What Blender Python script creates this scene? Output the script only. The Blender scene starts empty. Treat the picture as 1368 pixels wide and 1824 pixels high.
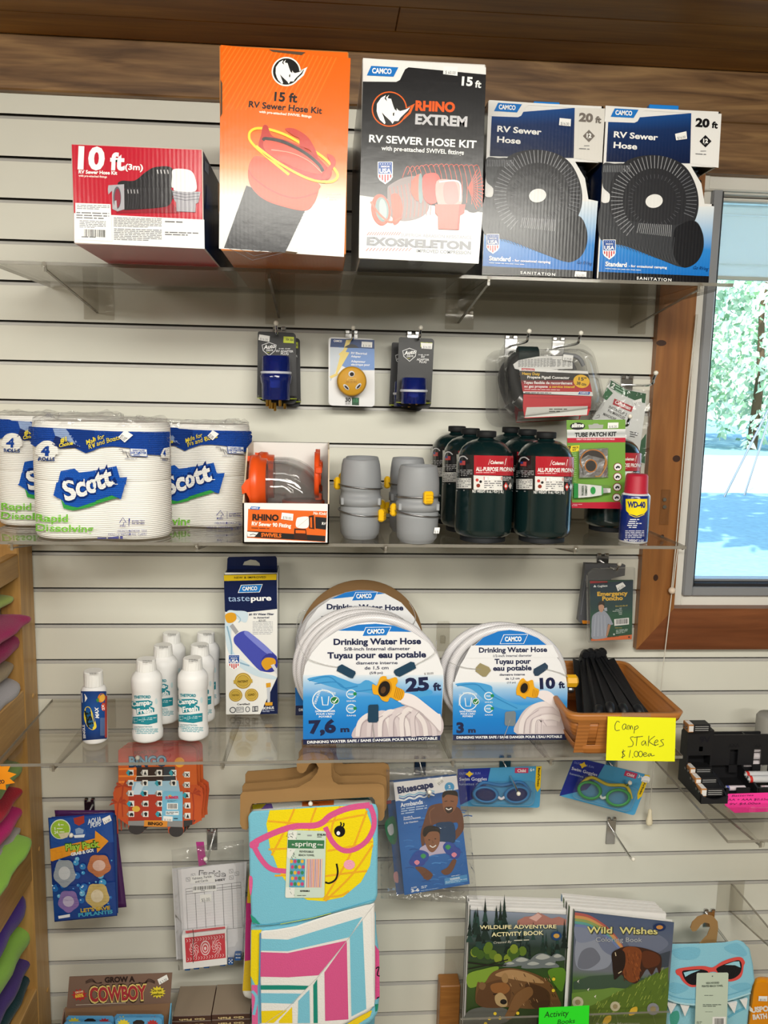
import bpy, math, random
from mathutils import Vector as V, Matrix, noise
from mathutils.bvhtree import BVHTree
from mathutils.geometry import tessellate_polygon
S = bpy.context.scene
COL = S.collection
PI = math.pi
# ------------------------------------------------------------------ camera, light, exposure
FPX, CAMY, CAMZ = 1460.65, -1.6832, 1.5
YAW, PITCH, ROLL = 0.0745, -0.1432, 0.0209
_f = V((math.sin(YAW)*math.cos(PITCH), math.cos(YAW)*math.cos(PITCH), math.sin(PITCH)))
_r = V((math.cos(YAW), -math.sin(YAW), 0)); _u = _r.cross(_f)
CR = _r*math.cos(ROLL)+_u*math.sin(ROLL); CU = _u*math.cos(ROLL)-_r*math.sin(ROLL); CF = _f
CC = V((0, CAMY, CAMZ))
cam = bpy.data.cameras.new('camera'); camo = bpy.data.objects.new('camera', cam); COL.objects.link(camo)
cam.sensor_fit = 'VERTICAL'; cam.sensor_height = 36; cam.lens = FPX*36/1824; cam.clip_start = .02; cam.clip_end = 300
camo.matrix_world = Matrix(((CR.x, CU.x, -CF.x, CC.x), (CR.y, CU.y, -CF.y, CC.y), (CR.z, CU.z, -CF.z, CC.z), (0, 0, 0, 1)))
S.camera = camo
S.view_settings.view_transform = 'Standard'; S.view_settings.look = 'None'
S.view_settings.exposure = 1.3; S.view_settings.gamma = 1; S.view_settings.use_curve_mapping = False
cy = S.cycles
cy.use_denoising = True; cy.max_bounces = 8; cy.transparent_max_bounces = 24; cy.diffuse_bounces = 3; cy.glossy_bounces = 4
cy.transmission_bounces = 6; cy.caustics_reflective = False; cy.caustics_refractive = False; cy.sample_clamp_indirect = 4
W = bpy.data.worlds.new('sky'); S.world = W; W.use_nodes = True
_n = W.node_tree.nodes; _bg = _n['Background']; _sk = _n.new('ShaderNodeTexSky'); _sk.sky_type = 'NISHITA'; _sk.sun_disc = False
_sk.sun_elevation = math.radians(50); _sk.sun_rotation = math.radians(200)
W.node_tree.links.new(_sk.outputs[0], _bg.inputs[0]); _bg.inputs[1].default_value = .32

def lamp(name, kind, loc, energy, color=(1, 1, 1), size=None, rot=(0, 0, 0), spread=None):
    l = bpy.data.lights.new(name, kind); l.energy = energy; l.color = color
    if kind == 'AREA':
        l.shape = 'RECTANGLE'; l.size, l.size_y = size
        if spread: l.spread = spread
    o = bpy.data.objects.new(name, l); o.location = loc; o.rotation_euler = rot; COL.objects.link(o)
    return o
WARM = (1, .965, .87)
TILT = (math.radians(26), 0, 0)                       # wrap-around ceiling fixtures throwing light forward and down
lamp('ceiling_panel_light', 'AREA', (.2, -1.85, 2.08), 15, WARM, (1.2, .30), TILT)
lamp('ceiling_panel_light', 'AREA', (-1.5, -2.3, 2.08), 12.5, WARM, (1.2, .30), TILT)
lamp('ceiling_panel_light', 'AREA', (.9, -3.6, 2.08), 14, WARM, (1.2, .30), TILT)
sun = lamp('sun', 'SUN', (3, 6, 8), 3.4, (1, .96, .9), rot=(math.radians(36), math.radians(-14), 0)); sun.data.angle = .01

# ------------------------------------------------------------------ photo-measured positions -> points in the room
def ray(x, y): return CR*((x-684)/FPX)+CU*((912-y)/FPX)+CF
def at(x, y, d=0.):                                  # point on the plane d metres in front of the slat wall
    v = ray(x, y); return CC+v*((-d-CC.y)/v.y)
def atz(x, y, z):
    v = ray(x, y); return CC+v*((z-CC.z)/v.z)
def lin(h):
    if not isinstance(h, str): return h
    o = []
    for i in (0, 2, 4):
        c = int(h[i:i+2], 16)/255; o.append(c/12.92 if c <= .04045 else ((c+.055)/1.055)**2.4)
    return tuple(o)+(1,)
_lc = {}
def C(h):
    if h not in _lc: _lc[h] = lin(h)
    return _lc[h]
def mixc(a, b, t):
    a, b = C(a), C(b); return tuple(a[i]*(1-t)+b[i]*t for i in range(4))

# ------------------------------------------------------------------ materials
MATS = {}
def mat(name, rough=.4, spec=.5, color=None, metal=0, bump=None, coat=0, sheen=0, trans=0, var=.0):
    """procedural material; without COLOR the base colour is the print / dye colour stored on the mesh"""
    m = bpy.data.materials.new(name); m.use_nodes = True; nt = m.node_tree; p = nt.nodes['Principled BSDF']
    def N(t, **k):
        n = nt.nodes.new(t)
        for a, b in k.items(): setattr(n, a, b)
        return n
    L = nt.links.new
    tc = N('ShaderNodeTexCoord')
    if color: rgb = N('ShaderNodeRGB'); rgb.outputs[0].default_value = C(color); out = rgb.outputs[0]
    else: out = N('ShaderNodeAttribute', attribute_name='Col').outputs[0]
    if var:
        nz = N('ShaderNodeTexNoise'); nz.inputs['Scale'].default_value = 14; nz.inputs['Detail'].default_value = 4; L(tc.outputs['Object'], nz.inputs['Vector'])
        mr = N('ShaderNodeMapRange'); mr.inputs['To Min'].default_value = 1-var; mr.inputs['To Max'].default_value = 1+var; L(nz.outputs[0], mr.inputs['Value'])
        mx = N('ShaderNodeMix', data_type='RGBA', blend_type='MULTIPLY'); mx.inputs[0].default_value = 1; L(out, mx.inputs[6]); L(mr.outputs[0], mx.inputs[7]); out = mx.outputs[2]
    L(out, p.inputs['Base Color'])
    p.inputs['Roughness'].default_value = rough; p.inputs['Specular IOR Level'].default_value = spec; p.inputs['Metallic'].default_value = metal
    p.inputs['Coat Weight'].default_value = coat; p.inputs['Coat Roughness'].default_value = .08; p.inputs['Sheen Weight'].default_value = sheen
    p.inputs['Transmission Weight'].default_value = trans
    if bump:
        kind, sc, st = bump[:3]
        if kind == 'noise': t = N('ShaderNodeTexNoise'); t.inputs['Scale'].default_value = sc; t.inputs['Detail'].default_value = 5; h = t.outputs[0]; L(tc.outputs['Object'], t.inputs['Vector'])
        elif kind == 'flute':                      # corrugated board: vertical flutes plus small dents
            t = N('ShaderNodeTexWave', wave_type='BANDS', bands_direction='X'); t.inputs['Scale'].default_value = sc; t.inputs['Distortion'].default_value = .6; L(tc.outputs['Object'], t.inputs['Vector'])
            t2 = N('ShaderNodeTexNoise'); t2.inputs['Scale'].default_value = 90; t2.inputs['Detail'].default_value = 3; L(tc.outputs['Object'], t2.inputs['Vector'])
            a = N('ShaderNodeMath', operation='MULTIPLY_ADD'); a.inputs[1].default_value = .35; L(t.outputs[1], a.inputs[0]); L(t2.outputs[0], a.inputs[2]); h = a.outputs[0]
        elif kind == 'band':
            t = N('ShaderNodeTexWave', wave_type='BANDS', bands_direction='Z'); t.inputs['Scale'].default_value = sc; L(tc.outputs['Object'], t.inputs['Vector']); h = t.outputs[1]
        elif kind == 'vor':
            t = N('ShaderNodeTexVoronoi'); t.inputs['Scale'].default_value = sc; L(tc.outputs['Object'], t.inputs['Vector']); h = t.outputs[0]
        b = N('ShaderNodeBump'); b.inputs['Strength'].default_value = st; b.inputs['Distance'].default_value = .002; L(h, b.inputs['Height']); L(b.outputs[0], p.inputs['Normal'])
    MATS[name] = m; return m
def clear(name, tint, rough=.04, ior=1.49, bump=None, haze=0., hcol='e8e8e6'):
    """thin clear plastic: straight-through transmission, fresnel gloss, optional milky share"""
    m = bpy.data.materials.new(name); m.use_nodes = True; nt = m.node_tree; nt.nodes.remove(nt.nodes['Principled BSDF']); L = nt.links.new
    tr = nt.nodes.new('ShaderNodeBsdfTransparent'); tr.inputs[0].default_value = C(tint)
    gl = nt.nodes.new('ShaderNodeBsdfGlossy'); gl.inputs['Roughness'].default_value = rough
    fr = nt.nodes.new('ShaderNodeLayerWeight'); fr.inputs[0].default_value = .5; pw = nt.nodes.new('ShaderNodeMath'); pw.operation = 'POWER'; pw.inputs[1].default_value = 5; L(fr.outputs['Facing'], pw.inputs[0])
    f0 = ((ior-1)/(ior+1))**2; sc = nt.nodes.new('ShaderNodeMath'); sc.operation = 'MULTIPLY_ADD'; sc.inputs[1].default_value = 1-f0; sc.inputs[2].default_value = f0; L(pw.outputs[0], sc.inputs[0])
    mx = nt.nodes.new('ShaderNodeMixShader'); L(sc.outputs[0], mx.inputs[0]); L(tr.outputs[0], mx.inputs[1]); L(gl.outputs[0], mx.inputs[2]); o = mx
    if bump:
        tc = nt.nodes.new('ShaderNodeTexCoord'); t = nt.nodes.new('ShaderNodeTexNoise'); t.inputs['Scale'].default_value = bump[0]; t.inputs['Detail'].default_value = 2
        t.inputs['Distortion'].default_value = 1.2
        L(tc.outputs['Object'], t.inputs['Vector']); b = nt.nodes.new('ShaderNodeBump'); b.inputs['Strength'].default_value = bump[1]; b.inputs['Distance'].default_value = .01
        L(t.outputs[0], b.inputs['Height']); L(b.outputs[0], gl.inputs['Normal']); L(b.outputs[0], fr.inputs['Normal'])
    if haze:
        d = nt.nodes.new('ShaderNodeBsdfDiffuse'); d.inputs[0].default_value = C(hcol); m2 = nt.nodes.new('ShaderNodeMixShader'); m2.inputs[0].default_value = haze
        L(o.outputs[0], m2.inputs[1]); L(d.outputs[0], m2.inputs[2]); o = m2
    L(o.outputs[0], nt.nodes['Material Output'].inputs[0]); MATS[name] = m; return m
def wood(name, c1, c2, c3, axis='X', rough=.45, sc=1., knots=0.):
    m = bpy.data.materials.new(name); m.use_nodes = True; nt = m.node_tree; p = nt.nodes['Principled BSDF']; L = nt.links.new
    tc = nt.nodes.new('ShaderNodeTexCoord'); mp = nt.nodes.new('ShaderNodeMapping'); L(tc.outputs['Object'], mp.inputs[0])
    k = {'X': (1.2, 14, 14), 'Z': (14, 14, 1.2), 'Y': (14, 1.2, 14)}[axis]; mp.inputs['Scale'].default_value = tuple(a*sc for a in k)
    n1 = nt.nodes.new('ShaderNodeTexNoise'); n1.inputs['Scale'].default_value = 2.2; n1.inputs['Detail'].default_value = 6; n1.inputs['Distortion'].default_value = .7; L(mp.outputs[0], n1.inputs['Vector'])
    n2 = nt.nodes.new('ShaderNodeTexNoise'); n2.inputs['Scale'].default_value = 9; n2.inputs['Detail'].default_value = 3; L(mp.outputs[0], n2.inputs['Vector'])
    r = nt.nodes.new('ShaderNodeValToRGB'); e = r.color_ramp.elements; e[0].color = C(c1); e[0].position = .33; e[1].color = C(c2); e[1].position = .67
    e2 = e.new(.5); e2.color = C(c3); L(n1.outputs[0], r.inputs[0])
    mx = nt.nodes.new('ShaderNodeMix'); mx.data_type = 'RGBA'; mx.blend_type = 'MULTIPLY'; mx.inputs[0].default_value = .5; L(r.outputs[0], mx.inputs[6]); L(n2.outputs[0], mx.inputs[7])
    bc = nt.nodes.new('ShaderNodeMix'); bc.data_type = 'RGBA'; bc.inputs[0].default_value = .8; L(r.outputs[0], bc.inputs[6]); L(mx.outputs[2], bc.inputs[7]); L(bc.outputs[2], p.inputs['Base Color'])
    p.inputs['Roughness'].default_value = rough
    b = nt.nodes.new('ShaderNodeBump'); b.inputs['Strength'].default_value = .12; b.inputs['Distance'].default_value = .002; L(n1.outputs[0], b.inputs['Height']); L(b.outputs[0], p.inputs['Normal'])
    MATS[name] = m; return m
mat('print', .2, .28, bump=('flute', 55, .055))            # glossy printed corrugated board
mat('card', .38, .45, bump=('noise', 60, .05))            # glossy thin card
mat('paper', .7, .25, bump=('noise', 160, .04))
mat('film', .2, .55, bump=('noise', 45, .5))              # printed wrinkled film
mat('plastic', .35, .5)
mat('satin', .5, .4, bump=('noise', 120, .05))
mat('paint', .2, .5, coat=.5)
mat('rubber', .65, .3, bump=('noise', 200, .08))
mat('cloth', .95, .15, bump=('noise', 420, .5), sheen=.15)
mat('tissue', .9, .15, bump=('band', 95, .5))
mat('chrome', .16, .5, 'c9c9c9', 1)
mat('steel', .32, .5, '9a9a9c', 1)
mat('brass', .25, .5, 'c9a04a', 1)
mat('foil', .25, .5, 'd4d4d8', 1, bump=('noise', 60, .7))
mat('kraft', .85, .2, bump=('noise', 140, .1), var=.05)
mat('bluetint', .12, .5, '1a2c84', trans=.55)
clear('acrylic', 'f9f8f6', .03)
clear('edge', 'cfccc4', .08, haze=.30, hcol='c4c0b6')
clear('bag', 'fbfbfb', .08, 1.5, bump=(24, 1.0), haze=.025)
clear('wrap', 'fafafa', .12, 1.5, bump=(20, 1.0), haze=.04)
clear('clam', 'f6f6f6', .05, 1.5, bump=(9, .25), haze=.03)
clear('glass', 'f4f8f8', .0, 1.2)

# ------------------------------------------------------------------ mesh builder
def bez(p0, p1, p2, n=8):
    p0, p1, p2 = V(p0), V(p1), V(p2)
    return [p0*(1-t)**2+p1*2*t*(1-t)+p2*t*t for t in [i/n for i in range(n+1)]]
def smooth(pts, n=6, closed=False):                  # Catmull-Rom through points
    P = [V(p) for p in pts]; m = len(P); o = []
    for i in range(m if closed else m-1):
        if closed: a, b, c, d = P[i-1], P[i], P[(i+1) % m], P[(i+2) % m]
        else: a, b, c, d = P[max(i-1, 0)], P[i], P[i+1], P[min(i+2, m-1)]
        for k in range(n):
            t = k/n; o.append(.5*((2*b)+(c-a)*t+(2*a-5*b+4*c-d)*t*t+(3*b-a-3*c+d)*t**3))
    if not closed: o.append(P[-1])
    return o
WORLD = {}                                            # world position of each object's origin
class B:
    def __init__(s, m='print'): s.v = []; s.f = []; s.c = []; s.m = []; s.s = []; s.mats = []; s.dm = m
    def mi(s, m):
        m = m or s.dm
        if m not in s.mats: s.mats.append(m)
        return s.mats.index(m)
    def face(s, idx, c='ffffff', m=None, sm=False):
        s.f.append(tuple(idx)); s.c.append(c); s.m.append(s.mi(m)); s.s.append(sm)
    def poly(s, pts, c='ffffff', m=None, sm=False):
        n = len(s.v); s.v += [V(p) for p in pts]; s.face(range(n, n+len(pts)), c, m, sm); return s
    def box(s, lo, hi, c='ffffff', m=None, ch=0.0, cols=None, M=None):
        """chamfered box; COLS maps face key (-x +x -y +y -z +z) to a colour"""
        lo, hi = V(lo), V(hi); cols = cols or {}
        lo, hi = V([min(lo[i], hi[i]) for i in range(3)]), V([max(lo[i], hi[i]) for i in range(3)])
        ch = min(ch, min(hi-lo)*.45); n = len(s.v); id = {}
        for ix in (0, 1):
            for iy in (0, 1):
                for iz in (0, 1):
                    k = (ix, iy, iz); q = V([hi[i] if k[i] else lo[i] for i in range(3)]); sg = V([-1 if k[i] else 1 for i in range(3)])
                    if ch == 0: id[k] = [len(s.v)]*3; s.v.append(M @ q if M else q)
                    else:
                        id[k] = []
                        for a in range(3):
                            w = q+V([0 if i == a else sg[i]*ch for i in range(3)]); id[k].append(len(s.v)); s.v.append(M @ w if M else w)
        for a in range(3):
            b, d = (a+1) % 3, (a+2) % 3
            for h in (0, 1):
                ks = []
                for u, w in ((0, 0), (1, 0), (1, 1), (0, 1)):
                    k = [0, 0, 0]; k[a] = h; k[b] = u; k[d] = w; ks.append(tuple(k))
                if not h: ks.reverse()
                s.face([id[k][a] for k in ks], cols.get('-+'[h]+'xyz'[a], c), m)
        if ch:
            for a in range(3):
                b, d = (a+1) % 3, (a+2) % 3
                for u, w in ((0, 0), (1, 0), (1, 1), (0, 1)):
                    k0 = [0, 0, 0]; k0[b] = u; k0[d] = w; k1 = list(k0); k1[a] = 1; k0, k1 = tuple(k0), tuple(k1)
                    q = [id[k0][b], id[k1][b], id[k1][d], id[k0][d]]
                    s.face(q if (u+w) % 2 else q[::-1], c, m)
            for k in id: s.face(id[k] if sum(k) % 2 else id[k][::-1], c, m)
        return s
    def loft(s, rings, c='ffffff', m=None, closed=True, caps=(True, True), sm=True, cols=None):
        n = len(rings[0]); base = len(s.v)
        for r in rings: s.v += [V(p) for p in r]
        for i in range(len(rings)-1):
            cc = cols[i] if cols else c
            for j in range(n if closed else n-1):
                a, b = base+i*n+j, base+i*n+(j+1) % n
                s.face((a, b, b+n, a+n), cc, m, sm)
        if caps[0]: s.poly(list(reversed(rings[0])), cols[0] if cols else c, m)
        if caps[1]: s.poly(rings[-1], cols[-1] if cols else c, m)
        return s
    def lathe(s, prof, o, c='ffffff', m=None, n=32, axis='Z', cols=None, caps=(True, True), M=None, a0=0, a1=2*PI, sm=True):
        o = V(o); R = []; full = abs(a1-a0-2*PI) < 1e-6
        for r, z in prof:
            ring = []
            for i in range(n if full else n+1):
                a = a0+(a1-a0)*i/n; x, y = r*math.cos(a), r*math.sin(a)
                p = {'Z': V((x, y, z)), 'Y': V((x, -z, y)), 'X': V((z, x, y))}[axis]
                ring.append(o+(M @ p if M else p))
            R.append(ring)
        return s.loft(R, c, m, full, caps if full else (False, False), sm, cols)
    def tube(s, path, r, c='ffffff', m=None, n=10, closed=False, caps=True, cols=None):
        P = [V(p) for p in path]; R = []; k = len(P); up = None
        for i, p in enumerate(P):
            a = P[i-1] if (i or closed) else P[0]; b = P[(i+1) % k] if (i < k-1 or closed) else P[-1]
            t = (b-a).normalized()
            if up is None: up = t.orthogonal().normalized()
            up = (up-t*up.dot(t)).normalized(); w = t.cross(up); rr = r[i] if isinstance(r, (list, tuple)) else r
            R.append([p+(up*math.cos(2*PI*j/n)+w*math.sin(2*PI*j/n))*rr for j in range(n)])
        if closed: R.append(R[0])
        return s.loft(R, c, m, True, (caps and not closed,)*2, True, cols)
    def slab(s, pts, depth, c='ffffff', m=None, side=None):
        """outline PTS (counter-clockwise seen from the front) given thickness along DEPTH (vector to the back)"""
        P = [V(p) for p in pts]; d = V(depth); Q = [p+d for p in P]; s.poly(P, c, m); s.poly(list(reversed(Q)), side or c, m)
        for i in range(len(P)):
            j = (i+1) % len(P); s.poly([P[j], P[i], Q[i], Q[j]], side or c, m)
        return s
    def move(s, d):
        d = V(d); s.v = [p+d for p in s.v]; return s
    def obj(s, name, parent=None, o=None, label=None, cat=None, group=None, kind=None):
        org = WORLD[parent.name] if parent is not None else V(o if o is not None else (0, 0, 0))
        me = bpy.data.meshes.new(name); me.from_pydata([tuple(p-org) for p in s.v], [], s.f)
        for m in s.mats: me.materials.append(MATS[m])
        me.polygons.foreach_set('material_index', s.m); me.polygons.foreach_set('use_smooth', s.s)
        ca = me.color_attributes.new('Col', 'FLOAT_COLOR', 'CORNER'); buf = []
        for f, c in zip(s.f, s.c):
            if isinstance(c, list):
                for q in c: buf += C(q)
            else: buf += C(c)*len(f)
        ca.data.foreach_set('color', buf)
        ob = bpy.data.objects.new(name, me); COL.objects.link(ob)
        if parent is not None: ob.parent = parent
        else: ob.location = org
        WORLD[ob.name] = org
        return tag(ob, label, cat, group, kind)
def tag(ob, label=None, cat=None, group=None, kind=None):
    if label: ob['label'] = label
    if cat: ob['category'] = cat
    if group: ob['group'] = group
    if kind: ob['kind'] = kind
    return ob
def thing(name, label, cat, loc=(0, 0, 0), group=None):
    o = bpy.data.objects.new(name, None); o.empty_display_size = .02; o.location = loc; COL.objects.link(o); WORLD[o.name] = V(loc)
    return tag(o, label, cat, group)
def dup(root, loc, label=None, rot=None, group=None):
    def cp(o, par):
        c = o.copy(); COL.objects.link(c)
        if par: c.parent = par
        for k in [x for x in o.children]: cp(k, c)
        return c
    r = cp(root, None); r.location = loc; WORLD[r.name] = V(loc)
    if rot: r.rotation_euler = rot
    if label: r['label'] = label
    if group: r['group'] = group
    return r

# ------------------------------------------------------------------ printed artwork laid onto surfaces
_FT = {}; CAPH = .729
def glyphs(t, bold, shear, sp):
    k = (t, bold, shear, sp)
    if k not in _FT:
        cu = bpy.data.curves.new('t', 'FONT'); cu.body = t; cu.offset = bold; cu.shear = shear; cu.resolution_u = 3; cu.space_character = sp; cu.fill_mode = 'FRONT'
        o = bpy.data.objects.new('t', cu); me = o.to_mesh()
        vs = [(v.co.x, v.co.y) for v in me.vertices]; fs = [tuple(p.vertices) for p in me.polygons]; o.to_mesh_clear()
        bpy.data.objects.remove(o); bpy.data.curves.remove(cu)
        x0 = min(v[0] for v in vs); x1 = max(v[0] for v in vs); _FT[k] = ([(a-x0, b) for a, b in vs], fs, x1-x0)
    return _FT[k]
def plane(o, n): return ('p', V(o), V(n).normalized())
def front(d): return plane((0, -d, 0), (0, -1, 0))
def cyl(x, y, r): return ('c', V((x, y, 0)), r)
def skin(b): return ('b', BVHTree.FromPolygons([tuple(p) for p in b.v], b.f))
def hit(sf, x, y, off):
    v = ray(x, y)
    if sf[0] == 'b':
        p, n, i, d = sf[1].ray_cast(CC, v)
        if p is None: return None
        return p+(n if n.dot(v) < 0 else -n)*off
    if sf[0] == 'p': return CC+v*((sf[1]-CC).dot(sf[2])/v.dot(sf[2]))+sf[2]*off
    o, r = sf[1], sf[2]+off; ex, ey = CC.x-o.x, CC.y-o.y; a = v.x**2+v.y**2; b = ex*v.x+ey*v.y; c = ex*ex+ey*ey-r*r; q = b*b-a*c
    if q < 0:                                         # past the silhouette: stay on it
        t = -b/a; p = CC+v*t; w = V((p.x-o.x, p.y-o.y, 0)).normalized()*r; return V((o.x+w.x, o.y+w.y, p.z))
    return CC+v*((-b-math.sqrt(q))/a)
LAYER = .00022
class Art:
    """prints onto builder b over surface sf; coordinates in a zoomed view of the photograph (ox, oy, scale)"""
    def __init__(s, b, sf, ox=0, oy=0, z=1, m=None, lay=1, k=1.): s.b, s.sf, s.ox, s.oy, s.z, s.m, s.lay, s.k = b, sf, ox, oy, z, m, lay, k; s.n = 0
    def P(s, x, y, l): return hit(s.sf, s.ox+x/s.z, s.oy+y/s.z, LAYER*s.k*(l+s.lay+(s.n % 64)/70))
    def poly(s, pts, c, l=1):
        s.n += 1                                      # later prints lie a hair above earlier ones of their layer
        ar = sum(pts[i-1][0]*pts[i][1]-pts[i][0]*pts[i-1][1] for i in range(len(pts)))
        if ar > 0: pts = list(reversed(pts)); c = list(reversed(c)) if isinstance(c, list) else c
        q = [s.P(x, y, l) for x, y in pts]
        if None not in q: s.b.poly(q, c, s.m)
        return s
    def fill(s, pts, c, l=1, big=14):
        """outline filled with small triangles that follow a curved surface"""
        P = [V((*p[:2], 0)) for p in pts]
        def rec(a, b, d, k):
            e = [(b-a).length, (d-b).length, (a-d).length]; w = max(e)
            if w < big or k > 9: s.poly([(q.x, q.y) for q in (a, b, d)], c, l); return
            i = e.index(w); q = [a, b, d]; a, b, d = q[i], q[(i+1) % 3], q[(i+2) % 3]; m = (a+b)/2; rec(a, m, d, k+1); rec(m, b, d, k+1)
        for t in tessellate_polygon([P]): rec(*[P[i] for i in t], 0)
        return s
    def quad(s, q, c, l=1, nx=1, ny=1, grad=None):
        """four corners tl tr br bl, subdivided; GRAD = colour stops down the quad [(t, colour)]"""
        tl, tr, br, bl = [V((*p, 0)) for p in q]
        if grad:
            ts = sorted(set([g[0] for g in grad])); ny = len(ts)-1; nx = max(nx, 1)
        else: ts = [j/ny for j in range(ny+1)]
        def g(t):
            for (a, ca), (b, cb) in zip(grad, grad[1:]):
                if a <= t <= b: return mixc(ca, cb, (t-a)/(b-a) if b > a else 0)
        for j in range(ny):
            for i in range(nx):
                pts = []
                for u, w in ((i/nx, ts[j]), (i/nx, ts[j+1]), ((i+1)/nx, ts[j+1]), ((i+1)/nx, ts[j])):
                    p = (tl*(1-u)+tr*u)*(1-w)+(bl*(1-u)+br*u)*w; pts.append(s.P(p.x, p.y, l))
                s.b.poly(pts, [g(ts[j]), g(ts[j+1]), g(ts[j+1]), g(ts[j])] if grad else c, s.m)
        return s
    def rect(s, x0, y0, x1, y1, c, l=1, nx=1, ny=1, sk=0, sky=0, grad=None):
        """SK: px the right side drops, SKY: px the bottom shifts right"""
        return s.quad([(x0, y0), (x1, y0+sk), (x1+sky, y1+sk), (x0+sky, y1)], c, l, nx, ny, grad)
    def ell(s, x, y, rx, ry, c, l=1, n=24, rot=0):
        ca, sa = math.cos(rot), math.sin(rot)
        return s.poly([(x+rx*math.cos(a)*ca-ry*math.sin(a)*sa, y+rx*math.cos(a)*sa+ry*math.sin(a)*ca) for a in [2*PI*i/n for i in range(n)]], c, l)
    def line(s, pts, w, c, l=1, closed=False):
        P = [V((*p[:2], 0)) for p in pts]; L, R = [], []; k = len(P)
        for i, p in enumerate(P):
            a = P[i-1] if i or closed else P[0]; b = P[(i+1) % k] if i < k-1 or closed else P[-1]
            t = (b-a).normalized(); nn = V((-t.y, t.x, 0)); ww = (w[i] if isinstance(w, (list, tuple)) else w)/2; L.append(p+nn*ww); R.append(p-nn*ww)
        for i in range(k if closed else k-1):
            j = (i+1) % k; s.poly([(L[i].x, L[i].y), (L[j].x, L[j].y), (R[j].x, R[j].y), (R[i].x, R[i].y)], c, l)
        return s
    def curve(s, pts, w, c, l=1, n=6, closed=False):
        return s.line([(p.x, p.y) for p in smooth([(*p, 0) for p in pts], n, closed)], w, c, l, closed)
    def blob(s, pts, c, l=1, n=5): return s.poly([(p.x, p.y) for p in smooth([(*p, 0) for p in pts], n, True)], c, l)
    def txt(s, t, a, b, h=None, c='000000', l=3, bold=.02, shear=0, sp=1.0, arc=0):
        """text from baseline start A to baseline end B; H cap height in view px"""
        vs, fs, w = glyphs(t, bold, shear, sp); A, Bv = V((*a, 0)), V((*b, 0)); d = Bv-A; ln = d.length; n = V((d.y, -d.x, 0))/ln
        hh = (h or ln*CAPH/w)/CAPH; base = len(s.b.v)
        s.n += 1; pp = [A+d*(x/w)+n*(y*hh+arc*4*x/w*(1-x/w)) for x, y in vs]
        if s.sf[0] == 'b':
            for f in fs: s.fill([pp[i] for i in f], c, l, 9)
            return s
        s.b.v += [s.P(p.x, p.y, l) for p in pp]
        for f in fs: s.b.face([base+i for i in f], c, s.m)
        return s
    def fine(s, x0, y0, x1, y1, rows, c, l=2, sk=0, th=.45, seed=1, fill=.85, cut=.9):
        """unreadably small print: broken strokes, line by line"""
        rnd = random.Random(seed); st = (y1-y0)/rows
        for r in range(rows):
            y = y0+r*st; x = x0; xe = x0+(x1-x0)*(1 if r < rows-1 else rnd.uniform(.5, cut))
            while x < xe-1:
                w = min(rnd.uniform(1.2, 4.2)*st, xe-x); k = sk*(x-x0)/(x1-x0); k2 = sk*(x+w-x0)/(x1-x0)
                s.poly([(x, y+k), (x+w, y+k2), (x+w, y+k2+st*th), (x, y+k+st*th)], c, l); x += w+st*.4/fill
        return s
    def bars(s, x0, y0, x1, y1, c='111111', l=3, sk=0, seed=3, n=26):
        rnd = random.Random(seed); x = x0; u = (x1-x0)/n/1.6
        while x < x1-u:
            w = u*rnd.choice((.6, .6, 1, 1.5)); k = sk*(x-x0)/(x1-x0); s.poly([(x, y0+k), (x+w, y0+k), (x+w, y1+k), (x, y1+k)], c, l); x += w+u*rnd.choice((.6, .8, 1.3))
        return s
    def price(s, q, t, l=6):
        """white price sticker with a printed price; corners tl tr br bl"""
        s.poly(q, 'f4f4f2', l); a, b, c, d = [V((*p, 0)) for p in q]; p0 = d*.62+a*.38; p0 = p0.lerp(c*.62+b*.38, .14); p1 = (d*.62+a*.38).lerp(c*.62+b*.38, .86); off = (d-a)*.3
        s.txt(t, ((p0+off).x, (p0+off).y), ((p1+off).x, (p1+off).y), (d-a).length*.42, '77777c', l+1, 0); return s
    def maker(s, q, c1='1473c4', c2='ffffff', l=4, bold=.035, rim=None):
        """slanted blue maker's plate with its lettering; corners tl tr br bl"""
        if rim: 
            m = V((sum(p[0] for p in q)/4, sum(p[1] for p in q)/4)); s.poly([(m.x+(p[0]-m.x)*rim[1], m.y+(p[1]-m.y)*(1+(rim[1]-1)*2.2)) for p in q], rim[0], l)
        s.poly(q, c1, l+1); a, b, c, d = [V((*p, 0)) for p in q]
        p0 = (a*.27+d*.73).lerp(b*.27+c*.73, .15); p1 = (a*.27+d*.73).lerp(b*.27+c*.73, .87); s.txt('CAMCO', (p0.x, p0.y), (p1.x, p1.y), (d-a).length*.50, c2, l+2, bold); return s
    def shield(s, x, y, w, h, l=4):
        """MADE IN USA shield"""
        o = [(x, y), (x+w, y), (x+w, y+h*.68), (x+w*.88, y+h*.82), (x+w*.5, y+h), (x+w*.12, y+h*.82), (x, y+h*.68)]
        s.poly([(x+w/2+(p[0]-x-w/2)*1.1, y+h/2+(p[1]-y-h/2)*1.06) for p in o], 'ffffff', l); s.poly([(x, y), (x+w, y), (x+w, y+h*.54), (x, y+h*.54)], '2b55a0', l+1)
        for i in range(5):
            a = x+w*(.04+.2*i); b = a+w*.11; f = lambda q: h*(.68 if q <= x+w*.02 or q >= x+w*.98 else .97-.3*abs(q-x-w/2)/(w/2)); s.poly([(a, y+h*.58), (b, y+h*.58), (b, y+f(b)), (a, y+f(a))], 'c8393c', l+1)
        s.txt('USA', (x+w*.07, y+h*.5), (x+w*.93, y+h*.5), h*.21, 'ffffff', l+2, .03); s.txt('MADE IN', (x+w*.2, y+h*.24), (x+w*.8, y+h*.24), h*.08, 'ffffff', l+2, .02)
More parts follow.
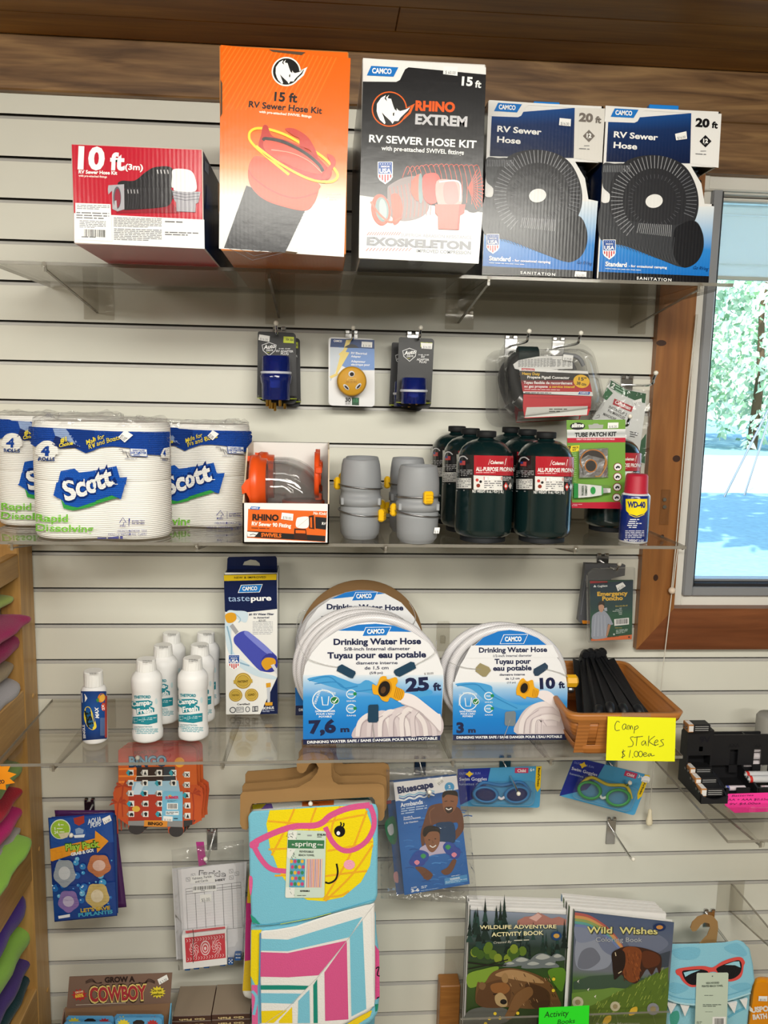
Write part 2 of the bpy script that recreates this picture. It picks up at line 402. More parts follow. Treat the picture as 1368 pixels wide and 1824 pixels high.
        for i in range(5): s.ell(x+w*(.14+.18*i), y+h*.08, w*.035, w*.035, 'ffffff', l+2, 6)
        return s
    def rhino(s, x, y, r, rim, l=4, rimw=.12, bg='111111', horn=True):
        """round badge: white horned head in profile on black"""
        n = 40; s.ell(x, y, r, r, rim, l, n)
        if horn: s.poly([(x+r*.86, y-r*.02), (x+r*1.45, y-r*.32), (x+r*1.2, y+r*.25), (x+r*.82, y+r*.60)], rim, l); s.poly([(x+r*.7, y+r*.05), (x+r*1.22, y-r*.13), (x+r*1.08, y+r*.18), (x+r*.7, y+r*.52)], bg, l+2)
        s.ell(x, y, r*(1-rimw), r*(1-rimw), bg, l+1, n)
        H = [(-.55, .62), (-.28, .88), (-.22, .80), (-.35, .42), (-.44, .20), (-.20, .45), (.05, .68), (.18, .86), (.28, .70), (.52, .70), (.60, .55), (.72, .42), (1.05, .10), (1.2, -.1), (.92, .04), (.62, .12), (.50, .06), (.42, -.06), (.42, .12), (.30, .02), (.20, -.25), (.10, -.58), (-.10, -.62), (-.02, -.82), (-.2, -.66), (-.14, -.44), (-.28, -.6), (-.2, -.8), (-.48, -.64), (-.72, -.3), (-.74, .12), (-.66, .4)]
        s.poly([(x+a*r*.98, y+b*r*.98) for a, b in H], 'f6f6f4', l+3); s.poly([(x+r*.2, y+r*.24), (x+r*.28, y+r*.2), (x+r*.26, y+r*.4), (x+r*.2, y+r*.38)], bg, l+4)
        return s
# ------------------------------------------------------------------ the setting
G0 = 2.0082
def gz(i): return G0-.0762*i                          # upper lip of slat-wall groove i
m = mat('slat', .42, .4, 'dcdbcf', bump=('noise', 90, .03), var=.025)
mat('insert', .45, .5, 'b9b7b2', .1); mat('slotdark', .6, .3, '4a4640')  # slot colour darkened to carry the shade of the open cavity
mat('creampaint', .45, .4, 'e6e4dc', bump=('noise', 70, .04))
mat('alu', .4, .5, '9a9da2', .35)
mat('darkrubber', .7, .3, '2b2b2e')
mat('floor', .5, .4, '8d8474', bump=('noise', 30, .1))
mat('drywall', .8, .3, 'cfc8b8', bump=('noise', 80, .06))
wood('wood_ceiling', '80541f', 'ac7a36', '96672a', 'X', .42)
wood('wood_fascia', '5f401f', 'a27c4e', '84603a', 'X', .5, 1.7)
wood('wood_trim', '8a5427', 'a9703a', '9a6230', 'Z', .38)
wood('wood_sill', '6f3d1e', '8d5430', '7d4726', 'X', .38)
wood('wood_rack', 'b08346', 'c69a5c', 'bb8f50', 'Z', .4, 1.4)
wood('wood_rail', 'b08346', 'c69a5c', 'bb8f50', 'Y', .4, 1.4)
wood('oak', '9a6228', 'b97c3a', 'a96e30', 'X', .45, 2.2)

def slatwall(b, x0, x1, zlo, zhi):
    """panel faces with T-grooves: slot under each lip with its shade painted dark, metal insert inside"""
    zs = [i for i in range(-3, 28)]; pts = [(0, zhi)]
    for i in zs:
        z = gz(i)
        if z-.0098 > zhi-.002 or z < zlo+.012: continue
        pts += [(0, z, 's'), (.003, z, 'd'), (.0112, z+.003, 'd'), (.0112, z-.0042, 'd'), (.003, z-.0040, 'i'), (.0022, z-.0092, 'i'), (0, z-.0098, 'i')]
    pts.append((0, zlo, 's'))
    for a, c in zip(pts, pts[1:]):
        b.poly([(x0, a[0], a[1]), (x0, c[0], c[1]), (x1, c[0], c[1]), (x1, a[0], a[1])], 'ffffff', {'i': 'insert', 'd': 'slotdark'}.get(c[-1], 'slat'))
    b.box((x0, .0115, zlo), (x1, .05, zhi), m='drywall')
TL, TB = .6755, .9655                                 # window casing: outer left edge, outer lower edge
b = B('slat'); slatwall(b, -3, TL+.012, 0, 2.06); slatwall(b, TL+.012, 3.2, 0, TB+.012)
b.box((.8, .0, 1.99), (3.2, .05, 2.16), m='drywall'); b.box((-3, .0, 2.05), (3.2, .05, 2.16), m='drywall')
b.obj('wall_back', kind='structure')
b = B(); b.box((-3.05, -5, 0), (-3, .05, 2.3), m='drywall'); b.obj('wall_left', kind='structure')
b = B(); b.box((3.2, -5, 0), (3.25, .05, 2.3), m='drywall'); b.obj('wall_right', kind='structure')
b = B(); b.box((-3.05, -5.05, 0), (3.25, -5, 2.3), m='drywall'); b.obj('wall_front', kind='structure')
b = B(); b.box((-3.05, -5.05, -.05), (3.25, .05, 0), m='floor'); b.obj('floor', kind='structure')
# ceiling of tongue-and-groove planks running along the wall
b = B('wood_ceiling'); y = -.0195; k = 0; rnd = random.Random(5)
while y > -5:
    x = -3.0-rnd.uniform(0, 1.5) if k != 1 else -1.9
    while x < 3.2:
        ln = rnd.uniform(1.8, 2.6) if not (k == 1 and x < -1) else 2.02
        b.box((max(x, -3), y-.0935, 2.1412+.0), (min(x+ln-.001, 3.2), y, 2.16), ch=.0016); x += ln
    y -= .0945; k += 1
b.box((-3.05, -5.05, 2.159), (3.25, .05, 2.2), m='drywall'); b.obj('ceiling', kind='structure')
b = B('wood_fascia'); b.box((-3, -.02, 2.044), (3.2, 0, 2.1418), ch=.003); b.obj('trim_1', kind='structure')
# window casing, mitred
def casing(n, pts, m, t=.02, ch=.004):
    b = B(m); P = [V((x, -t, z)) for x, z in pts]; cen = sum(P, V())/len(P); b.slab([V((x, -t, z)) for x, z in pts], (0, t+.011, 0)); return b.obj(n, kind='structure')
TR, TT, SB = .7525, 2.0435, 1.0565                    # casing inner left edge, top, inner lower edge
TI = at(1330, 311, .02).z
casing('trim_2', [(TL, TB), (TR, SB), (TR, TI), (TL, TT)], 'wood_trim')
casing('trim_3', [(TL, TB), (2.2, TB), (2.1, SB), (TR, SB)], 'wood_sill')
casing('trim_4', [(TR, TI), (2.1, TI), (2.2, TT), (TL, TT)], 'wood_fascia')
# knots on the left casing board
mat('knot', .45, .4, '3a2013')
KN = B('knot')
for x, y, rx, ry in ((1205, 817, 7, 6), (1168, 1029, 4.5, 6), (1178, 611, 9, 5), (1180, 1115-160, 3, 3), (1216, 1047-70, 3, 2.5)):
    c = at(x, y, .0204); k = rx/FPX*1.75; k2 = ry/FPX*1.75
    KN.poly([c+V((k*math.cos(a), 0, k2*math.sin(a))) for a in [2*PI*i/14 for i in range(14)]])
ko = KN.obj('trim_5', kind='structure')
# window unit: cream stop frame, aluminium sash, glass
wn = thing('window_1', 'aluminium framed window with cream stops beside the slat wall', 'window', (1.4, .03, 1.5)); wn['kind'] = 'structure'
def ring(b, x0, x1, z0, z1, w, y0, y1, m, ch=.002, c='ffffff'):
    b.box((x0, y0, z0), (x0+w, y1, z1), c, m, ch); b.box((x1-w, y0, z0), (x1, y1, z1), c, m, ch)
    b.box((x0+w, y0, z0), (x1-w, y1, z0+w), c, m, ch); b.box((x0+w, y0, z1-w), (x1-w, y1, z1), c, m, ch)
c1 = at(1218.5, 1061, -.002)                             # inner corner of the cream stop
b = B(); ring(b, TR-.02, 2.12, SB-.02, TI+.02, c1.x-TR+.02, .012, .10, 'creampaint'); b.obj('stop_frame', wn)
b = B(); ring(b, c1.x-.001, 2.08, c1.z-.001, TI, .020, .002, .06, 'alu'); b.obj('sash_frame', wn)
b = B(); ring(b, c1.x+.0185, 2.05, c1.z+.0185, TI-.02, .007, .010, .062, 'darkrubber'); ring(b, c1.x+.025, 2.04, c1.z+.025, TI-.03, .006, .030, .064, 'alu'); b.obj('glazing_bead', wn)
b = B('glass'); b.box((c1.x+.02, .064, c1.z+.02), (2.03, .067, TI-.03)); b.obj('glass_pane', wn)
# blind drawn up under the head of the window
bl = thing('roller_blind', 'white headrail with a pale blue blind pulled halfway down the window', 'blind', (1.4, .02, 1.95))
mat('blindcloth', .8, .2, 'f0f1ee', trans=0); _m = MATS['blindcloth']; _nt = _m.node_tree
_t = _nt.nodes.new('ShaderNodeBsdfTranslucent'); _t.inputs[0].default_value = C('f4f4f0'); _x = _nt.nodes.new('ShaderNodeMixShader'); _x.inputs[0].default_value = .6
_nt.links.new(_nt.nodes['Principled BSDF'].outputs[0], _x.inputs[1]); _nt.links.new(_t.outputs[0], _x.inputs[2]); _nt.links.new(_x.outputs[0], _nt.nodes['Material Output'].inputs[0])
hz0, hz1 = at(1330, 342, -.005).z, at(1330, 313, -.005).z
b = B('creampaint'); b.box((TR+.004, .0, hz0), (2.1, .035, hz1+.01), ch=.003); b.box((TR+.004, -.004, hz0-.001), (TR+.018, .036, hz1+.011), ch=.002); b.obj('headrail', bl)
z1 = hz0; zb = at(1330, 495, -.06).z; zs = at(1330, 365, -.06).z
b = B('creampaint'); b.box((TR+.01, .03, zs), (2.1, .05, z1+.01), ch=.003); b.obj('valance', bl)
b = B('blindcloth'); q = [zs+.002-(zs-zb)*t for t in (0, .14, .145, .82, .825, 1)]
for i in range(5): b.box((c1.x+.012, .070+(.003 if i in (1, 3) else 0), q[i+1]), (2.05, .0725+(.003 if i in (1, 3) else 0), q[i]))
b.obj('blind_cloth', bl)
b = B('creampaint'); b.box((c1.x+.012, .068, zb-.004), (2.05, .075, zb+.004), ch=.001); b.obj('bottom_rail', bl)
# blind cord with a wooden bead and a tassel
cd = thing('blind_cord', 'white blind cord with round wooden bead hanging down past the window casing', 'cord', at(1197, 1052, .03))
b = B('satin')
for q in (((1243, 560), (1228, 720), (1209, 960), (1198, 1052)), ((1240, 560), (1224, 720), (1205, 960), (1196, 1050)), ((1197, 1052), (1181, 1190), (1168, 1330), (1157, 1440))):
    b.tube([at(x, y, .028) for x, y in q], .0011, 'd8d4c8', n=6)
b.obj('string', cd)
b = B('satin'); c = at(1197, 1052, .03); b.lathe([(.0075*math.sin(PI*i/12), .0075*math.cos(PI*(1-i/12))) for i in range(13)], c, 'e0cdb8', n=16, caps=(False, False)); b.obj('bead', cd)
b = B('satin'); c = at(1157, 1456, .028); b.lathe([(.0015, .02), (.004, .017), (.0045, .008), (.0062, -.002), (.0075, -.012), (.006, -.017), (.002, -.019)], c, 'e6dcc0', n=16); b.obj('tassel', cd)

# ------------------------------------------------------------------ outside the window
def ground(n, y0, y1, z, m):
    b = B(m); b.box((-8, y0, z-.1), (40, y1, z)); return tag(b.obj(n), kind='structure')
mat('grass', .9, .2, '7fa3a8', bump=('noise', 40, .6), var=.3); mat('gravelroad', .9, .2, 'd8d2c4', bump=('noise', 30, .3), var=.08)
ground('ground_grass', .06, 13.5, -.25, 'grass'); ground('ground_road', 13.5, 24, -.25, 'gravelroad'); ground('ground_verge', 24, 70, -.25, 'grass')
mat('leaf', .6, .3, trans=0); mat('bark', .9, .2, '5d4c3a', bump=('noise', 30, .5))
def tree(x, y, r, h, n, lab, seed, ls=.22, low=.1):
    rnd = random.Random(seed); t = thing('tree', lab, 'tree', (x, y, -.25), 'trees beyond the window'); b = B('leaf')
    for i in range(n):
        while True:
            p = V((rnd.uniform(-1, 1), rnd.uniform(-1, 1), rnd.uniform(-1, 1)))
            if .35 < p.length < 1: break
        if noise.noise(p*2.6+V((seed, 0, 0))) < -.12: continue
        c = V((x, y, -.25))+V((p.x*r, p.y*r, h*(low+(1-low)*.5)+p.z*h*(1-low)*.5)); a = V((rnd.gauss(0, 1), rnd.gauss(0, 1), rnd.gauss(0, 1))).normalized(); d = a.orthogonal().normalized(); e = a.cross(d)
        s = ls*rnd.uniform(.6, 1.3); b.poly([c-d*s, c-e*s*.5, c+d*s, c+e*s*.5], mixc('7fae78', 'dcecd8', rnd.random()**.7))
    tag(b.obj('foliage', t), kind='stuff'); b = B('bark')
    b.tube([(x, y, -.25), (x+.1, y, h*.3), (x, y+.1, h*.6), (x+.15, y, h*.85)], [r*.07, r*.055, r*.035, .02]); b.obj('trunk', t)
tree(10.2, 27.5, 2.7, 8, 4200, 'leafy green tree beyond the gravel road, at the left of the window', 1, .2, .0)
tree(15.7, 27.5, 2.7, 8, 4200, 'leafy green tree beyond the gravel road, straight behind the guy wires', 2, .2, .0)
tree(13.2, 34, 2.7, 9, 3600, 'tree standing behind the gap between the two front trees', 3, .24, .0)
tree(19.2, 34, 2.9, 9, 3600, 'tree beyond the road, furthest right behind the window glass', 5, .24, .0)
tree(6.2, 4.6, 3.4, 9, 2300, 'broad tree beside the building, shading the grass outside the window', 4, .34, .5)
gy = thing('guy_wires', 'pair of slanting guy wires outside the window', 'wires', (6.5, 11, -.25))
for q in (((1290, 885), (1356, 755)), ((1326, 882), (1372, 740))):
    b = B('steel'); p0 = atz(*q[0], -.25); v = ray(*q[1]); p1 = CC+v*((p0.y-CC.y)/v.y); b.tube([p0, p1, p1+(p1-p0)*.8], .02, n=6); b.obj('wire', gy)

# ------------------------------------------------------------------ clear acrylic shelves on slat-wall brackets
def bracket(par, x, z, depth=.305, h=.052, plate=True):
    b = B('acrylic')
    if plate: b.box((x-.027, -.0045, z-h-.012), (x+.031, -.0005, z-.001), m='acrylic', ch=.001)
    q = [(-.0045, z-.0065), (-depth, z-.0065), (-depth, z-.013), (-.0045, z-h)]
    b.slab([(x-.0019, y, zz) for y, zz in q], (.0038, 0, 0), m='acrylic')
    b.slab([(x-.0021, -depth-.001, z-.0055), (x+.0021, -depth-.001, z-.0055), (x+.0021, -depth-.001, z-.0155), (x-.0021, -depth-.001, z-.0155)], (0, .002, 0), m='edge')
    b.slab([(x-.0021, -depth, z-.013), (x+.0021, -depth, z-.013), (x+.0021, -.0045, z-h), (x-.0021, -.0045, z-h)], (0, 0, .002), m='edge')
    b.lathe([(.004, -.010), (.004, -.002), (.002, -.0006)], (x, -depth-.0055, z), m='acrylic', n=12)
    return b.obj('bracket', par)
def shelf(lab, x0, x1, z, xs, name='acrylic_shelf', d=.305, grp=None, bd=.305):
    t = thing(name, lab, 'shelf', ((x0+x1)/2, 0, z)); b = B('acrylic')
    b.box((x0, -d, z-.0058), (x1, -.0015, z), ch=.0006)
    b.obj('shelf_panel', t)
    b = B('edge'); b.box((x0, -d-.0008, z-.0056), (x1, -d-.0001, z-.0002)); b.box((x0-.0008, -d, z-.0056), (x0-.0001, -.002, z-.0002)); b.box((x1+.0001, -d, z-.0056), (x1+.0008, -.002, z-.0002)); b.obj('polished_edge', t)
    for x in xs: bracket(t, x, z-.0001, bd)
    return t
ZT, ZM, ZLo = 1.6962, 1.2458, .8560
shelf('long clear acrylic shelf at the top, carrying the boxed sewer hose kits', -.533, .685, ZT, [-.444, -.092, .268, .626])
shelf('long clear acrylic shelf in the middle, carrying tissue packs and propane cylinders', -.584, .637, ZM, [-.515, -.212, .107, .438])
shelf('long clear acrylic shelf carrying white bottles, water hoses and stakes basket', -.559, .660, ZLo, [-.462, -.172, .236, .415])
ZT += .0007
# ------------------------------------------------------------------ boxed hose kits on the top shelf
def carton(name, lab, x0, x1, d, dep, z0, z1, cols, ch=.0015, m='print', grp='boxed sewer hose kits on the top shelf', kraft=True):
    t = thing(name, lab, 'box', ((x0+x1)/2, -d+dep/2, z0), grp); b = B(m)
    b.box((x0, -d, z0), (x1, -d+dep, z1), cols.get('e', 'b9a98f'), ch=ch, cols=cols)
    return t, b
# --- red box
d = .478; p0, p1 = at(132, 433.5, d), at(362, 444, d); zt = at(127.6, 255.3, d).z
x0, x1 = at(128.5, 340, d).x, at(362, 360, d).x
t, b = carton('hose_kit_box', 'low red and white box reading 10 ft sewer hose kit at the left', x0, x1, d, .45, ZT, zt, {'-y': 'b80f2a', '-z': 'a8142a', '+x': '10214a', '-x': '10214a', '+z': 'b80f2a', 'e': 'd8c8c0'})
A = Art(b, front(d), 100, 230, 4.275)
A.quad([(137, 640), (1128, 690), (1131, 912), (140, 865)], 'eeeeec', 1)
A.quad([(147, 562), (416, 572), (430, 858), (152, 845)], 'd8d8d6', 2); A.quad([(150, 566), (413, 576), (427, 854), (155, 841)], 'f4f4f2', 3)
A.txt('10', (165, 297), (368, 306), 168, 'f6f4f0', 3, .045); A.txt('ft', (410, 306), (522, 310), 128, 'f6f4f0', 3, .045); A.txt('(3m)', (525, 308), (662, 314), 44, 'f6f4f0', 3, .03)
A.txt('RV Sewer Hose Kit', (172, 338), (466, 348), None, 'f6f4f0', 3, .035); A.txt('with pre-attached fittings', (172, 362), (388, 372), None, 'f4dcd8', 3, .03)
A.fine(160, 578, 408, 615, 3, '8a8a8c', 4, 6); A.fine(155, 632, 405, 690, 3, '77777a', 4, 8); A.fine(180, 695, 380, 755, 5, '88888c', 4, 8)
A.bars(215, 762, 378, 818, '1a1a1a', 4, 8); A.fine(195, 818, 390, 832, 1, '555555', 4, 6)
A.fine(440, 672, 805, 748, 7, '88888c', 3, 10); A.fine(442, 758, 805, 850, 7, '88888c', 3, 10); A.fine(830, 700, 1070, 720, 1, '66666a', 3, 8); A.fine(830, 782, 1085, 815, 2, '66666a', 3, 8)
# hose picture
A.poly([(470, 600), (880, 560), (950, 640), (460, 640)], '8f0c22', 2)
A.blob([(470, 420), (500, 395), (600, 392), (680, 330), (760, 290), (885, 300), (885, 440), (800, 452), (650, 470), (520, 455)], '1c1a1d', 3)
A.blob([(520, 470), (560, 446), (800, 446), (870, 450), (890, 500), (870, 570), (800, 598), (560, 616), (515, 600)], '211f22', 4)
for i in range(16): A.curve([(545+i*20, 450), (552+i*20, 520), (545+i*20, 606-i*.8)], 3, '3d3b40', 5, 4)
for i in range(12): A.curve([(640+i*21, 372-i*7 if i < 6 else 308), (652+i*20, 400-i*4), (650+i*21, 440)], 3, '3d3b40', 5, 4)
for i in range(4): A.line([(772+i*26, 312), (778+i*26, 342)], 7, 'c9c7c9', 6)
for i in range(4): A.line([(548+i*24, 462), (552+i*24, 492)], 7, 'a9a7ab', 6)
A.blob([(890, 312), (960, 305), (1030, 322), (1062, 380), (1068, 468), (990, 480), (905, 470), (895, 450), (880, 440), (884, 370)], 'e4e2e0', 7)
A.poly([(885, 470), (1100, 480), (1085, 560), (1065, 570), (1062, 635), (918, 628), (915, 560), (900, 540)], '9a98a0', 6)
for y in (490, 512, 534): A.line([(888, y-8), (985, y+10), (1092, y)], 6, '6d6b74', 7)
A.poly([(400, 430), (520, 422), (522, 612), (470, 628), (430, 610), (428, 470), (400, 500), (396, 460)], 'a9a7ae', 6); A.ell(467, 525, 30, 85, '5a5860', 7); A.ell(470, 528, 22, 72, '8d2a3c', 8); A.poly([(446, 600), (448, 550), (462, 545), (468, 612)], 'b4b2b8', 9)
b.obj('carton', t)
b = B('print'); sx = plane((x1, 0, 0), (1, 0, 0)); A = Art(b, sx, 100, 230, 4.275)
A.poly([(1130, 240), (1160, 270), (1160, 350), (1128, 310)], '8a93a8'); A.poly([(1145, 420), (1190, 480), (1190, 640), (1140, 600)], '2c4c86')
b.obj('side_print', t)
# --- orange box
d = .462; x0, x1 = at(391.8, 260, d).x, at(618.5, 280, d).x; zt = at(393.5, 80, d).z
t, b = carton('hose_kit_box', 'tall orange box with round badge reading 15 ft sewer hose kit', x0, x1, d, .43, ZT, zt, {'-y': 'e8680c', '-z': 'b86a3a', '+x': '18181c', '-x': '2a1a14', '+z': 'e8680c', 'e': 'd98a4a'})
A = Art(b, front(d), 380, 70, 4.45)
A.quad([(60, 45), (1088, 150), (1035, 1725), (45, 1660)], '', 1, 1, grad=[(0, 'e8660a'), (.52, 'ec6c10'), (.60, 'e98a48'), (.70, 'e6c4ac'), (.76, 'e4e2de'), (1, 'dddcda')])
for i in range(26):                                   # fine diagonal pinstripes
    x = 70+i*36; A.poly([(x, 52+i*3.7), (x+11, 53+i*3.7), (x+11-max(0, 300-i*4), 560), (x-max(0, 300-i*4), 560)] if x-300+i*4 > 66 else [(x, 52+i*3.7), (x+11, 53+i*3.7), (66, 54+(x-60)*1.75), (66, 54+(x-72)*1.75)], 'f07a22', 2)
A.rhino(578, 258, 116, 'f6f4f0', 3, .10)
A.txt('15 ft', (482, 488), (664, 502), 72, '18161a', 4, .03); A.txt('RV Sewer Hose Kit', (280, 538), (860, 592), 50, '18161a', 4, .022); A.txt('with pre-attached SWIVEL fittings', (362, 584), (778, 624), 20, 'fff0e0', 4, .03)
A.poly([(262, 1160), (740, 1330), (570, 1690), (85, 1655)], '232327', 3)
for i in range(15): A.line([(262-i*12, 1180+i*33), (480-i*12, 1290+i*33), (738-i*12, 1352+i*24)], 3, '3a3a40', 4)
A.blob([(300, 960), (370, 930), (600, 1020), (830, 1140), (835, 1200), (800, 1300), (730, 1360), (560, 1330), (400, 1270), (300, 1170), (275, 1060)], 'd4481c', 5)
A.curve([(280, 1040), (330, 1110), (480, 1210), (650, 1260), (820, 1220)], 10, 'b03414', 6)
A.curve([(600, 1075), (330, 850), (285, 760), (330, 712), (430, 715), (560, 755), (700, 830), (860, 930), (960, 1030), (985, 1090), (930, 1132), (800, 1120)], 20, 'f2d21c', 6, 8)
A.curve([(340, 850), (500, 970), (680, 1075), (800, 1122), (900, 1136)], 18, 'f6e428', 9, 8)
A.blob([(380, 760), (395, 690), (430, 690), (470, 770), (600, 810), (780, 900), (900, 1010), (940, 1060), (900, 1116), (760, 1110), (560, 1010), (420, 930), (360, 850)], 'b8281c', 7)
A.blob([(400, 810), (440, 800), (600, 850), (760, 940), (860, 1030), (850, 1072), (700, 1040), (520, 960), (410, 880)], 'd2503c', 8)
A.curve([(395, 805), (420, 790), (560, 818), (720, 900), (830, 990), (870, 1050)], 24, '241a1a', 9, 8)
A.blob([(570, 715), (640, 712), (740, 770), (800, 860), (830, 950), (760, 880), (690, 850), (680, 790), (640, 770)], 'c03020', 9)
A.blob([(900, 915), (950, 930), (970, 980), (940, 1040), (890, 1110), (860, 1100), (900, 1030), (930, 990)], 'cc3c28', 9)
A.curve([(460, 880), (620, 905), (760, 970), (860, 1060)], 6, 'f0a890', 10)
A.poly([(880, 1272), (915, 1252), (915, 1294)], 'f8f8f6', 4); A.fine(893, 1222, 1010, 1290, 3, 'b8b4b0', 3)
b.obj('carton', t)
for q in ([(440, 82), (730, 105), (700, 128), (468, 100)], [(58, 320), (72, 350), (72, 590), (56, 620)], [(36, 1130), (50, 1150), (50, 1360), (40, 1390)], [(430, 1660), (670, 1690), (650, 1704), (440, 1684)]):
    b = B('kraft'); Art(b, front(d), 380, 70, 4.45, lay=3).poly(q, '5a4838'); b.obj('tuck_slot', t)
# --- black and white box
d = .431; x0, x1 = at(643, 270, d).x, at(859.5, 280, d).x; zt = at(647, 103, d).z
t, b = carton('hose_kit_box', 'tall black and white box with orange ringed badge reading 15 ft', x0, x1, d, .41, ZT, zt, {'-y': 'eceae8', '-z': '26262a', '+x': '101828', '-x': 'e4e2e0', '+z': 'eceae8', 'e': 'd8d4ce'})
A = Art(b, front(d), 620, 90, 4.45)
A.quad([(117, 245), (1092, 190), (1068, 1000), (96, 1060)], '', 1, 1, grad=[(0, '141417'), (.55, '1a1a1d'), (1, '222226')])
A.quad([(96, 1059), (1068, 999), (1066, 1285), (92, 1150)], '', 1, 1, grad=[(0, '222226'), (1, '4a4a4c')])
A.quad([(92, 1149), (1066, 1284), (1034, 1690), (85, 1645)], '', 2, 1, grad=[(0, 'd0d0ce'), (.3, 'e9e8e6'), (1, 'eeedeb')])
A.poly([(118, 60), (1092, 135), (1092, 192), (480, 134), (452, 150), (410, 235), (380, 250), (117, 247)], 'eeecea', 2)
A.poly([(470, 134), (500, 136), (1092, 192), (1092, 250), (117, 260), (117, 246), (380, 250), (410, 235), (450, 150)], '141417', 1)
A.maker([(183, 124), (398, 136), (360, 210), (148, 200)])
A.txt('15', (898, 276), (985, 282), 70, 'f4f4f2', 4, .04); A.txt('ft', (1003, 292), (1052, 298), 56, 'f4f4f2', 4, .03)
A.rhino(327, 466, 140, 'e8641c', 3, .07)
A.txt('RHINO', (532, 474), (845, 488), 76, 'ea5a18', 4, .05); A.txt('EXTREM', (530, 582), (942, 604), 80, 'c6c6ca', 4, .045)
A.txt('RV SEWER HOSE KIT', (165, 726), (1015, 775), 60, 'f4f4f2', 4, .025); A.txt('with pre-attached SWIVEL fittings', (263, 790), (916, 828), 36, 'f0f0ee', 4, .02)
A.shield(240, 888, 108, 168, 4)
# coiled wire hose picture
A.blob([(430, 960), (520, 880), (620, 890), (720, 888), (860, 900), (1000, 925), (1064, 960), (1062, 1180), (1040, 1270), (960, 1280), (880, 1200), (700, 1150), (480, 1120), (420, 1040)], '2a2224', 3)
A.blob([(310, 1110), (340, 1060), (440, 1010), (560, 1000), (640, 1060), (640, 1250), (560, 1330), (420, 1352), (330, 1300)], '8a7c7c', 4)
for i in range(15): x = 440+i*40; A.curve([(x-10, 1010-min(i, 4)*22), (x+30, 905+abs(i-7)*2), (x+62, 985+i*6), (x+58, 1100+i*10)], 5, 'd05a48', 5, 4)
for i in range(13): a = -1.0+i*.17; A.line([(950, 1090), (960+115*math.cos(a), 1100+185*math.sin(a))], 5, 'd8503a', 5)
for i in range(11): A.curve([(330+i*30, 1090-i*7), (345+i*31, 1200), (330+i*32, 1345-i*4)], 4, 'cc7064', 5, 4)
A.ell(258, 1265, 75, 125, 'dc5238', 6, 28, -.12); A.ell(268, 1262, 52, 98, '7c9496', 7, 28, -.12); A.ell(276, 1262, 30, 84, 'a2b4b4', 8, 24, -.12); A.curve([(180, 1200), (240, 1290), (330, 1360), (420, 1330)], 16, 'e2644a', 9)
A.blob([(340, 1150), (400, 1145), (430, 1240), (410, 1350), (360, 1380), (350, 1260)], 'dc5a44', 8)
A.blob([(500, 1060), (530, 1000), (580, 985), (560, 1080), (570, 1180), (540, 1190), (500, 1130)], 'e0624c', 7); A.blob([(560, 1000), (585, 1000), (590, 1190), (560, 1190)], '7c9496', 7)
A.blob([(590, 1010), (640, 975), (710, 985), (740, 1080), (715, 1190), (650, 1220), (595, 1160)], 'd94a40', 8)
A.blob([(700, 1040), (830, 1030), (890, 1060), (896, 1220), (800, 1240), (710, 1220)], 'd8a09a', 9); A.blob([(760, 1060), (850, 1050), (870, 1200), (770, 1210)], 'c88a88', 10); A.curve([(720, 1045), (840, 1035), (888, 1070), (886, 1200)], 12, 'f6f2f0', 11)
A.poly([(690, 1222), (928, 1222), (918, 1290), (885, 1310), (878, 1424), (714, 1418), (712, 1318), (690, 1290)], 'e06a5e', 10); A.poly([(880, 1225), (928, 1224), (918, 1288), (886, 1305), (878, 1420), (860, 1420)], 'cc5046', 11)
for i in range(14): A.line([(150+i*19, 1465), (170+i*19, 1440)], 6, 'e08078', 4); A.line([(142+i*26, 1590), (164+i*26, 1566)], 6, 'e08078', 4)
A.txt('SUPERIOR ABRASION RESISTANCE', (418, 1473), (978, 1496), 26, 'a6a6ac', 4, .02); A.txt('EXOSKELETON', (146, 1540), (972, 1578), 62, '8e9096', 4, .055); A.txt('IMPROVED COMPRESSION', (540, 1600), (972, 1618), 28, '8e9298', 4, .022)
A.price([(756, 128), (868, 134), (866, 204), (752, 190)], '$ 60.00')
b.obj('carton', t)
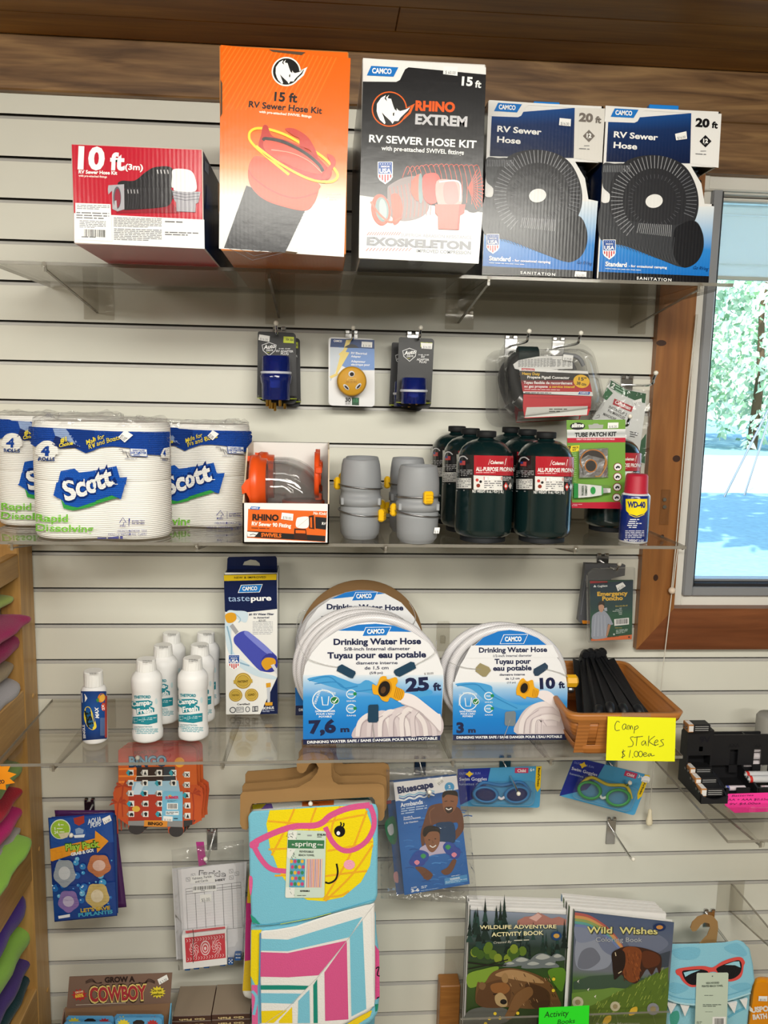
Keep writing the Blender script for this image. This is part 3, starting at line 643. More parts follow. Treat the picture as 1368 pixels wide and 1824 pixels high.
# --- two blue and white hose boxes
d = .29
for lab, ox, oy, q, kx, ty, greyed, px in (('blue and white 20 ft hose box beside the black one, its picture glaring', 840, 160, [(870.3, 177.5), (1077.7, 192), (1055, 493), (858.5, 486)], 0, 0, 1, [(464, 152), (524, 158), (522, 196), (460, 190)]),
                        ('blue and white 20 ft hose box at the right end of the top shelf', 840, 160, [(1080.4, 188.6), (1283.9, 200), (1260, 498), (1063.6, 491)], 1, 0, 0, [(1074, 236), (1134, 222), (1138, 262), (1080, 270)])):
    x0 = (at(*q[0], d).x+at(*q[3], d).x)/2; x1 = (at(*q[1], d).x+at(*q[2], d).x)/2; zt = (at(*q[0], d).z+at(*q[1], d).z)/2
    t = thing('hose_box', lab, 'box', ((x0+x1)/2, -d+.09, ZT), 'boxed sewer hose kits on the top shelf'); b = B('print')
    cx0, cz0, cz1 = x1-.047, at(q[1][0], 313+kx*4, d).z, at(q[1][0], 383+kx*0, d).z   # cut-out window at the right corner
    if kx: cz0, cz1 = at(1200, 295, d).z, at(1200, 361, d).z
    else: cz0, cz1 = at(1000, 287, d).z, at(1000, 357, d).z
    y0, y1 = -d, -d+.2; w = .003; th = {'e': 'c8b9a2'}
    # carton walls; the front panel is an outline with the corner window left open
    b.slab([(x0, y0, ZT), (x1, y0, ZT), (x1, y0, cz1), (cx0+.012, y0, cz1), (cx0+.008, y0, cz1+.02), (cx0-.008, y0, cz0-.016), (cx0-.018, y0, cz0), (x1, y0, cz0), (x1, y0, zt), (x0, y0, zt)], (0, w, 0), 'ecebe9', side='b9a98f')
    b.box((x0, y0+w, ZT), (x0+w, y1, zt), '14264e'); b.box((x0, y1-w, ZT), (x1, y1, zt), '8a7658'); b.box((x0, y0, ZT), (x1, y1, ZT+w), '2a2a2e'); b.box((x0, y0+.02, zt-w), (x1, y1, zt), 'c2b090')
    b.slab([(x1, y0, ZT), (x1, y1, ZT), (x1, y1, zt), (x1, y0, zt), (x1, y0, cz0), (x1, y0+.075, cz0), (x1, y0+.075, cz1), (x1, y0, cz1)], (-w, 0, 0), 'd8d4cc', side='b9a98f')
    A = Art(b, front(d), ox, oy, 2.974, lay=2)
    T = (lambda x, y: (x, y)) if not kx else (lambda x, y: (x+617+(y-60)*-.002, y+30-(x-90)*.004))
    def pts(L): return [T(*p) for p in L]
    A.quad(pts([(107, 130), (546, 96), (540, 362), (96, 352)]), '', 1, 1, grad=[(0, '1a4a8c'), (.3, '16305f'), (1, '0e1c3e')])
    A.poly(pts([(92, 55), (546, 84), (546, 97), (300, 82), (285, 95), (262, 138), (245, 146), (86, 140)]), 'ecebe9', 2)
    A.maker(pts([(140, 70), (266, 78), (240, 121), (118, 114)]), '1f76c8')
    A.poly(pts([(546, 96), (706, 100), (690, 386), (540, 362)]), 'dfdcd6' if greyed else 'ecebe9', 2)
    A.poly(pts([(96, 352), (230, 358), (545, 378), (600, 470), (618, 580), (665, 590), (655, 720), (60, 720)]), 'e6e6e4', 2)
    A.quad(pts([(75, 600), (668, 590), (640, 965), (58, 935)]), '', 3, 1, grad=[(0, 'dfe6ea'), (.35, '9cc0e2'), (.62, '2e86d4'), (1, '1470c6')])
    A.poly(pts([(57, 934), (641, 960), (638, 998), (54, 975)]), '141418', 4)
    # coil of black hose
    A.blob(pts([(78, 366), (140, 362), (200, 366), (250, 420), (250, 700), (150, 780), (66, 700), (68, 570), (100, 560), (110, 520), (78, 480)]), '3a3c40', 4)
    A.blob(pts([(112, 520), (140, 420), (210, 345), (330, 318), (450, 340), (530, 400), (580, 520), (575, 640), (510, 740), (380, 800), (220, 770), (130, 660)]), '2c2d31', 5, 6)
    A.blob(pts([(60, 600), (120, 640), (300, 680), (450, 690), (560, 666), (605, 730), (608, 820), (570, 890), (500, 912), (380, 870), (200, 800), (66, 762)]), '36383c', 6, 6)
    A.blob(pts([(455, 720), (500, 680), (560, 668), (605, 730), (608, 820), (570, 890), (500, 912), (450, 840)]), '1d1e22', 7, 6)
    cx, cy_ = 350, 560
    for i in range(46):
        a = PI*.72+i*.098; r0, r1 = 168, 232-(8 if i > 30 else 0); ca, sa = math.cos(a), math.sin(a); A.line(pts([(cx+r0*ca, cy_+r0*sa*1.02), (cx+r1*ca, cy_+r1*sa*1.03)]), 4.5, '8b8d92' if i < 34 else '66686e', 8)
    for i in range(40): a = i*2*PI/40; ca, sa = math.cos(a), math.sin(a); A.line(pts([(cx+118*ca, cy_+118*sa), (cx+140*ca, cy_+140*sa)]), 2.5, '5a5c62', 8)
    for i in range(16): A.line(pts([(84+i*9, 372), (82+i*9, 408)]), 3, '8b8d92', 7)
    for i in range(18): A.line(pts([(270+i*10, 678+i*.6), (258+i*10.5, 730+i*1.2)]), 3, 'a2a4a8', 8)
    for i in range(22): A.curve(pts([(100+i*17, 690+i*3), (92+i*17, 740+i*5), (130+i*16, 792+i*5)]), 2, '55575c', 8, 3)
    A.ell(*T(348, 562), 46, 36, 'e8e8e6', 9, 24, -.2); A.blob(pts([(72, 566), (86, 526), (112, 522), (108, 566)]), 'e8e8e6', 9)
    A.txt('RV Sewer', T(134, 222), T(368, 240), 32, 'f2f2f0', 5, .03); A.txt('Hose', T(133, 278), T(258, 288), 32, 'f2f2f0', 5, .03)
    tc = '77706a' if greyed else '141418'  # greyer lettering on the first box
    A.txt('20', T(566, 166), T(640, 172), 44, tc, 5, .05); A.txt('ft', T(652, 174), T(684, 178), 34, tc, 5, .04)
    c = T(620, 246); A.poly([(c[0]-32, c[1]), (c[0], c[1]-33), (c[0]+32, c[1]), (c[0], c[1]+33)], tc if greyed else '1c1c20', 5); A.txt('12', (c[0]-13, c[1]+8), (c[0]+13, c[1]+9), None, 'f4f4f2', 6, .05); A.fine(c[0]-9, c[1]+13, c[0]+9, c[1]+18, 1, 'dddddd', 6)
    A.fine(*T(594, 296), T(646, 0)[0], T(594, 304)[1], 1, '88888a', 5); A.fine(*T(568, 310), T(668, 0)[0], T(568, 320)[1], 1, '77777a', 5, 6)
    p = T(80, 768); A.shield(p[0], p[1], 62, 100, 9)
    A.txt('Standard', T(90, 904), T(204, 910), 24, 'f2f6fa', 9, .04); A.txt('- for occasional camping', T(214, 910), T(416, 920), 13, 'f2f6fa', 9, .03); A.fine(*T(90, 916), T(428, 0)[0], T(90, 924)[1], 1, 'd8e6f4', 9, 16)
    A.txt('Go RVing', T(556, 922), T(636, 930), 18, '0c3c78', 9, 0, .3)
    A.txt('SANITATION', T(256, 976), T(440, 987), 15, 'f2f2f0', 9, .03, 0, 1.35)
    A.price(px, '$16.00', 10)
    if greyed: A.price([(546, 962), (606, 966), (604, 992), (542, 990)], '$16.00', 10)
    b.obj('carton', t)
    b = B('print'); zc = at(q[0][0]+75, q[0][1]+3, d).z; a0, a1 = (x0+.075, x0+.118) if not kx else (x0+.072, x0+.122)
    b.box((a0, y0+.001, zt-.001), (a1, y0+.012, zt+(.0035 if not kx else .007)), '2382d8', ch=.001); b.obj('tuck_tab', t)
    b = B('rubber')                                   # the real hose showing through the corner window
    P = []
    for i in range(12*9+1):
        u = i/108; P.append((x1-.052+.042*u, -d+.055+.0*u, (cz0+cz1)/2+.06-.12*u))
    rr = [.028 if (i//3) % 2 else .032 for i in range(len(P))]
    b.tube([(x1-.042+.008*math.sin(i*.1), -d+.045, cz1-.02+(cz0-cz1+.04)*i/48) for i in range(49)], [.033 if (i//2) % 2 else .030 for i in range(49)], '17181c', n=20); b.obj('hose', t)
# ------------------------------------------------------------------ chrome peg hooks and what hangs on them
def hook(lab, x, z, d, pw=.026, ph=.036, up=.016, tip=True, dx=0, rod=True, drop=.012):
    """x, z: middle of the back plate just under a groove lip; d: reach of the rod"""
    t = thing('peg_hook', lab, 'hook', (x, 0, z), 'chrome slat-wall hooks'); b = B('chrome')
    b.box((x-pw/2, -.0042, z-ph), (x+pw/2, -.0012, z+.002), ch=.0008)
    b.box((x-pw/2, -.006, z+.0005), (x-pw*.12, .002, z+.0085), ch=.0015); b.box((x+pw*.12, -.006, z+.0005), (x+pw/2, .002, z+.0085), ch=.0015); b.obj('back_plate', t)
    if rod:
        b = B('chrome'); P = [(x, -.003, z-drop), (x, -.02, z-drop), (x+dx*.8, -d+.022, z-drop), (x+dx*.95, -d+.008, z-drop+up*.55), (x+dx, -d, z-drop+up)]
        b.tube(smooth(P, 5), .0026, n=10); b.obj('rod', t)
        if tip: b = B('satin'); b.lathe([(.0001, -.0045), (.003, -.0038), (.0045, -.001), (.0042, .002), (.002, .004)], (x+dx, -d-.001, z-drop+up+.002), 'ece8dc', n=12); b.obj('end_cap', t)
    return t
def rrect(x0, y0, x1, y1, r, n=5, rs=None):
    """rounded rectangle outline in view pixels, clockwise from the top left"""
    o = []; rs = rs or (r, r, r, r)
    for (cx, cy_, a0), r in zip(((x0+rs[0], y0+rs[0], PI), (x1-rs[1], y0+rs[1], 1.5*PI), (x1-rs[2], y1-rs[2], 0), (x0+rs[3], y1-rs[3], .5*PI)), rs):
        o += [(cx+r*math.cos(a0+i*PI/2/n), cy_+r*math.sin(a0+i*PI/2/n)) for i in range(n+1)]
    return o
def warp(pts, q, src):
    """map points of the rectangle SRC (x0 y0 x1 y1) into the quad Q (tl tr br bl)"""
    a, b, c, d = [V((*p, 0)) for p in q]; o = []
    for x, y in pts:
        u = (x-src[0])/(src[2]-src[0]); w = (y-src[1])/(src[3]-src[1]); p = (a*(1-u)+b*u)*(1-w)+(d*(1-u)+c*u)*w; o.append((p.x, p.y))
    return o
def sheet(b, sf, vw, pts, th, c, m=None, side=None):
    """flat piece with the outline PTS (view VW = ox, oy, scale) on surface SF, TH thick towards the wall"""
    P = [hit(sf, vw[0]+x/vw[2], vw[1]+y/vw[2], 0) for x, y in pts]
    ar = sum(pts[i-1][0]*pts[i][1]-pts[i][0]*pts[i-1][1] for i in range(len(pts)))
    if ar > 0: P.reverse()
    return b.slab(P, -sf[2]*th, c, m, side)
VW = (430, 570, 3.697)
def plug_pack(lab, q, d, plug, shieldbox, text, tag_q, price_t, prongs, grp='plug adapters hanging on hooks'):
    sf = front(d); pc = at(VW[0]+(q[0][0]+q[1][0])/2/VW[2], VW[1]+q[0][1]/VW[2], d)
    t = thing('adapter_pack', lab, 'adapter plug', pc, grp); b = B('card')
    out = warp(rrect(0, 0, 100, 190, 7, 4, (5, 9, 16, 16)), q, (0, 0, 100, 190)); sheet(b, sf, VW, out, .0025, '1a1a1e')
    A = Art(b, sf, *VW)
    x, y, w, h = shieldbox
    S0 = [(x, y+h*.2), (x+w*.5, y), (x+w, y+h*.2), (x+w*.92, y+h*.62), (x+w*.5, y+h), (x+w*.08, y+h*.62)]
    A.line(S0, 5, 'd8d8da', 2, True); A.txt('Auto', (x+w*.1, y+h*.52), (x+w*.95, y+h*.4), None, 'f4f4f4', 3, .03, .3); A.txt('DRIVE', (x+w*.3, y+h*.68), (x+w*.78, y+h*.66), None, 'e0e0e0', 3, .03); A.fine(x+w*.35, y+h*.76, x+w*.68, y+h*.82, 1, 'd8e03a', 3)
    for s, a, bb in text: A.txt(s, a, bb, None, 'e8e8ea', 3, .02)
    if tag_q[1]: A.poly(tag_q[1], 'd2e030', 3); A.txt('50A 30A', ((tag_q[1][0][0]+14), tag_q[1][3][1]-16), (tag_q[1][1][0]-4, tag_q[1][2][1]-14), 16, '2a2a20', 4, .02)
    A.price(tag_q[0], price_t); b.obj('backing_card', t)
    # moulded tray lip at the foot
    b = B('card'); p0 = at(VW[0]+q[3][0]/VW[2], VW[1]+(q[3][1]-8)/VW[2], d); p1 = at(VW[0]+q[2][0]/VW[2], VW[1]+(q[2][1]-8)/VW[2], d); cx = (p0.x+p1.x)/2; r = (p1.x-p0.x)/2
    R = [(cx-r+2*r*i/16, -d-.036*math.sin(PI*i/16)**.6) for i in range(17)]
    for i in range(16):
        (xa, ya), (xb, yb) = R[i], R[i+1]; zz = p0.z+.001
        b.poly([(xa, ya, zz), (xb, yb, zz), (xb, yb, zz+.0065), (xa, ya, zz+.0065)], '222226'); b.poly([(xa, ya-.0003, zz), (xb, yb-.0003, zz), (xb, yb-.0003, zz+.0016), (xa, ya-.0003, zz+.0016)], 'b8c83a')
    b.poly([(x, y, p0.z+.0012) for x, y in R], '1c1c20'); b.obj('tray', t)
    # blue plug
    k = 1/VW[2]; top = at(VW[0]+plug[0]*k, VW[1]+plug[1]*k, d+.028); bot = at(VW[0]+plug[0]*k, VW[1]+plug[2]*k, d+.028); rr = plug[3]*k/FPX*(1.68-d-.03); H = top.z-bot.z
    prof = [(rr*.96, 0), (rr, H*.02), (rr, H*.36), (rr*1.06, H*.40), (rr*1.12, H*.54), (rr*1.06, H*.58), (rr*1.0, H*.63), (rr*.98, H*.97), (rr*.9, H)] if plug[4] else [(rr*.95, 0), (rr, H*.03), (rr, H*.42), (rr*1.04, H*.46), (rr*1.04, H*.54), (rr, H*.58), (rr*.98, H*.96), (rr*.9, H)]
    b = B('bluetint'); b.lathe(prof, (top.x, -d-rr*.95, bot.z), n=28); pb_ = b.obj('plug_body', t)
    b = B('steel'); b.box((top.x-.008, -d-rr*.95-.004, bot.z+H*.3), (top.x+.006, -d-rr*.95+.004, bot.z+H*.85)); b.obj('contact', pb_)
    b = B('plastic'); zb = bot.z+H*(.62 if plug[4] else .5); b.lathe([(rr*1.05, -.0022), (rr*1.09, -.001), (rr*1.09, .001), (rr*1.05, .0022)], (top.x, -d-rr*.95, zb), 'c6cad6', n=28); b.obj('band', pb_)
    for px, py in prongs:
        b = B('brass'); p = at(VW[0]+px*k, VW[1]+py*k, d+.026); b.lathe([(.0028, .016), (.0028, .001), (.002, -.001)], p, n=10); b.obj('prong', t)
    return t
# hooks of the upper row
def pxhook(lab, px, d, **k):
    p = at(px[0], px[1], 0); return hook(lab, p.x, p.z, d, **k)
pxhook('chrome hook holding the left black plug adapter pack', (498, 590), .12)
pxhook('chrome hook holding the round yellow adapter', (626, 596), .10)
pxhook('chrome hook holding the right black plug adapter packs', (736, 598), .13)
pxhook('chrome hook at the left end of the clear propane connector packs', (910, 605), .15, ph=.05)
pxhook('chrome hook at the right of the clear propane connector packs', (994, 608), .15, ph=.05)
pxhook('chrome hook with bent tip sticking out over the mantle packet', (1116, 676), .15, up=.02)
pxhook('chrome hook holding the green tube patch kit', (1062, 742), .19)
pa = plug_pack('black card pack with tall blue plug adapter, leftmost of the hanging row', [(108, 75), (358, 85), (365, 560), (103, 528)], .075, (228, 236, 526, 92, 1), (136, 148, 94, 86), [('50 AMP - 30 AMP', (246, 192), (322, 193)), ('RV ADAPTER', (230, 211), (342, 214)), ('PLUG', (260, 229), (310, 230))],
          ([(118, 95), (188, 106), (184, 144), (112, 132)], [(278, 108), (346, 112), (346, 154), (276, 150)]), '$16.00', ((170, 565), (188, 580), (255, 565)))
pb = plug_pack('black card pack with short blue plug adapter, front one of the right pair', [(1038, 112), (1270, 124), (1247, 590), (1018, 556)], .095, (1140, 380, 552, 84, 0), (1062, 186, 90, 86), [('50 AMP - 30 AMP', (1165, 232), (1235, 234)), ('RV', (1184, 249), (1208, 250)), ('ADAPTER', (1154, 266), (1236, 269)), ('PLUG', (1172, 282), (1218, 284))],
          ([(1180, 150), (1258, 154), (1254, 192), (1186, 188)], [(1180, 146), (1256, 150), (1254, 180), (1180, 176)]), '$16.00', ((1112, 552), (1155, 556)))
l = pb.location; dup(pb, (l.x-.008, l.y+.066, l.z-.006), 'black card pack with blue plug adapter, hidden behind the right front one')
l = pa.location; dup(pa, (l.x+.006, l.y+.060, l.z-.006), 'black card pack with blue plug adapter, hidden behind the leftmost one')
# round yellow adapter
d = .055; sf = front(d); t = thing('adapter_pack', 'white card with round yellow three slot adapter, middle of the hanging row', 'adapter plug', at(626, 602, d), 'plug adapters hanging on hooks'); b = B('card')
q = [(574, 112), (876, 124), (878, 572), (574, 562)]
sheet(b, sf, VW, warp(rrect(0, 0, 100, 150, 8), q, (0, 0, 100, 150)), .0015, 'e9eaec'); A = Art(b, sf, *VW)
A.poly([(590, 122), (876, 132), (876, 190), (584, 178)], '163a74'); A.poly([(640, 178), (876, 190), (876, 330), (720, 330), (660, 300)], '6f93cf', 2); A.poly([(584, 180), (700, 184), (590, 400), (584, 400)], 'c9d2dc', 2)
A.poly([(690, 132), (726, 130), (686, 210), (712, 214), (632, 352), (640, 360), (590, 386), (580, 372), (620, 352), (650, 236), (640, 226), (672, 196)], 'e8d27a', 3)
A.maker([(606, 126), (680, 130), (668, 153), (592, 149)], '0e3a82'); A.txt('RV Electrical', (722, 224), (826, 229), None, 'f4f6fa', 4, .02); A.txt('Adapter', (722, 245), (786, 248), None, 'f4f6fa', 4, .02); A.txt('Adaptateur', (722, 278), (816, 282), None, 'f4f6fa', 4, .02); A.txt('electrique pour', (722, 299), (846, 302), None, 'f4f6fa', 4, .02)
A.poly([(682, 512), (724, 512), (724, 562), (682, 560)], 'd4d4d4', 3); A.txt('30', (684, 538), (720, 539), None, '16161a', 4, .05); A.fine(686, 545, 720, 558, 2, '44444a', 4); A.poly([(728, 510), (775, 512), (774, 562), (728, 560)], '0f4a2c', 3); A.txt('15', (738, 540), (768, 541), None, '1f7a48', 4, .05)
A.price([(792, 142), (862, 146), (860, 182), (790, 178)], '$ 31.00'); A.poly([(676, 180), (700, 166), (725, 158), (752, 166), (776, 184), (700, 184)], '24242a', 4); b.obj('backing_card', t)
c = at(VW[0]+727/VW[2], VW[1]+404/VW[2], d+.02); r = 92/VW[2]/FPX*1.62; b = B('satin')
b.lathe([(r*1.04, -.018), (r*1.04, -.002), (r*.97, .004), (r*.9, .0055), (.0002, .006)], c, 'cf9a28', axis='Y', n=40); A = Art(b, front(d+.026), *VW, lay=2)
A.poly([(700, 380), (758, 382), (752, 400), (694, 398)], 'dcae48'); A.txt('CAMCO', (704, 396), (750, 397), None, 'b08024', 2, .03); A.txt('30-15 RV', (688, 414), (762, 415), None, 'b08024', 2, .03); yp_ = b.obj('yellow_plug', t)
for x, y, w, h, ro in ((725, 355, 17, 17, 0), (690, 442, 9, 22, -.8), (770, 436, 9, 22, .75)):
    b = B('steel'); A = Art(b, front(d+.0265), *VW, lay=3); A.ell(x, y, w+3, h+3, 'ffffff', 1, 20, ro); A.b.dm = 'rubber'; A.m = 'rubber'; A.ell(x+2, y+2, w-3, h-4, '2a2018', 2, 18, ro); b.obj('contact_slot', yp_)
# clear clamshells with propane connector hose
VC = (850, 580, 3.909)
def ringpts(d, q, r, n=5):
    x0, y0, x1, y1 = 0, 0, 100, 70; return [at(VC[0]+x/VC[2], VC[1]+y/VC[2], d) for x, y in warp(rrect(x0, y0, x1, y1, r, n), q, (x0, y0, x1, y1))]
def clamshell(lab, d, sx, sy, front_art):
    Q = lambda L: [(x+sx, y+sy) for x, y in L]
    t = thing('connector_pack', lab, 'hose connector', at(VC[0]+(500+sx)/VC[2], VC[1]+(140+sy)/VC[2], d), 'clear connector clamshells'); 
    fl = [(150, 108), (800, 128), (912, 590), (150, 696)] if front_art else [(112, 140), (800, 128), (880, 590), (118, 690)]
    b = B('clam'); b.loft([ringpts(d-.001, Q(fl), 14), ringpts(d, Q(fl), 14)])
    i1 = [(196, 178), (780, 170), (872, 560), (222, 640)]; i2 = [(214, 190), (760, 184), (836, 530), (250, 600)]
    b.loft([ringpts(d, Q([(180, 168), (798, 160), (890, 580), (205, 662)]), 14), ringpts(d+.020, Q(i1), 16), ringpts(d+.055, Q(i1), 16), ringpts(d+.062, Q(i2), 16)], caps=(False, True)); b.obj('clear_shell', t)
    f = lambda x, y, dd: at(VC[0]+(x+sx)/VC[2], VC[1]+(y+sy)/VC[2], dd)
    b = B('rubber'); b.tube(smooth([f(420, 210, d+.03), f(300, 230, d+.03), f(245, 330, d+.03), f(280, 470, d+.03), f(330, 560, d+.03)], 6), .0125, '17181a', n=14); b.lathe([(.014, -.02), (.016, -.018), (.016, .018), (.012, .02)], f(350, 205, d+.03), '1b2a2a', axis='X'); b.obj('hose', t)
    b = B('steel'); b.tube([f(276, 500, d+.03), f(330, 540, d+.03)], [.0145, .0145], n=14); b.obj('ferrule', t)
    b = B('rubber'); b.tube(smooth([f(600, 200, d+.02), f(700, 220, d+.02), f(740, 280, d+.02)], 6), .004, '8a8c90', n=10); b.obj('cable', t)
    # instruction paper and printed card
    b = B('paper'); sf = front(d+.047); sheet(b, sf, VC, Q([(250, 270), (290, 240), (420, 215), (660, 210), (665, 300), (300, 310), (262, 300)]), .0004, 'e8e8e6'); A = Art(b, sf, VC[0]+sx/VC[2], VC[1]+sy/VC[2], VC[2])
    for i in range(11): A.fine(285+i*22, 232-i*1.4+8, 303+i*22, 292, 7, '55555a', 2, 0, .35, i)
    for i in range(4): A.fine(520+i*36, 232+4, 548+i*36, 290, 7, '66666a', 2, 0, .35, i+20)
    b.obj('leaflet', t)
    b = B('card'); sf = front(d+.050); A = Art(b, sf, VC[0]+sx/VC[2], VC[1]+sy/VC[2], VC[2])
    sheet(b, sf, VC, Q([(290, 292), (770, 318), (806, 490), (322, 470)]), .0004, 'eeeeec')
    A.poly([(293, 314), (772, 336), (783, 380), (304, 380)], '17120f', 1); A.quad([(304, 378), (782, 378), (800, 462), (316, 458)], '', 1, 1, grad=[(0, '5a1414'), (.4, 'a81e26'), (1, 'c4202e')])
    A.poly([(308, 296), (398, 300), (400, 316), (310, 312)], 'c42030', 2); A.txt('Olympian', (314, 311), (394, 314), 10, 'ffffff', 3, .02)
    A.txt('Heavy Duty', (312, 342), (436, 346), 19, 'f0c22a', 3, .03); A.txt('Propane Pigtail Connector', (348, 367), (642, 372), 19, 'f6f4f2', 3, .03); A.txt('Tuyau flexible de raccordement', (322, 404), (662, 410), 19, 'f6f4f2', 3, .03); A.txt('au gaz propane', (326, 430), (490, 432), 17, 'f6f4f2', 3, .03); A.txt('a service intensif', (502, 432), (680, 434), 17, 'f0c22a', 3, .03)
    A.fine(328, 441, 774, 452, 1, 'f0d0d0', 3, 8); A.fine(332, 464, 662, 474, 1, '333338', 3, 6); A.fine(480, 318, 764, 332, 1, 'f0f0f0', 3, 6); A.fine(560, 306, 760, 314, 1, '444448', 3, 6)
    A.ell(725, 388, 57, 46, 'f0bc1c', 3, 28, .2); A.txt("15''", (704, 380), (758, 384), 22, '16120c', 4, .03); A.txt('38 cm', (690, 410), (756, 420), 22, '16120c', 4, .03); A.maker([(712, 458), (786, 461), (780, 481), (700, 478)], '2462b4', rim=('ffffff', 1.05)); A.price([(598, 200), (668, 208), (662, 248), (594, 240)], '$ 39.00'); b.obj('label_card', t)
    b = B('card'); sf = front(d+.047); A = Art(b, sf, VC[0]+sx/VC[2], VC[1]+sy/VC[2], VC[2]); sheet(b, sf, VC, Q([(322, 478), (796, 492), (790, 575), (770, 625), (330, 645), (318, 570)]), .0004, 'c8202c')
    A.poly([(345, 568), (770, 560), (764, 622), (330, 640)], 'd8d8d2', 1); A.fine(500, 578, 625, 610, 2, '66665f', 2); A.line([(340, 500), (795, 505)], 2, 'a01820', 2); b.obj('red_card', t)
    return t
clamshell('clear clamshell with black propane hose and red label, front one', .10, 0, 0, True)
clamshell('clear clamshell with black propane hose, behind the front one and shifted left', .03, -58, 30, False)
# mantle packet
d = .075; sf = front(d); t = thing('mantle_packet', 'white and green packet of lantern mantles tilted on its hook', 'packet', at(1116, 690, d)); b = B('card')
sheet(b, sf, VC, [(932, 378), (1040, 446), (1170, 470), (1176, 545), (1140, 800), (1162, 960), (1100, 940), (1040, 800), (1000, 760), (800, 650), (880, 520), (900, 440)], .004, 'dfe1e0'); A = Art(b, sf, *VC)
A.poly([(932, 380), (1040, 448), (1176, 474), (1168, 540), (1120, 530), (1050, 500), (1000, 476), (920, 430)], '12552f'); A.poly([(905, 430), (945, 470), (900, 520), (870, 500)], '1b6a3a'); A.txt('2', (925, 428), (950, 440), 36, 'f0f4f0', 3, .04); A.fine(962, 408, 1034, 468, 3, '9ac0a6', 3, 40)
A.poly([(955, 508), (1088, 566), (1072, 602), (942, 548)], 'b4202e', 2); A.txt('Coleman', (956, 540), (1062, 588), 27, 'f4eeee', 3, .03, .2); A.txt('INSTA-CLIP 2', (914, 572), (1036, 630), 20, '26262a', 3, .01); A.txt('99S MANTLES', (904, 597), (1022, 655), 20, '26262a', 3, .01); A.txt('MANCHONS', (874, 622), (960, 662), 20, '26262a', 3, .01)
A.poly([(1140, 800), (1176, 750), (1166, 960), (1120, 945)], '12552f', 2); A.fine(1062, 735, 1120, 780, 3, '55555a', 3, 12); A.curve([(830, 628), (850, 622), (846, 640), (820, 645)], 3, '77777a', 3)
A.price([(1078, 526), (1142, 506), (1144, 538), (1088, 560)], '$7.99'); b.obj('pouch', t)
b = B('wrap'); sheet(b, front(d+.004), VC, [(926, 366), (1044, 436), (1200, 450), (1204, 620), (1180, 800), (1176, 975), (1095, 955), (1030, 815), (990, 775), (785, 655), (870, 510)], .006, 'ffffff'); b.obj('clear_sleeve', t)
# tube patch kit
d = .205; sf = front(d); t = thing('patch_kit', 'green hanging card with tube patch kit in a clear blister', 'patch kit', at(1075, 745, d)); b = B('card')
sheet(b, sf, VC, [(622, 658), (1032, 654), (1030, 1255), (1015, 1276), (644, 1270), (634, 1200)], .0012, '72a23e'); A = Art(b, sf, *VC)
A.quad([(624, 725), (1032, 720), (1032, 780), (626, 782)], '', 1, 1, grad=[(0, 'f0f0f0'), (.5, 'b4b8b8'), (1, 'e4e4e4')]); A.quad([(626, 782), (1032, 780), (1032, 812), (628, 816)], 'c01c38', 1); A.poly([(640, 1232), (1030, 1226), (1030, 1255), (1015, 1276), (644, 1270)], 'c01c38', 1)
A.ell(698, 700, 52, 26, '14141a', 2); A.txt('slime', (656, 708), (742, 706), 30, 'f2f2f0', 3, .04, .2); A.txt('TUBE PATCH KIT', (680, 775), (970, 768), 30, '1a1a1e', 3, .04, .1); A.txt('GREAT FOR BIKES AND OTHER INFLATABLES', (690, 797), (956, 795), 11, 'f0dce0', 3, .02)
A.poly([(628, 838), (712, 832), (706, 874), (640, 882)], 'f0d824', 2); A.txt('7', (634, 872), (656, 870), 32, '16161a', 3, .05); A.txt('PIECE', (664, 856), (704, 852), 12, '16161a', 3, .03); A.txt('KIT', (664, 872), (690, 870), 12, '16161a', 3, .03)
for i, (x, y) in enumerate(((978, 984), (976, 1052), (974, 1124), (970, 1196))): A.ell(x, y, 30, 29, '8a2630', 2); A.ell(x, y, 25, 24, 'eceeec', 3); A.ell(x-8, y+4, 7, 7, '2a2a2c', 4, 10); A.ell(x+9, y+4, 6, 6, '2a2a2c', 4, 10); A.poly([(x-14, y), (x-2, y-10), (x+14, y-4), (x+10, y+5)], '2a2a2c', 4)
A.fine(645, 885, 690, 1215, 22, 'a5cf84', 2, 0, .3); A.fine(645, 1242, 730, 1260, 2, 'e8b0bc', 3); A.price([(908, 676), (982, 674), (980, 712), (906, 716)], '$ 8.20')
A.poly([(772, 690), (800, 690), (812, 682), (838, 682), (850, 690), (878, 690), (874, 716), (778, 718)], 'aeb0ac', 2); b.obj('backing_card', t)
b = B('clam')
def bl(q, r, dd): return [at(VC[0]+x/VC[2], VC[1]+y/VC[2], dd) for x, y in warp(rrect(0, 0, 100, 100, r), q, (0, 0, 100, 100))]
q1 = [(702, 858), (916, 846), (916, 1062), (704, 1066)]; b.loft([bl(q1, 9, d+.001), bl([(712, 868), (906, 856), (906, 1052), (714, 1056)], 9, d+.012)], caps=(False, True)); q2 = [(690, 1098), (930, 1110), (936, 1176), (694, 1196)]; b.loft([bl(q2, 14, d+.001), bl([(700, 1106), (920, 1118), (926, 1168), (704, 1188)], 14, d+.012)], caps=(False, True)); b.obj('blister', t)
b = B('foil'); A = Art(b, front(d+.003), *VC); A.poly([(708, 864), (910, 852), (910, 1058), (710, 1062)], 'd8dadc'); b.obj('foil_bed', t)
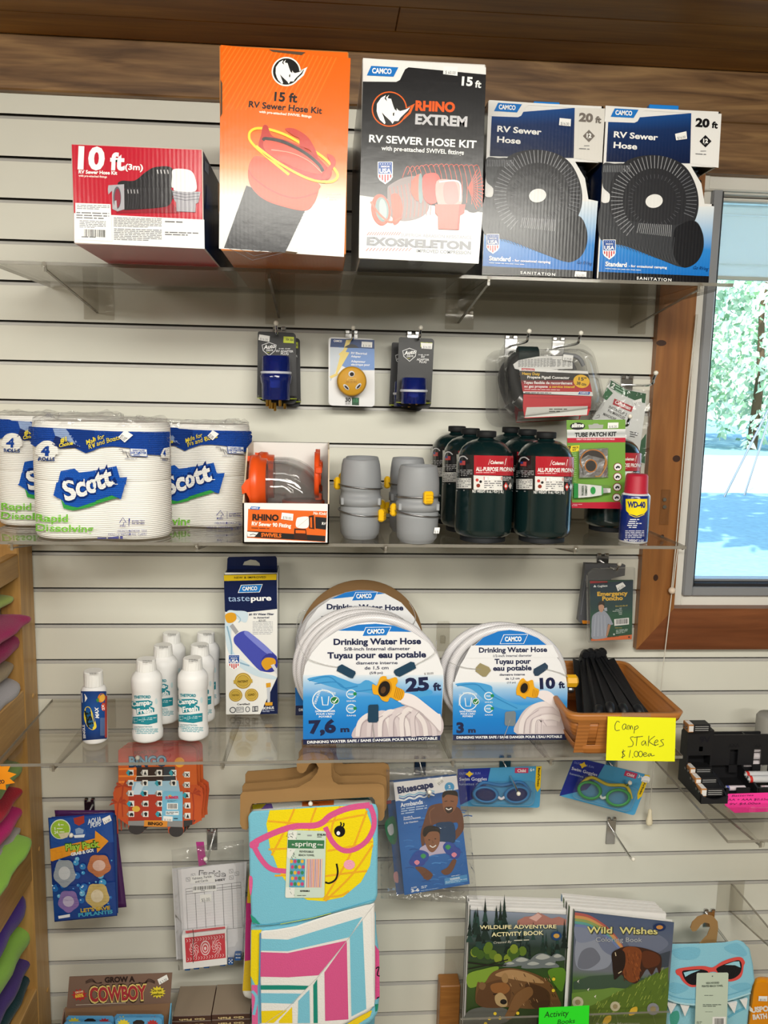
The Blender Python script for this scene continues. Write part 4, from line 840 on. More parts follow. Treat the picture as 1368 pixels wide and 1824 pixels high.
b = B('satin'); A = Art(b, front(d+.0045), *VC); A.ell(806, 945, 92, 85, 'c87a2a', 1, 36); A.ell(806, 945, 84, 77, '2c211c', 2, 36); A.m = 'foil'; A.poly([(720, 930), (770, 900), (890, 930), (870, 1030), (740, 1040)], 'b8bcbe', 3); A.m = None; A.ell(790, 976, 44, 46, 'c87a2a', 4, 30); A.ell(790, 976, 36, 38, '241c1a', 5, 30); A.curve([(880, 900), (900, 960), (860, 1040), (820, 1050)], 8, 'c88a42', 4); b.obj('patch', t)
b = B('satin'); f = lambda x, y: at(VC[0]+x/VC[2], VC[1]+y/VC[2], d+.007)
b.loft([[f(x, y0)+V((0, 0, 0)), f(x, y0)+V((0, -w, 0)), f(x, y1)+V((0, -w, 0)), f(x, y1)] for x, y0, y1, w in ((672, 1095, 1202, .0006), (700, 1100, 1198, .003), (780, 1106, 1190, .006), (858, 1114, 1178, .006), (870, 1128, 1166, .006))], cols=['2c9a48', 'e8e8e6', 'd8dcd8', '54b060'], sm=False)
b.loft([[f(x, y0), f(x, y0)+V((0, -.005, 0)), f(x, y1)+V((0, -.005, 0)), f(x, y1)] for x, y0, y1 in ((872, 1130, 1164), (922, 1132, 1160))], 'f0f0ee', sm=False); A = Art(b, front(d+.0135), *VC); A.txt('RUBBER', (740, 1180), (742, 1112), 13, '33553a', 2, .02); A.txt('CEMENT', (764, 1182), (766, 1112), 13, '33553a', 2, .02); A.ell(806, 1148, 18, 26, '2c9a48', 2); b.obj('cement_tube', t)
# ------------------------------------------------------------------ goods on the middle shelf
# --- packs of bathroom tissue: four rolls in printed film
def tissue_pack(lab, cx, yf, w, h, z, pr=None, price=None, seed=1):
    """cx: middle, yf: front, w x h: size of the pack of two by two rolls"""
    r = w/4; t = thing('tissue_pack', lab, 'bathroom tissue', (cx, yf+r, z), 'bathroom tissue packs on the middle shelf'); b = B('tissue')
    def sec(k, s=1.0):
        o = []
        for c0, a0, a1 in ((1, -PI*.5, PI*.5), (-1, PI*.5, PI*1.5)):
            for i in range(13):
                a = a0+(a1-a0)*i/12; o.append((c0*r+r*s*math.cos(a), r*s*math.sin(a)))
            for q in (.62, .3, 0, -.3, -.62): o.append((c0*q*r, c0*r*q_(q)*s))
        return o
    def q_(q): return 1-.18*(1-abs(q)/.75) if abs(q) < .75 else 1
    R = []
    for u, s in ((0, .90), (.012, .965), (.04, 1.0), (.25, 1.0), (.47, 1.0), (.498, .988), (.5, .984), (.502, .988), (.53, 1.0), (.75, 1.0), (.96, 1.0), (.988, .97), (1, .90)):
        R.append([V((cx+x, yf+r+y, z+u*h)) for x, y in sec(0, s)])
    b.loft(R, 'f2f1ec'); sf = skin(b)
    if pr: pr(b, sf)
    b.obj('printed_wrap', t)
    b = B('wrap'); rnd = random.Random(seed); k = 64           # gathered clear film on top
    P = sec(0, 1.0); P2 = [P[i] for i in range(len(P))]
    ring0 = [V((cx+x*1.004, yf+r+y*1.004, z+h*.965)) for x, y in P2]; ring1 = [V((cx+x*(.99+rnd.uniform(-.03, .03)), yf+r+y*(.9+rnd.uniform(-.15, .08)), z+h*1.006+rnd.uniform(0, .006))) for x, y in P2]
    ring2 = [V((cx+x*(.9+rnd.uniform(-.1, .08)), yf+r+y*.35, z+h*1.012+rnd.uniform(-.002, .012))) for x, y in P2]
    b.loft([ring0, ring1, ring2], caps=(False, True), sm=False); b.obj('gathered_film', t)
    if price:
        b = B('paper'); Art(b, sf, 0, 710, 3.04, lay=6, k=3.2).price(price, '$5.00', 9); b.obj('price_sticker', t)
    return t
def tissue_art(dx, dy, k, right_only=False, left_only=False):
    """print of the pack; view coordinates of the front pack moved by dx, dy and scaled k about its left foot"""
    def pr(b, sf):
        A = Art(b, sf, 0, 710, 3.04, lay=6); A.k = 3.2; T = lambda L: [((x-175)*k+175+dx, (y-765)*k+765+dy) for x, y in L]; P = lambda x, y: T([(x, y)])[0]
        top = [(150, 150), (200, 152), (300, 158), (420, 165), (520, 172), (620, 176), (720, 178), (820, 180), (905, 178)]
        bot = [(905, 300), (860, 306), (800, 302), (760, 280), (700, 266), (620, 258), (560, 262), (500, 282), (465, 295), (440, 282), (400, 262), (330, 270), (300, 240), (265, 228), (225, 245), (205, 262), (172, 236), (150, 225)]
        A.fill(T(top+bot), '1b459c', 1)
        A.fill(T([(295, 160), (360, 162), (440, 260), (330, 268)]), '8fa4cc', 2); A.fill(T([(360, 162), (520, 172), (520, 250), (468, 292), (420, 262)]), '173a86', 2); A.fill(T([(292, 246), (330, 268), (440, 262), (310, 200)]), '1d2f66', 3)
        A.fill(T([(215+52+52*math.cos(a), 278+52*math.sin(a)) for a in [i*PI/12 for i in range(24)]]), 'f2f1ec', 3); A.fill(T([(216, 268), (318, 268), (322, 300), (212, 300)]), 'f2f1ec', 4)
        A.fill(T([(856, 300), (872, 268), (900, 262), (900, 320), (858, 320)]), 'f2f1ec', 3)
        n = '23407f'
        A.txt('4', P(240, 304), P(280, 306), 50*k, '1b459c', 5, .05); A.txt('ROLLS', P(228, 334), P(308, 336), 20*k, n, 5, .04); A.txt('4', P(866, 308), P(880, 308), 32*k, '1b459c', 5, .04); A.txt('ROLLS', P(862, 336), P(886, 336), 14*k, n, 5, .02)
        A.txt('#1', P(334, 238), P(372, 228), 26*k, 'e8d44a', 5, .04, .2); A.txt('Choice', P(328, 262), P(398, 246), 20*k, 'e8d44a', 5, .03, .2)
        A.txt('Made for', P(470, 248), P(582, 212), 26*k, 'e8d44a', 5, .012, .2); A.txt('RVs and Boats', P(482, 272), P(660, 218), 26*k, 'e8d44a', 5, .012, .2)
        A.fill(T([(706, 266), (792, 270), (794, 314), (710, 310)]), '2a55ad', 4); A.fill(T([(709, 269), (789, 273), (791, 311), (713, 307)]), 'eef0f2', 5); A.txt('DISSOLVES', P(722, 282), P(778, 284), 9*k, '2a55ad', 6, .02); A.txt('10X FASTER', P(714, 296), P(788, 299), 12*k, '2a55ad', 6, .03); A.fine(*P(726, 301), P(774, 0)[0], P(0, 309)[1], 1, '2a55ad', 6)
        A.line(T([(652, 272), (672, 274), (674, 290), (700, 290), (704, 308), (712, 308)]), 3.5*k, '6a6a70', 5); A.line(T([(664, 284), (690, 284), (694, 300), (700, 318)]), 3*k, '6a6a70', 5); A.fine(*P(684, 322), P(796, 0)[0], P(0, 328)[1], 1, '8f96a8', 5)
        logo = [(302, 520), (335, 390), (405, 376), (430, 398), (560, 382), (640, 362), (658, 425), (698, 422), (664, 542), (620, 520), (420, 586), (360, 570), (345, 548)]
        A.fill(T([(336, 540), (352, 560), (410, 576), (520, 548), (638, 510), (662, 528), (560, 560), (470, 588), (400, 602), (350, 590)]), '3aa04a', 5); A.fill(T(logo), '1c55b4', 6)
        for i, (o, c) in enumerate((((0, 0), '0f2f78'),)): A.txt('Scott', P(356, 556), P(648, 456), 116*k, c, 8, .075, .12)
        A.txt('Scott', P(362, 549), P(638, 459), 106*k, 'f4f4f2', 9, .035, .12); A.fine(*P(632, 462), P(664, 0)[0], P(0, 470)[1], 1, 'e0e8f4', 9)
        g = '7cc644'; A.txt('Rapid', P(217, 662), P(373, 664), 42*k, g, 5, .02); A.txt('Dissolving', P(216, 713), P(506, 720), 40*k, g, 5, .02)
        A.txt('UNSCENTED BATHROOM TISSUE', P(645, 718), P(790, 718), 13*k, '5a5c9e', 5, 0); A.txt('4 ROLLS - 231 SHEETS PER ROLL - ONE-PLY', P(598, 736), P(790, 736), 13*k, '5a5c9e', 5, 0); A.fine(*P(528, 740), P(790, 0)[0], P(0, 756)[1], 1, '5a5c9e', 5)
        A.line(T([(656, 668), (674, 640), (692, 668), (678, 668), (676, 682)]), 4*k, '4a4c90', 5); A.txt('FSC', P(658, 690), P(690, 690), 9*k, '4a4c90', 5, .02); A.line(T([(706, 644), (706, 688)]), 2*k, '4a4c90', 5); A.txt('protecting', P(717, 662), P(778, 662), 11*k, '4a4c90', 5, .02); A.txt('our forests', P(717, 675), P(778, 675), 11*k, '4a4c90', 5, .02)
    return pr
def packat(lab, lx, rx, by, ty, art, **k):
    """lx, rx: pixel extent; by: front foot row; ty: front top row"""
    p = atz((lx+rx)/2, by, ZM+.001); d = -p.y; a, c = at(lx, (by+ty)/2, d-.02), at(rx, (by+ty)/2, d-.02); top = at((lx+rx)/2, ty, d)
    return tissue_pack(lab, (a.x+c.x)/2, p.y, c.x-a.x, top.z-ZM-.001, ZM+.0008, art, **k)
packat('white pack of four tissue rolls, nearest one at the front of the shelf', 50, 297, 962, 752, tissue_art(0, 0, 1), price=[(688, 168), (724, 196), (686, 236), (652, 206)])
packat('white pack of four tissue rolls behind the nearest one, touching the orange fitting box', 234, 442, 940, 756, tissue_art(555, -46, .93), price=[(1158, 170), (1186, 190), (1158, 224), (1130, 200)], seed=2)
packat('white pack of four tissue rolls, cut off by the left edge of the photo', -16, 215, 938, 742, tissue_art(-187, -68, .95), seed=3)
# --- counter box with two elbow fittings
VR = (420, 780, 3.6)
p = atz(510, 968, ZM+.001); d = -p.y; sf = front(d); f = lambda x, y, dd=0: at(VR[0]+x/VR[2], VR[1]+y/VR[2], d-dd)
xl, xr, ztop = f(44, 540).x, f(598, 550).x, f(320, 420).z; dep = .19
t = thing('fitting_display_box', 'white and orange open counter box holding two orange elbow fittings', 'display box', ((xl+xr)/2, -d+dep/2, ZM)); b = B('card')
zb = ZM+.0006; w = .0025; ys = [-d, -d+dep]; zhi = f(580, 70).z-.006
b.box((xl, -d, zb), (xr, -d+w, ztop), 'efeeec', cols={'+y': 'a58a62'}); b.box((xl, -d+dep-w, zb), (xr, -d+dep, zhi+.004), 'eceae6'); b.box((xl, -d, zb), (xr, -d+dep, zb+w), 'c9b48e')
A = Art(b, sf, *VR)
A.poly([(80, 455), (586, 470), (574, 668), (72, 640)], 'e0651a'); A.maker([(100, 438), (158, 442), (148, 460), (90, 456)], '2a6cbc'); A.txt('RHINO', (106, 525), (275, 530), 38, '241812', 3, .05)
A.txt('RV Sewer 90 Fitting', (102, 560), (354, 575), 25, 'f8f2ea', 3, .035); A.fine(100, 574, 308, 586, 1, '6a2c10', 3, 8); A.poly([(72, 596), (574, 628), (573, 664), (72, 634)], '1c1a1a', 2); A.txt('SWIVELS', (162, 632), (292, 638), 24, 'e8701c', 3, .04); A.txt('No Kink!', (496, 490), (582, 494), 18, 'f8f2ea', 3, .03, .2)
A.poly([(72, 600), (146, 606), (120, 634), (75, 632)], 'f0eeea', 3); A.line([(90, 622), (112, 616), (130, 622)], 4, '1c1a1a', 4)
A.blob([(388, 570), (390, 520), (410, 508), (466, 508), (466, 566), (440, 580)], 'f4f2ee', 3); A.line([(390, 575), (470, 510)], 2, 'b8b4ae', 4); A.poly([(468, 500), (500, 495), (505, 585), (470, 580)], '3a1c10', 3); A.poly([(376, 580), (450, 584), (460, 655), (372, 650)], '3a1c10', 3); A.poly([(384, 590), (446, 592), (448, 612), (384, 610)], 'e0651a', 4); A.poly([(476, 510), (488, 508), (490, 575), (478, 575)], 'e0651a', 4); A.poly([(510, 505), (582, 512), (578, 588), (512, 580)], '1a1a1e', 3); A.txt('RV', (552, 556), (578, 557), 17, 'f4f2ee', 4, .03)
A.price([(296, 478), (370, 486), (366, 530), (290, 520)], '$78.00'); b.obj('tray', t)
for x in (xl, xr-w):
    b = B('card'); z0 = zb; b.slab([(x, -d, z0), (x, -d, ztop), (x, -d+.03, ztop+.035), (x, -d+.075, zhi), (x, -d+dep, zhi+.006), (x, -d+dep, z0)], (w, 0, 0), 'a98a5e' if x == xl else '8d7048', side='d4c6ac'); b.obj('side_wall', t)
def fitting(lab, org, sc, flip=False):
    """clear elbow between two orange bayonet collars; ORG: middle of the elbow"""
    t = thing('elbow_fitting', lab, 'hose fitting', org, 'orange elbow fittings in the box'); o = V(org); R = .030*sc; P = lambda x, y, z: o+V((x*sc, y*sc, z*sc))
    path = [P(-.045, 0, .0), P(-.01, 0, 0)]+[P(-.01+.028*math.sin(a), 0, -.028+.028*math.cos(a)) for a in [i*PI/16 for i in range(1, 9)]]+[P(.018, 0, -.045)]
    b = B('clam'); b.tube(path, R*1.02, n=28, caps=False); b.tube(path, R*.95, n=28, caps=False); b.obj('clear_elbow', t)
    for nm, c, ax in (('bayonet_collar', P(-.036, 0, 0), 'X'), ('lower_collar', P(.018, 0, -.040), 'Z')):
        b = B('plastic'); s = -1 if ax == 'X' else 1
        b.lathe([(R*.9, .004), (R*1.10, .004), (R*1.12, -.006), (R*1.22, -.008), (R*1.24, -.02), (R*1.12, -.024), (R*.98, -.024), (R*.95, 0)] if ax == 'Z' else [(R*.9, .010), (R*1.12, .010), (R*1.14, .0), (R*1.25, -.002), (R*1.28, -.014), (R*1.12, -.018), (R*.98, -.018), (R*.95, 0)], c, 'e5541c', axis=ax, n=32, caps=(False, False))
        if ax == 'X':
            for a in (.35*PI, 1.05*PI, 1.7*PI):           # hooked lugs
                pts = [(-.004, -.45), (-.004, .45), (-.012, .42), (-.017, .1), (-.022, .15), (-.023, -.12), (-.017, -.36), (-.010, -.45)]
                lo = [c+V((u*sc, R*1.02*math.cos(a+v), R*1.02*math.sin(a+v))) for u, v in pts]; hi = [c+V((u*sc, R*1.26*math.cos(a+v), R*1.26*math.sin(a+v))) for u, v in pts]; b.loft([lo, hi], 'e5541c', sm=False)
        b.obj(nm, t)
    b = B('plastic'); c = P(.040, 0, .012); b.lathe([(R*.7, -.004), (R*1.05, -.004), (R*1.05, .004), (R*.7, .004)], c, 'dc4c1a', axis='X', n=28); b.lathe([(R*.5, 0), (R*.5, .007)], c, 'dc4c1a', axis='X', n=16)
    for a in (.2, PI*.9, PI*1.5): b.box(c+V((-.003, math.cos(a)*R-.006, math.sin(a)*R-.006)), c+V((.009, math.cos(a)*R+.006, math.sin(a)*R+.006)), 'dc4c1a', ch=.002)
    b.obj('swivel_ring', t); return t
g = f(300, 280, 0); fitting('orange and clear elbow fitting in the counter box, the front one', (g.x+.006, -d+.050, g.z-.008), 1.26)
fitting('orange and clear elbow fitting in the counter box, behind the front one', (g.x+.010, -d+.142, g.z-.006), 1.18)
# --- grey couplers with wire bails
def coupler(lab, cx, yy, w, h, z, bails):
    t = thing('hose_coupler', lab, 'hose coupler', (cx, yy, z), 'grey hose couplers on the middle shelf'); r = w/2; b = B('satin')
    prof = [(r*.80, 0), (r*.86, .004), (r*.95, h*.06), (r*.98, h*.18), (r*1.0, h*.34), (r*1.0, h*.355), (r*.985, h*.36), (r*.985, h*.40), (r*.96, h*.405), (r*.96, h*.42), (r*1.03, h*.425), (r*1.03, h*.525), (r*.97, h*.53), (r*.95, h*.60), (r*.985, h*.61), (r*1.0, h*.64), (r*.99, h*.78), (r*.93, h*.93), (r*.88, h*.985), (r*.84, h), (r*.78, h), (r*.76, h*.9)]
    b.lathe(prof, (cx, yy, z), '8f9296', n=40, caps=(True, True)); b.obj('barrel', t)
    for a in (-2.6, -.55):
        b = B('satin'); c = V((cx+r*1.03*math.cos(a), yy+r*1.03*math.sin(a), z+h*.475)); b.box(c-V((.003, .003, h*.045)), c+V((.003, .003, h*.045)), '9a9da1', ch=.001); b.obj('lug', t)
    for a, zz, tilt in bails:
        b = B('steel'); P = [(cx+r*1.06*math.cos(a+.25+u*(2*PI-.5)/30), yy+r*1.06*math.sin(a+.25+u*(2*PI-.5)/30), z+h*zz+tilt*math.cos(u*2*PI/30)*h) for u in range(31)]; b.tube(P, .0013, n=8); wb_ = b.obj('wire_bail', t)
        b = B('plastic'); c = V((cx+r*1.12*math.cos(a), yy+r*1.12*math.sin(a), z+h*zz+tilt*h)); M = Matrix.Translation(c) @ Matrix.Rotation(a+PI/2, 4, 'Z'); b.box((-.0085, -.006, -.011), (.0085, .005, .011), 'f0bc10', ch=.003, M=M)
        for q in (-.005, 0, .005): b.box((-.007, -.0068, q-.001), (.007, -.0055, q+.001), 'dca80c', ch=.0004, M=M)
        b.obj('yellow_tab', wb_)
    return t
for lab, x0, x1, by, ty, bl in (('grey coupler with yellow tab, front one of the left pair', 606, 680.5, 962, 816, [(-.42, .33, -.03), (PI*.93, .66, .02)]), ('grey coupler with yellow tab, front one of the right pair', 709.5, 786, 970, 828, [(-1.25, .60, .015), (PI*.95, .38, .03)]),
                                ('grey coupler behind the front one of the left pair', 612, 679, 946, 812, [(PI*.86, .66, .02), (-.2, .36, -.03)]), ('grey coupler behind the front one of the right pair', 696, 760, 950, 814, [(PI*.97, .64, .02), (PI*.85, .3, 0)])):
    p = atz((x0+x1)/2, by, ZM+.0006); w = (at(x1, by-60, -p.y).x-at(x0, by-60, -p.y).x); ztp = at((x0+x1)/2, ty, -p.y-0).z; coupler(lab, at((x0+x1)/2, by-60, -p.y).x, p.y+w*.45, w, ztp-ZM-.004, ZM+.0004, bl)
A = None
b = B('paper'); p = atz(748, 970, ZM); Art(b, front(-p.y-.001), 420, 780, 3.6).price([(1274, 574), (1308, 574), (1302, 612), (1268, 612)], '$ 8')
t = [o for o in COL.objects if o.name.startswith('hose_coupler') and 'right pair' in o['label'] and 'front one of' in o['label'] and 'behind' not in o['label']][0]; b.obj('price_sticker', t)
# --- green propane cylinders
VP = (760, 740, 2.85)
p = atz(859, 968, ZM); R = .0505; PX = at(859.5, 880, -p.y-R).x; PY = p.y+R*.72
ph = at(860, 768, -PY).z-ZM
t0 = thing('propane_cylinder', 'dark green propane cylinder at the front of the left row beside the grey couplers', 'propane cylinder', (PX, PY, ZM+.0004), 'green propane cylinders on the middle shelf')
b = B('paint'); h = ph; o = (PX, PY, ZM+.0006)
b.lathe([(R*.74, 0), (R*.78, .001), (R*.78, h*.045), (R*.92, h*.06), (R*.985, h*.085), (R, h*.12), (R, h*.70), (R*.985, h*.745), (R*.93, h*.80), (R*.82, h*.85), (R*.66, h*.89), (R*.48, h*.915), (R*.30, h*.925), (R*.27, h*.93), (R*.27, h*.955)], o, '0b2122', n=48)
A = Art(b, cyl(PX, PY, R), *VP)
A.rect(148, 198, 428, 376, '17171a', 1, 16, 1, 6); A.rect(240, 202, 440, 302, 'b0222e', 2, 14, 1, 4); A.rect(238, 304, 385, 376, 'e6e4e0', 2, 10, 1, 4)
A.poly([(322, 222), (406, 218), (398, 252), (312, 250)], 'f0e6e4', 3); A.poly([(326, 225), (402, 222), (394, 249), (317, 247)], 'b0222e', 4); A.txt('Coleman', (324, 246), (390, 246), 17, 'f4eeec', 5, .03, .15)
A.txt('ALL-PURPOSE PROPANE', (250, 282), (452, 284), 21, 'f4eeec', 4, .03); A.fine(250, 288, 428, 297, 1, 'e8b8ba', 4); A.poly([(290, 310), (382, 310), (382, 328), (290, 328)], 'c03038', 3); A.txt('DANGER', (318, 326), (372, 326), 14, 'ffffff', 4, .03); A.poly([(294, 326), (302, 312), (310, 326)], 'ffffff', 4)
A.fine(292, 332, 382, 374, 4, '77777a', 3); A.ell(256, 328, 8, 8, 'c8403c', 3, 10); A.ell(274, 336, 7, 7, '26262a', 3, 10); A.ell(262, 356, 10, 10, '8a3a2c', 3, 12); A.poly([(402, 338), (414, 358), (402, 380), (390, 358)], 'c8342e', 4); A.poly([(402, 348), (408, 360), (402, 368), (396, 360)], 'f4f0ec', 5); A.poly([(424, 340), (432, 356), (424, 376), (416, 358)], 'c9c4c0', 4)
A.fine(388, 312, 428, 334, 3, 'c4c4c4', 3); A.txt('NET WEIGHT 16 oz. / 453g (1 lb.)', (232, 392), (390, 393), 15, 'ecebe8', 3, .02); A.fine(150, 276, 232, 312, 4, 'a2a2a4', 3); A.rect(150, 318, 226, 370, 'd6d6d2', 3, 6, 1); A.fine(152, 322, 224, 368, 5, '77777a', 4); A.rect(168, 230, 196, 252, 'b04444', 3, 2, 1); A.rect(168, 230, 180, 241, '2f3f7e', 4, 1, 1); A.curve([(162, 232), (170, 212), (190, 208), (208, 222)], 6, 'b8b8ba', 3); A.fine(150, 378, 228, 390, 1, '9a9a9c', 3)
b.obj('cylinder_body', t0)
b = B('rubber'); b.lathe([(R*.335, h*.945), (R*.345, h*.948), (R*.345, h*.995), (R*.32, h), (.0001, h)], o, '16181a', n=32); b.obj('cap', t0)
b = B('rubber'); b.lathe([(R*.80, .0002), (R*.80, h*.052), (R*.76, h*.055)], o, '15181c', n=40, caps=(True, False)); b.obj('foot_ring', t0)
dxr = at(964, 880, -p.y-R).x-PX
for lab, dx, dy in (('second green propane cylinder back in the left row', -.010, .1025), ('rearmost green propane cylinder of the left row', -.020, .198), ('dark green propane cylinder at the front of the right row, its red label facing out', dxr, -.001), ('second green propane cylinder back in the right row', dxr-.008, .1025), ('rearmost green propane cylinder of the right row', dxr-.018, .198)):
    dup(t0, (PX+dx, min(PY+dy, -R-.001), ZM+.0004), lab)
p = atz(1076, 942, ZM); dup(t0, (at(1085, 880, .12).x, -.135, ZM+.0004), 'green propane cylinder standing alone behind the hanging tube patch kit')
# --- blue spray can
p = atz(1131, 969, ZM+.0005); r = (at(1156, 920, -p.y-.02).x-at(1106.5, 920, -p.y-.02).x)/2; cx = at(1131, 920, -p.y-.02).x; cyy = p.y+r*.9; hz = lambda y: at(1131, y, -p.y-.008).z-ZM
t = thing('spray_can', 'small blue spray can with red cap at the right end of the shelf', 'spray can', (cx, cyy, ZM)); o = (cx, cyy, ZM+.0005); b = B('paint')
hb = hz(880); b.lathe([(r*.9, 0), (r*.99, .0015), (r*.99, .004), (r, .0045), (r, hb-.006), (r*.96, hb-.003), (r*.84, hb)], o, '172a72', n=40, cols=['c8c8ca', 'c8c8ca', '172a72', '172a72', '172a72', 'd0d0d2'])
A = Art(b, cyl(cx, cyy, r), *VP); A.fill([(1010, 424), (1120, 424), (1120, 480), (1106, 498), (1066, 510), (1028, 500), (1012, 482)], 'f2dc18', 1, 12); A.txt('WD-40', (1019, 466), (1110, 468), 30, '16286e', 3, .05); A.curve([(1026, 502), (1064, 516), (1106, 502)], 3, 'f2dc18', 2)
for i, (x0, x1) in enumerate(((1032, 1088), (1026, 1100), (1022, 1100), (1018, 1104), (1026, 1098))): A.fine(x0, 526+i*10, x1, 535+i*10, 1, 'e6e8f0', 3, 0, .5, i)
A.fine(1008, 584, 1104, 626, 5, 'c8ccdc', 3); A.txt('NET WEIGHT 3 OZ.', (1002, 638), (1104, 642), 11, 'e6e8f0', 3, .02); b.obj('can_body', t)
b = B('satin'); rc = r*.80; hc = hz(846); b.lathe([(rc*1.02, hb-.002), (rc*1.03, hb+.003), (rc, hb+.004), (rc*.95, hc-.004), (rc*.85, hc), (.0002, hc)], o, 'b01c34', n=36); b.obj('cap', t)
# screws on the casing board
# ------------------------------------------------------------------ goods on the lower shelf
pxhook('chrome hook holding the emergency poncho under the middle shelf', (1073, 992), .10)
# poncho packet and the grey packet behind it
VQ = (1000, 880, 3.717); d = .085; sf = front(d)
t = thing('poncho_packet', 'dark green packet with emergency poncho hanging left of the window casing', 'packet', at(1075, 1010, d)); b = B('card'); q = [(188, 575), (476, 570), (462, 962), (196, 972)]
sheet(b, sf, VQ, q, .005, '1e4a36'); A = Art(b, sf, *VQ); A.poly([(188, 575), (304, 577), (304, 590), (190, 592)], 'a02a34'); A.quad([(189, 592), (475, 572), (466, 950), (194, 958)], '', 1, 1, grad=[(0, '1c2f42'), (.45, '1e3f40'), (.6, '1f553c'), (1, '1b4a33')])
A.poly([(195, 958), (466, 930), (464, 960), (196, 972)], 'd86a34', 3); A.fine(300, 946, 440, 954, 1, '5a2a18', 4, -12); A.ell(447, 946, 7, 7, '5a2a18', 4, 12)
A.txt('Coghlans', (238, 616), (304, 612), None, 'e8ecea', 3, .03); A.poly([(210, 616), (220, 600), (231, 616)], 'e8ecea', 3); A.txt('Emergency', (237, 674), (438, 668), 28, 'e8b83c', 3, .035); A.txt('Poncho', (270, 705), (406, 700), 28, 'e8b83c', 3, .035); A.txt('One size fits all', (356, 746), (436, 741), 9, 'c8b04c', 3, .02)
for i, (x0, x1) in enumerate(((382, 412), (356, 432), (338, 452), (376, 420), (380, 416))): A.fine(x0, 754+i*10, x1, 761+i*10, 1, 'd0d8d4', 3, -3)
A.poly([(348, 828), (446, 818), (446, 862), (350, 872)], 'eceae8', 3); A.bars(360, 830, 438, 862, '333338', 4, -6); A.fine(354, 884, 440, 890, 1, 'c8a850', 3); A.fine(360, 900, 438, 928, 3, 'b8c8c0', 3, -8); A.ell(347, 928, 6, 6, 'd0d8d4', 3, 10)
A.blob([(240, 780), (276, 770), (310, 800), (336, 850), (340, 862), (322, 866), (306, 862), (300, 930), (296, 950), (206, 958), (198, 900), (200, 830), (210, 800)], '9aa0ae', 3)
for x0, x1 in ((225, 215), (245, 240), (262, 268), (285, 290)): A.line([(x0, 800), (x1, 940)], [2, 5], 'b9bfcc', 4)
A.poly([(308, 862), (326, 864), (306, 935), (292, 945), (296, 920)], 'b48468', 4); A.blob([(245, 740), (262, 728), (280, 738), (278, 764), (264, 782), (248, 768)], 'c0937a', 4); A.blob([(240, 738), (250, 712), (270, 706), (284, 720), (282, 740), (268, 730), (250, 734)], '33241c', 5); A.poly([(280, 755), (300, 750), (302, 775), (284, 772)], 'a8aeba', 3)
A.price([(358, 604), (404, 582), (424, 608), (372, 642)], '$7.00'); b.obj('printed_card', t)
b = B('clam'); sheet(b, front(d+.003), VQ, [(174, 540), (216, 498), (490, 490), (488, 600), (474, 975), (180, 984)], .010, 'ffffff'); b.obj('clear_sleeve', t)
t = thing('packet', 'grey packet with orange foot hidden behind the emergency poncho', 'packet', at(1070, 1005, .03)); b = B('satin'); sf = front(.045)
sheet(b, sf, VQ, [(158, 460), (424, 470), (420, 540), (330, 560), (300, 862), (130, 858), (112, 838), (150, 540)], .014, '55565a'); A = Art(b, sf, *VQ); A.poly([(136, 836), (300, 840), (300, 862), (140, 858)], 'e08a20'); A.line([(128, 800), (160, 560)], 4, '77787c'); b.obj('packet_body', t)
# small acrylic face-out clip on the wall
t = thing('sign_clip', 'small clear acrylic clip on the wall between the two white hoses', 'clip', at(789, 1130, 0)); b = B('acrylic'); p0, p1 = at(778, 1110, .002), at(800, 1160, .002); b.box((p0.x, -.003, p1.z), (p1.x, -.0005, p0.z), ch=.0008); b.box((p0.x+.008, -.012, p1.z+.02), (p1.x-.010, -.003, p1.z+.036), ch=.001)
b.box((p0.x+.002, -.004, p0.z-.002), (p1.x-.002, .004, p0.z+.004), ch=.001); b.obj('clip_body', t)
t = thing('screw_clip', 'clear plastic clip with two screws on the left window casing board', 'clip', at(1184, 895, .02)); b = B('acrylic'); p0, p1 = at(1178, 872, .022), at(1190, 935, .022); b.box((p0.x, -.024, p1.z), (p1.x, -.0202, p0.z), ch=.0008); b.obj('clip_body', t)
for y in (890, 903): b = B('chrome'); b.lathe([(.0001, -.004), (.0032, -.0035), (.004, -.001), (.004, 0)], at(1184, y, .0245), axis='Y', n=14); b.obj('screw', t)
# --- bottles
VB = (80, 1100, 4.024)
def vessel(name, lab, cat, foot, wpx, top, prof, capprof, flat=1.0, grp=None):
    p = atz(foot[0], foot[1], ZLo+.0005); r = wpx/2/VB[2]/FPX*(1.68+p.y); cyy = p.y+r*.9*flat; cx = at(foot[0], (foot[1]+top)/2, -cyy).x; H = at(foot[0], top, -cyy+.01).z-ZLo
    t = thing(name, lab, cat, (cx, cyy, ZLo+.0004), grp); b = B('satin'); o = V((cx, cyy, ZLo+.0006)); R = []; n = 36
    for k, z in prof: R.append([o+V((r*k*math.cos(i*2*PI/n), r*k*flat*math.sin(i*2*PI/n), z*H)) for i in range(n)])
    b.loft(R, 'eeeeee'); c = B('satin')
    c.loft([[o+V((r*k*(1+(.025 if i % 2 and .02 < j < len(capprof)-2 else 0))*math.cos(i*2*PI/40), r*k*(1+(.025 if i % 2 and .02 < j < len(capprof)-2 else 0))*math.sin(i*2*PI/40), z*H)) for i in range(40)] for j, (k, z) in enumerate(capprof)], 'f0f0ee', sm=False)
    return t, b, c, r, o, H
t, b, c, r, o, H = vessel('cleaner_bottle', 'small blue labelled bottle with white cap, alone at the left of the shelf', 'bottle', (168, 1326), 184, 1198, [(.90, 0), (.98, .012), (1, .03), (1, .70), (.98, .735), (.90, .765), (.75, .785), (.66, .79), (.66, .83)], [(.735, .795), (.75, .80), (.74, .99), (.69, 1.0)])
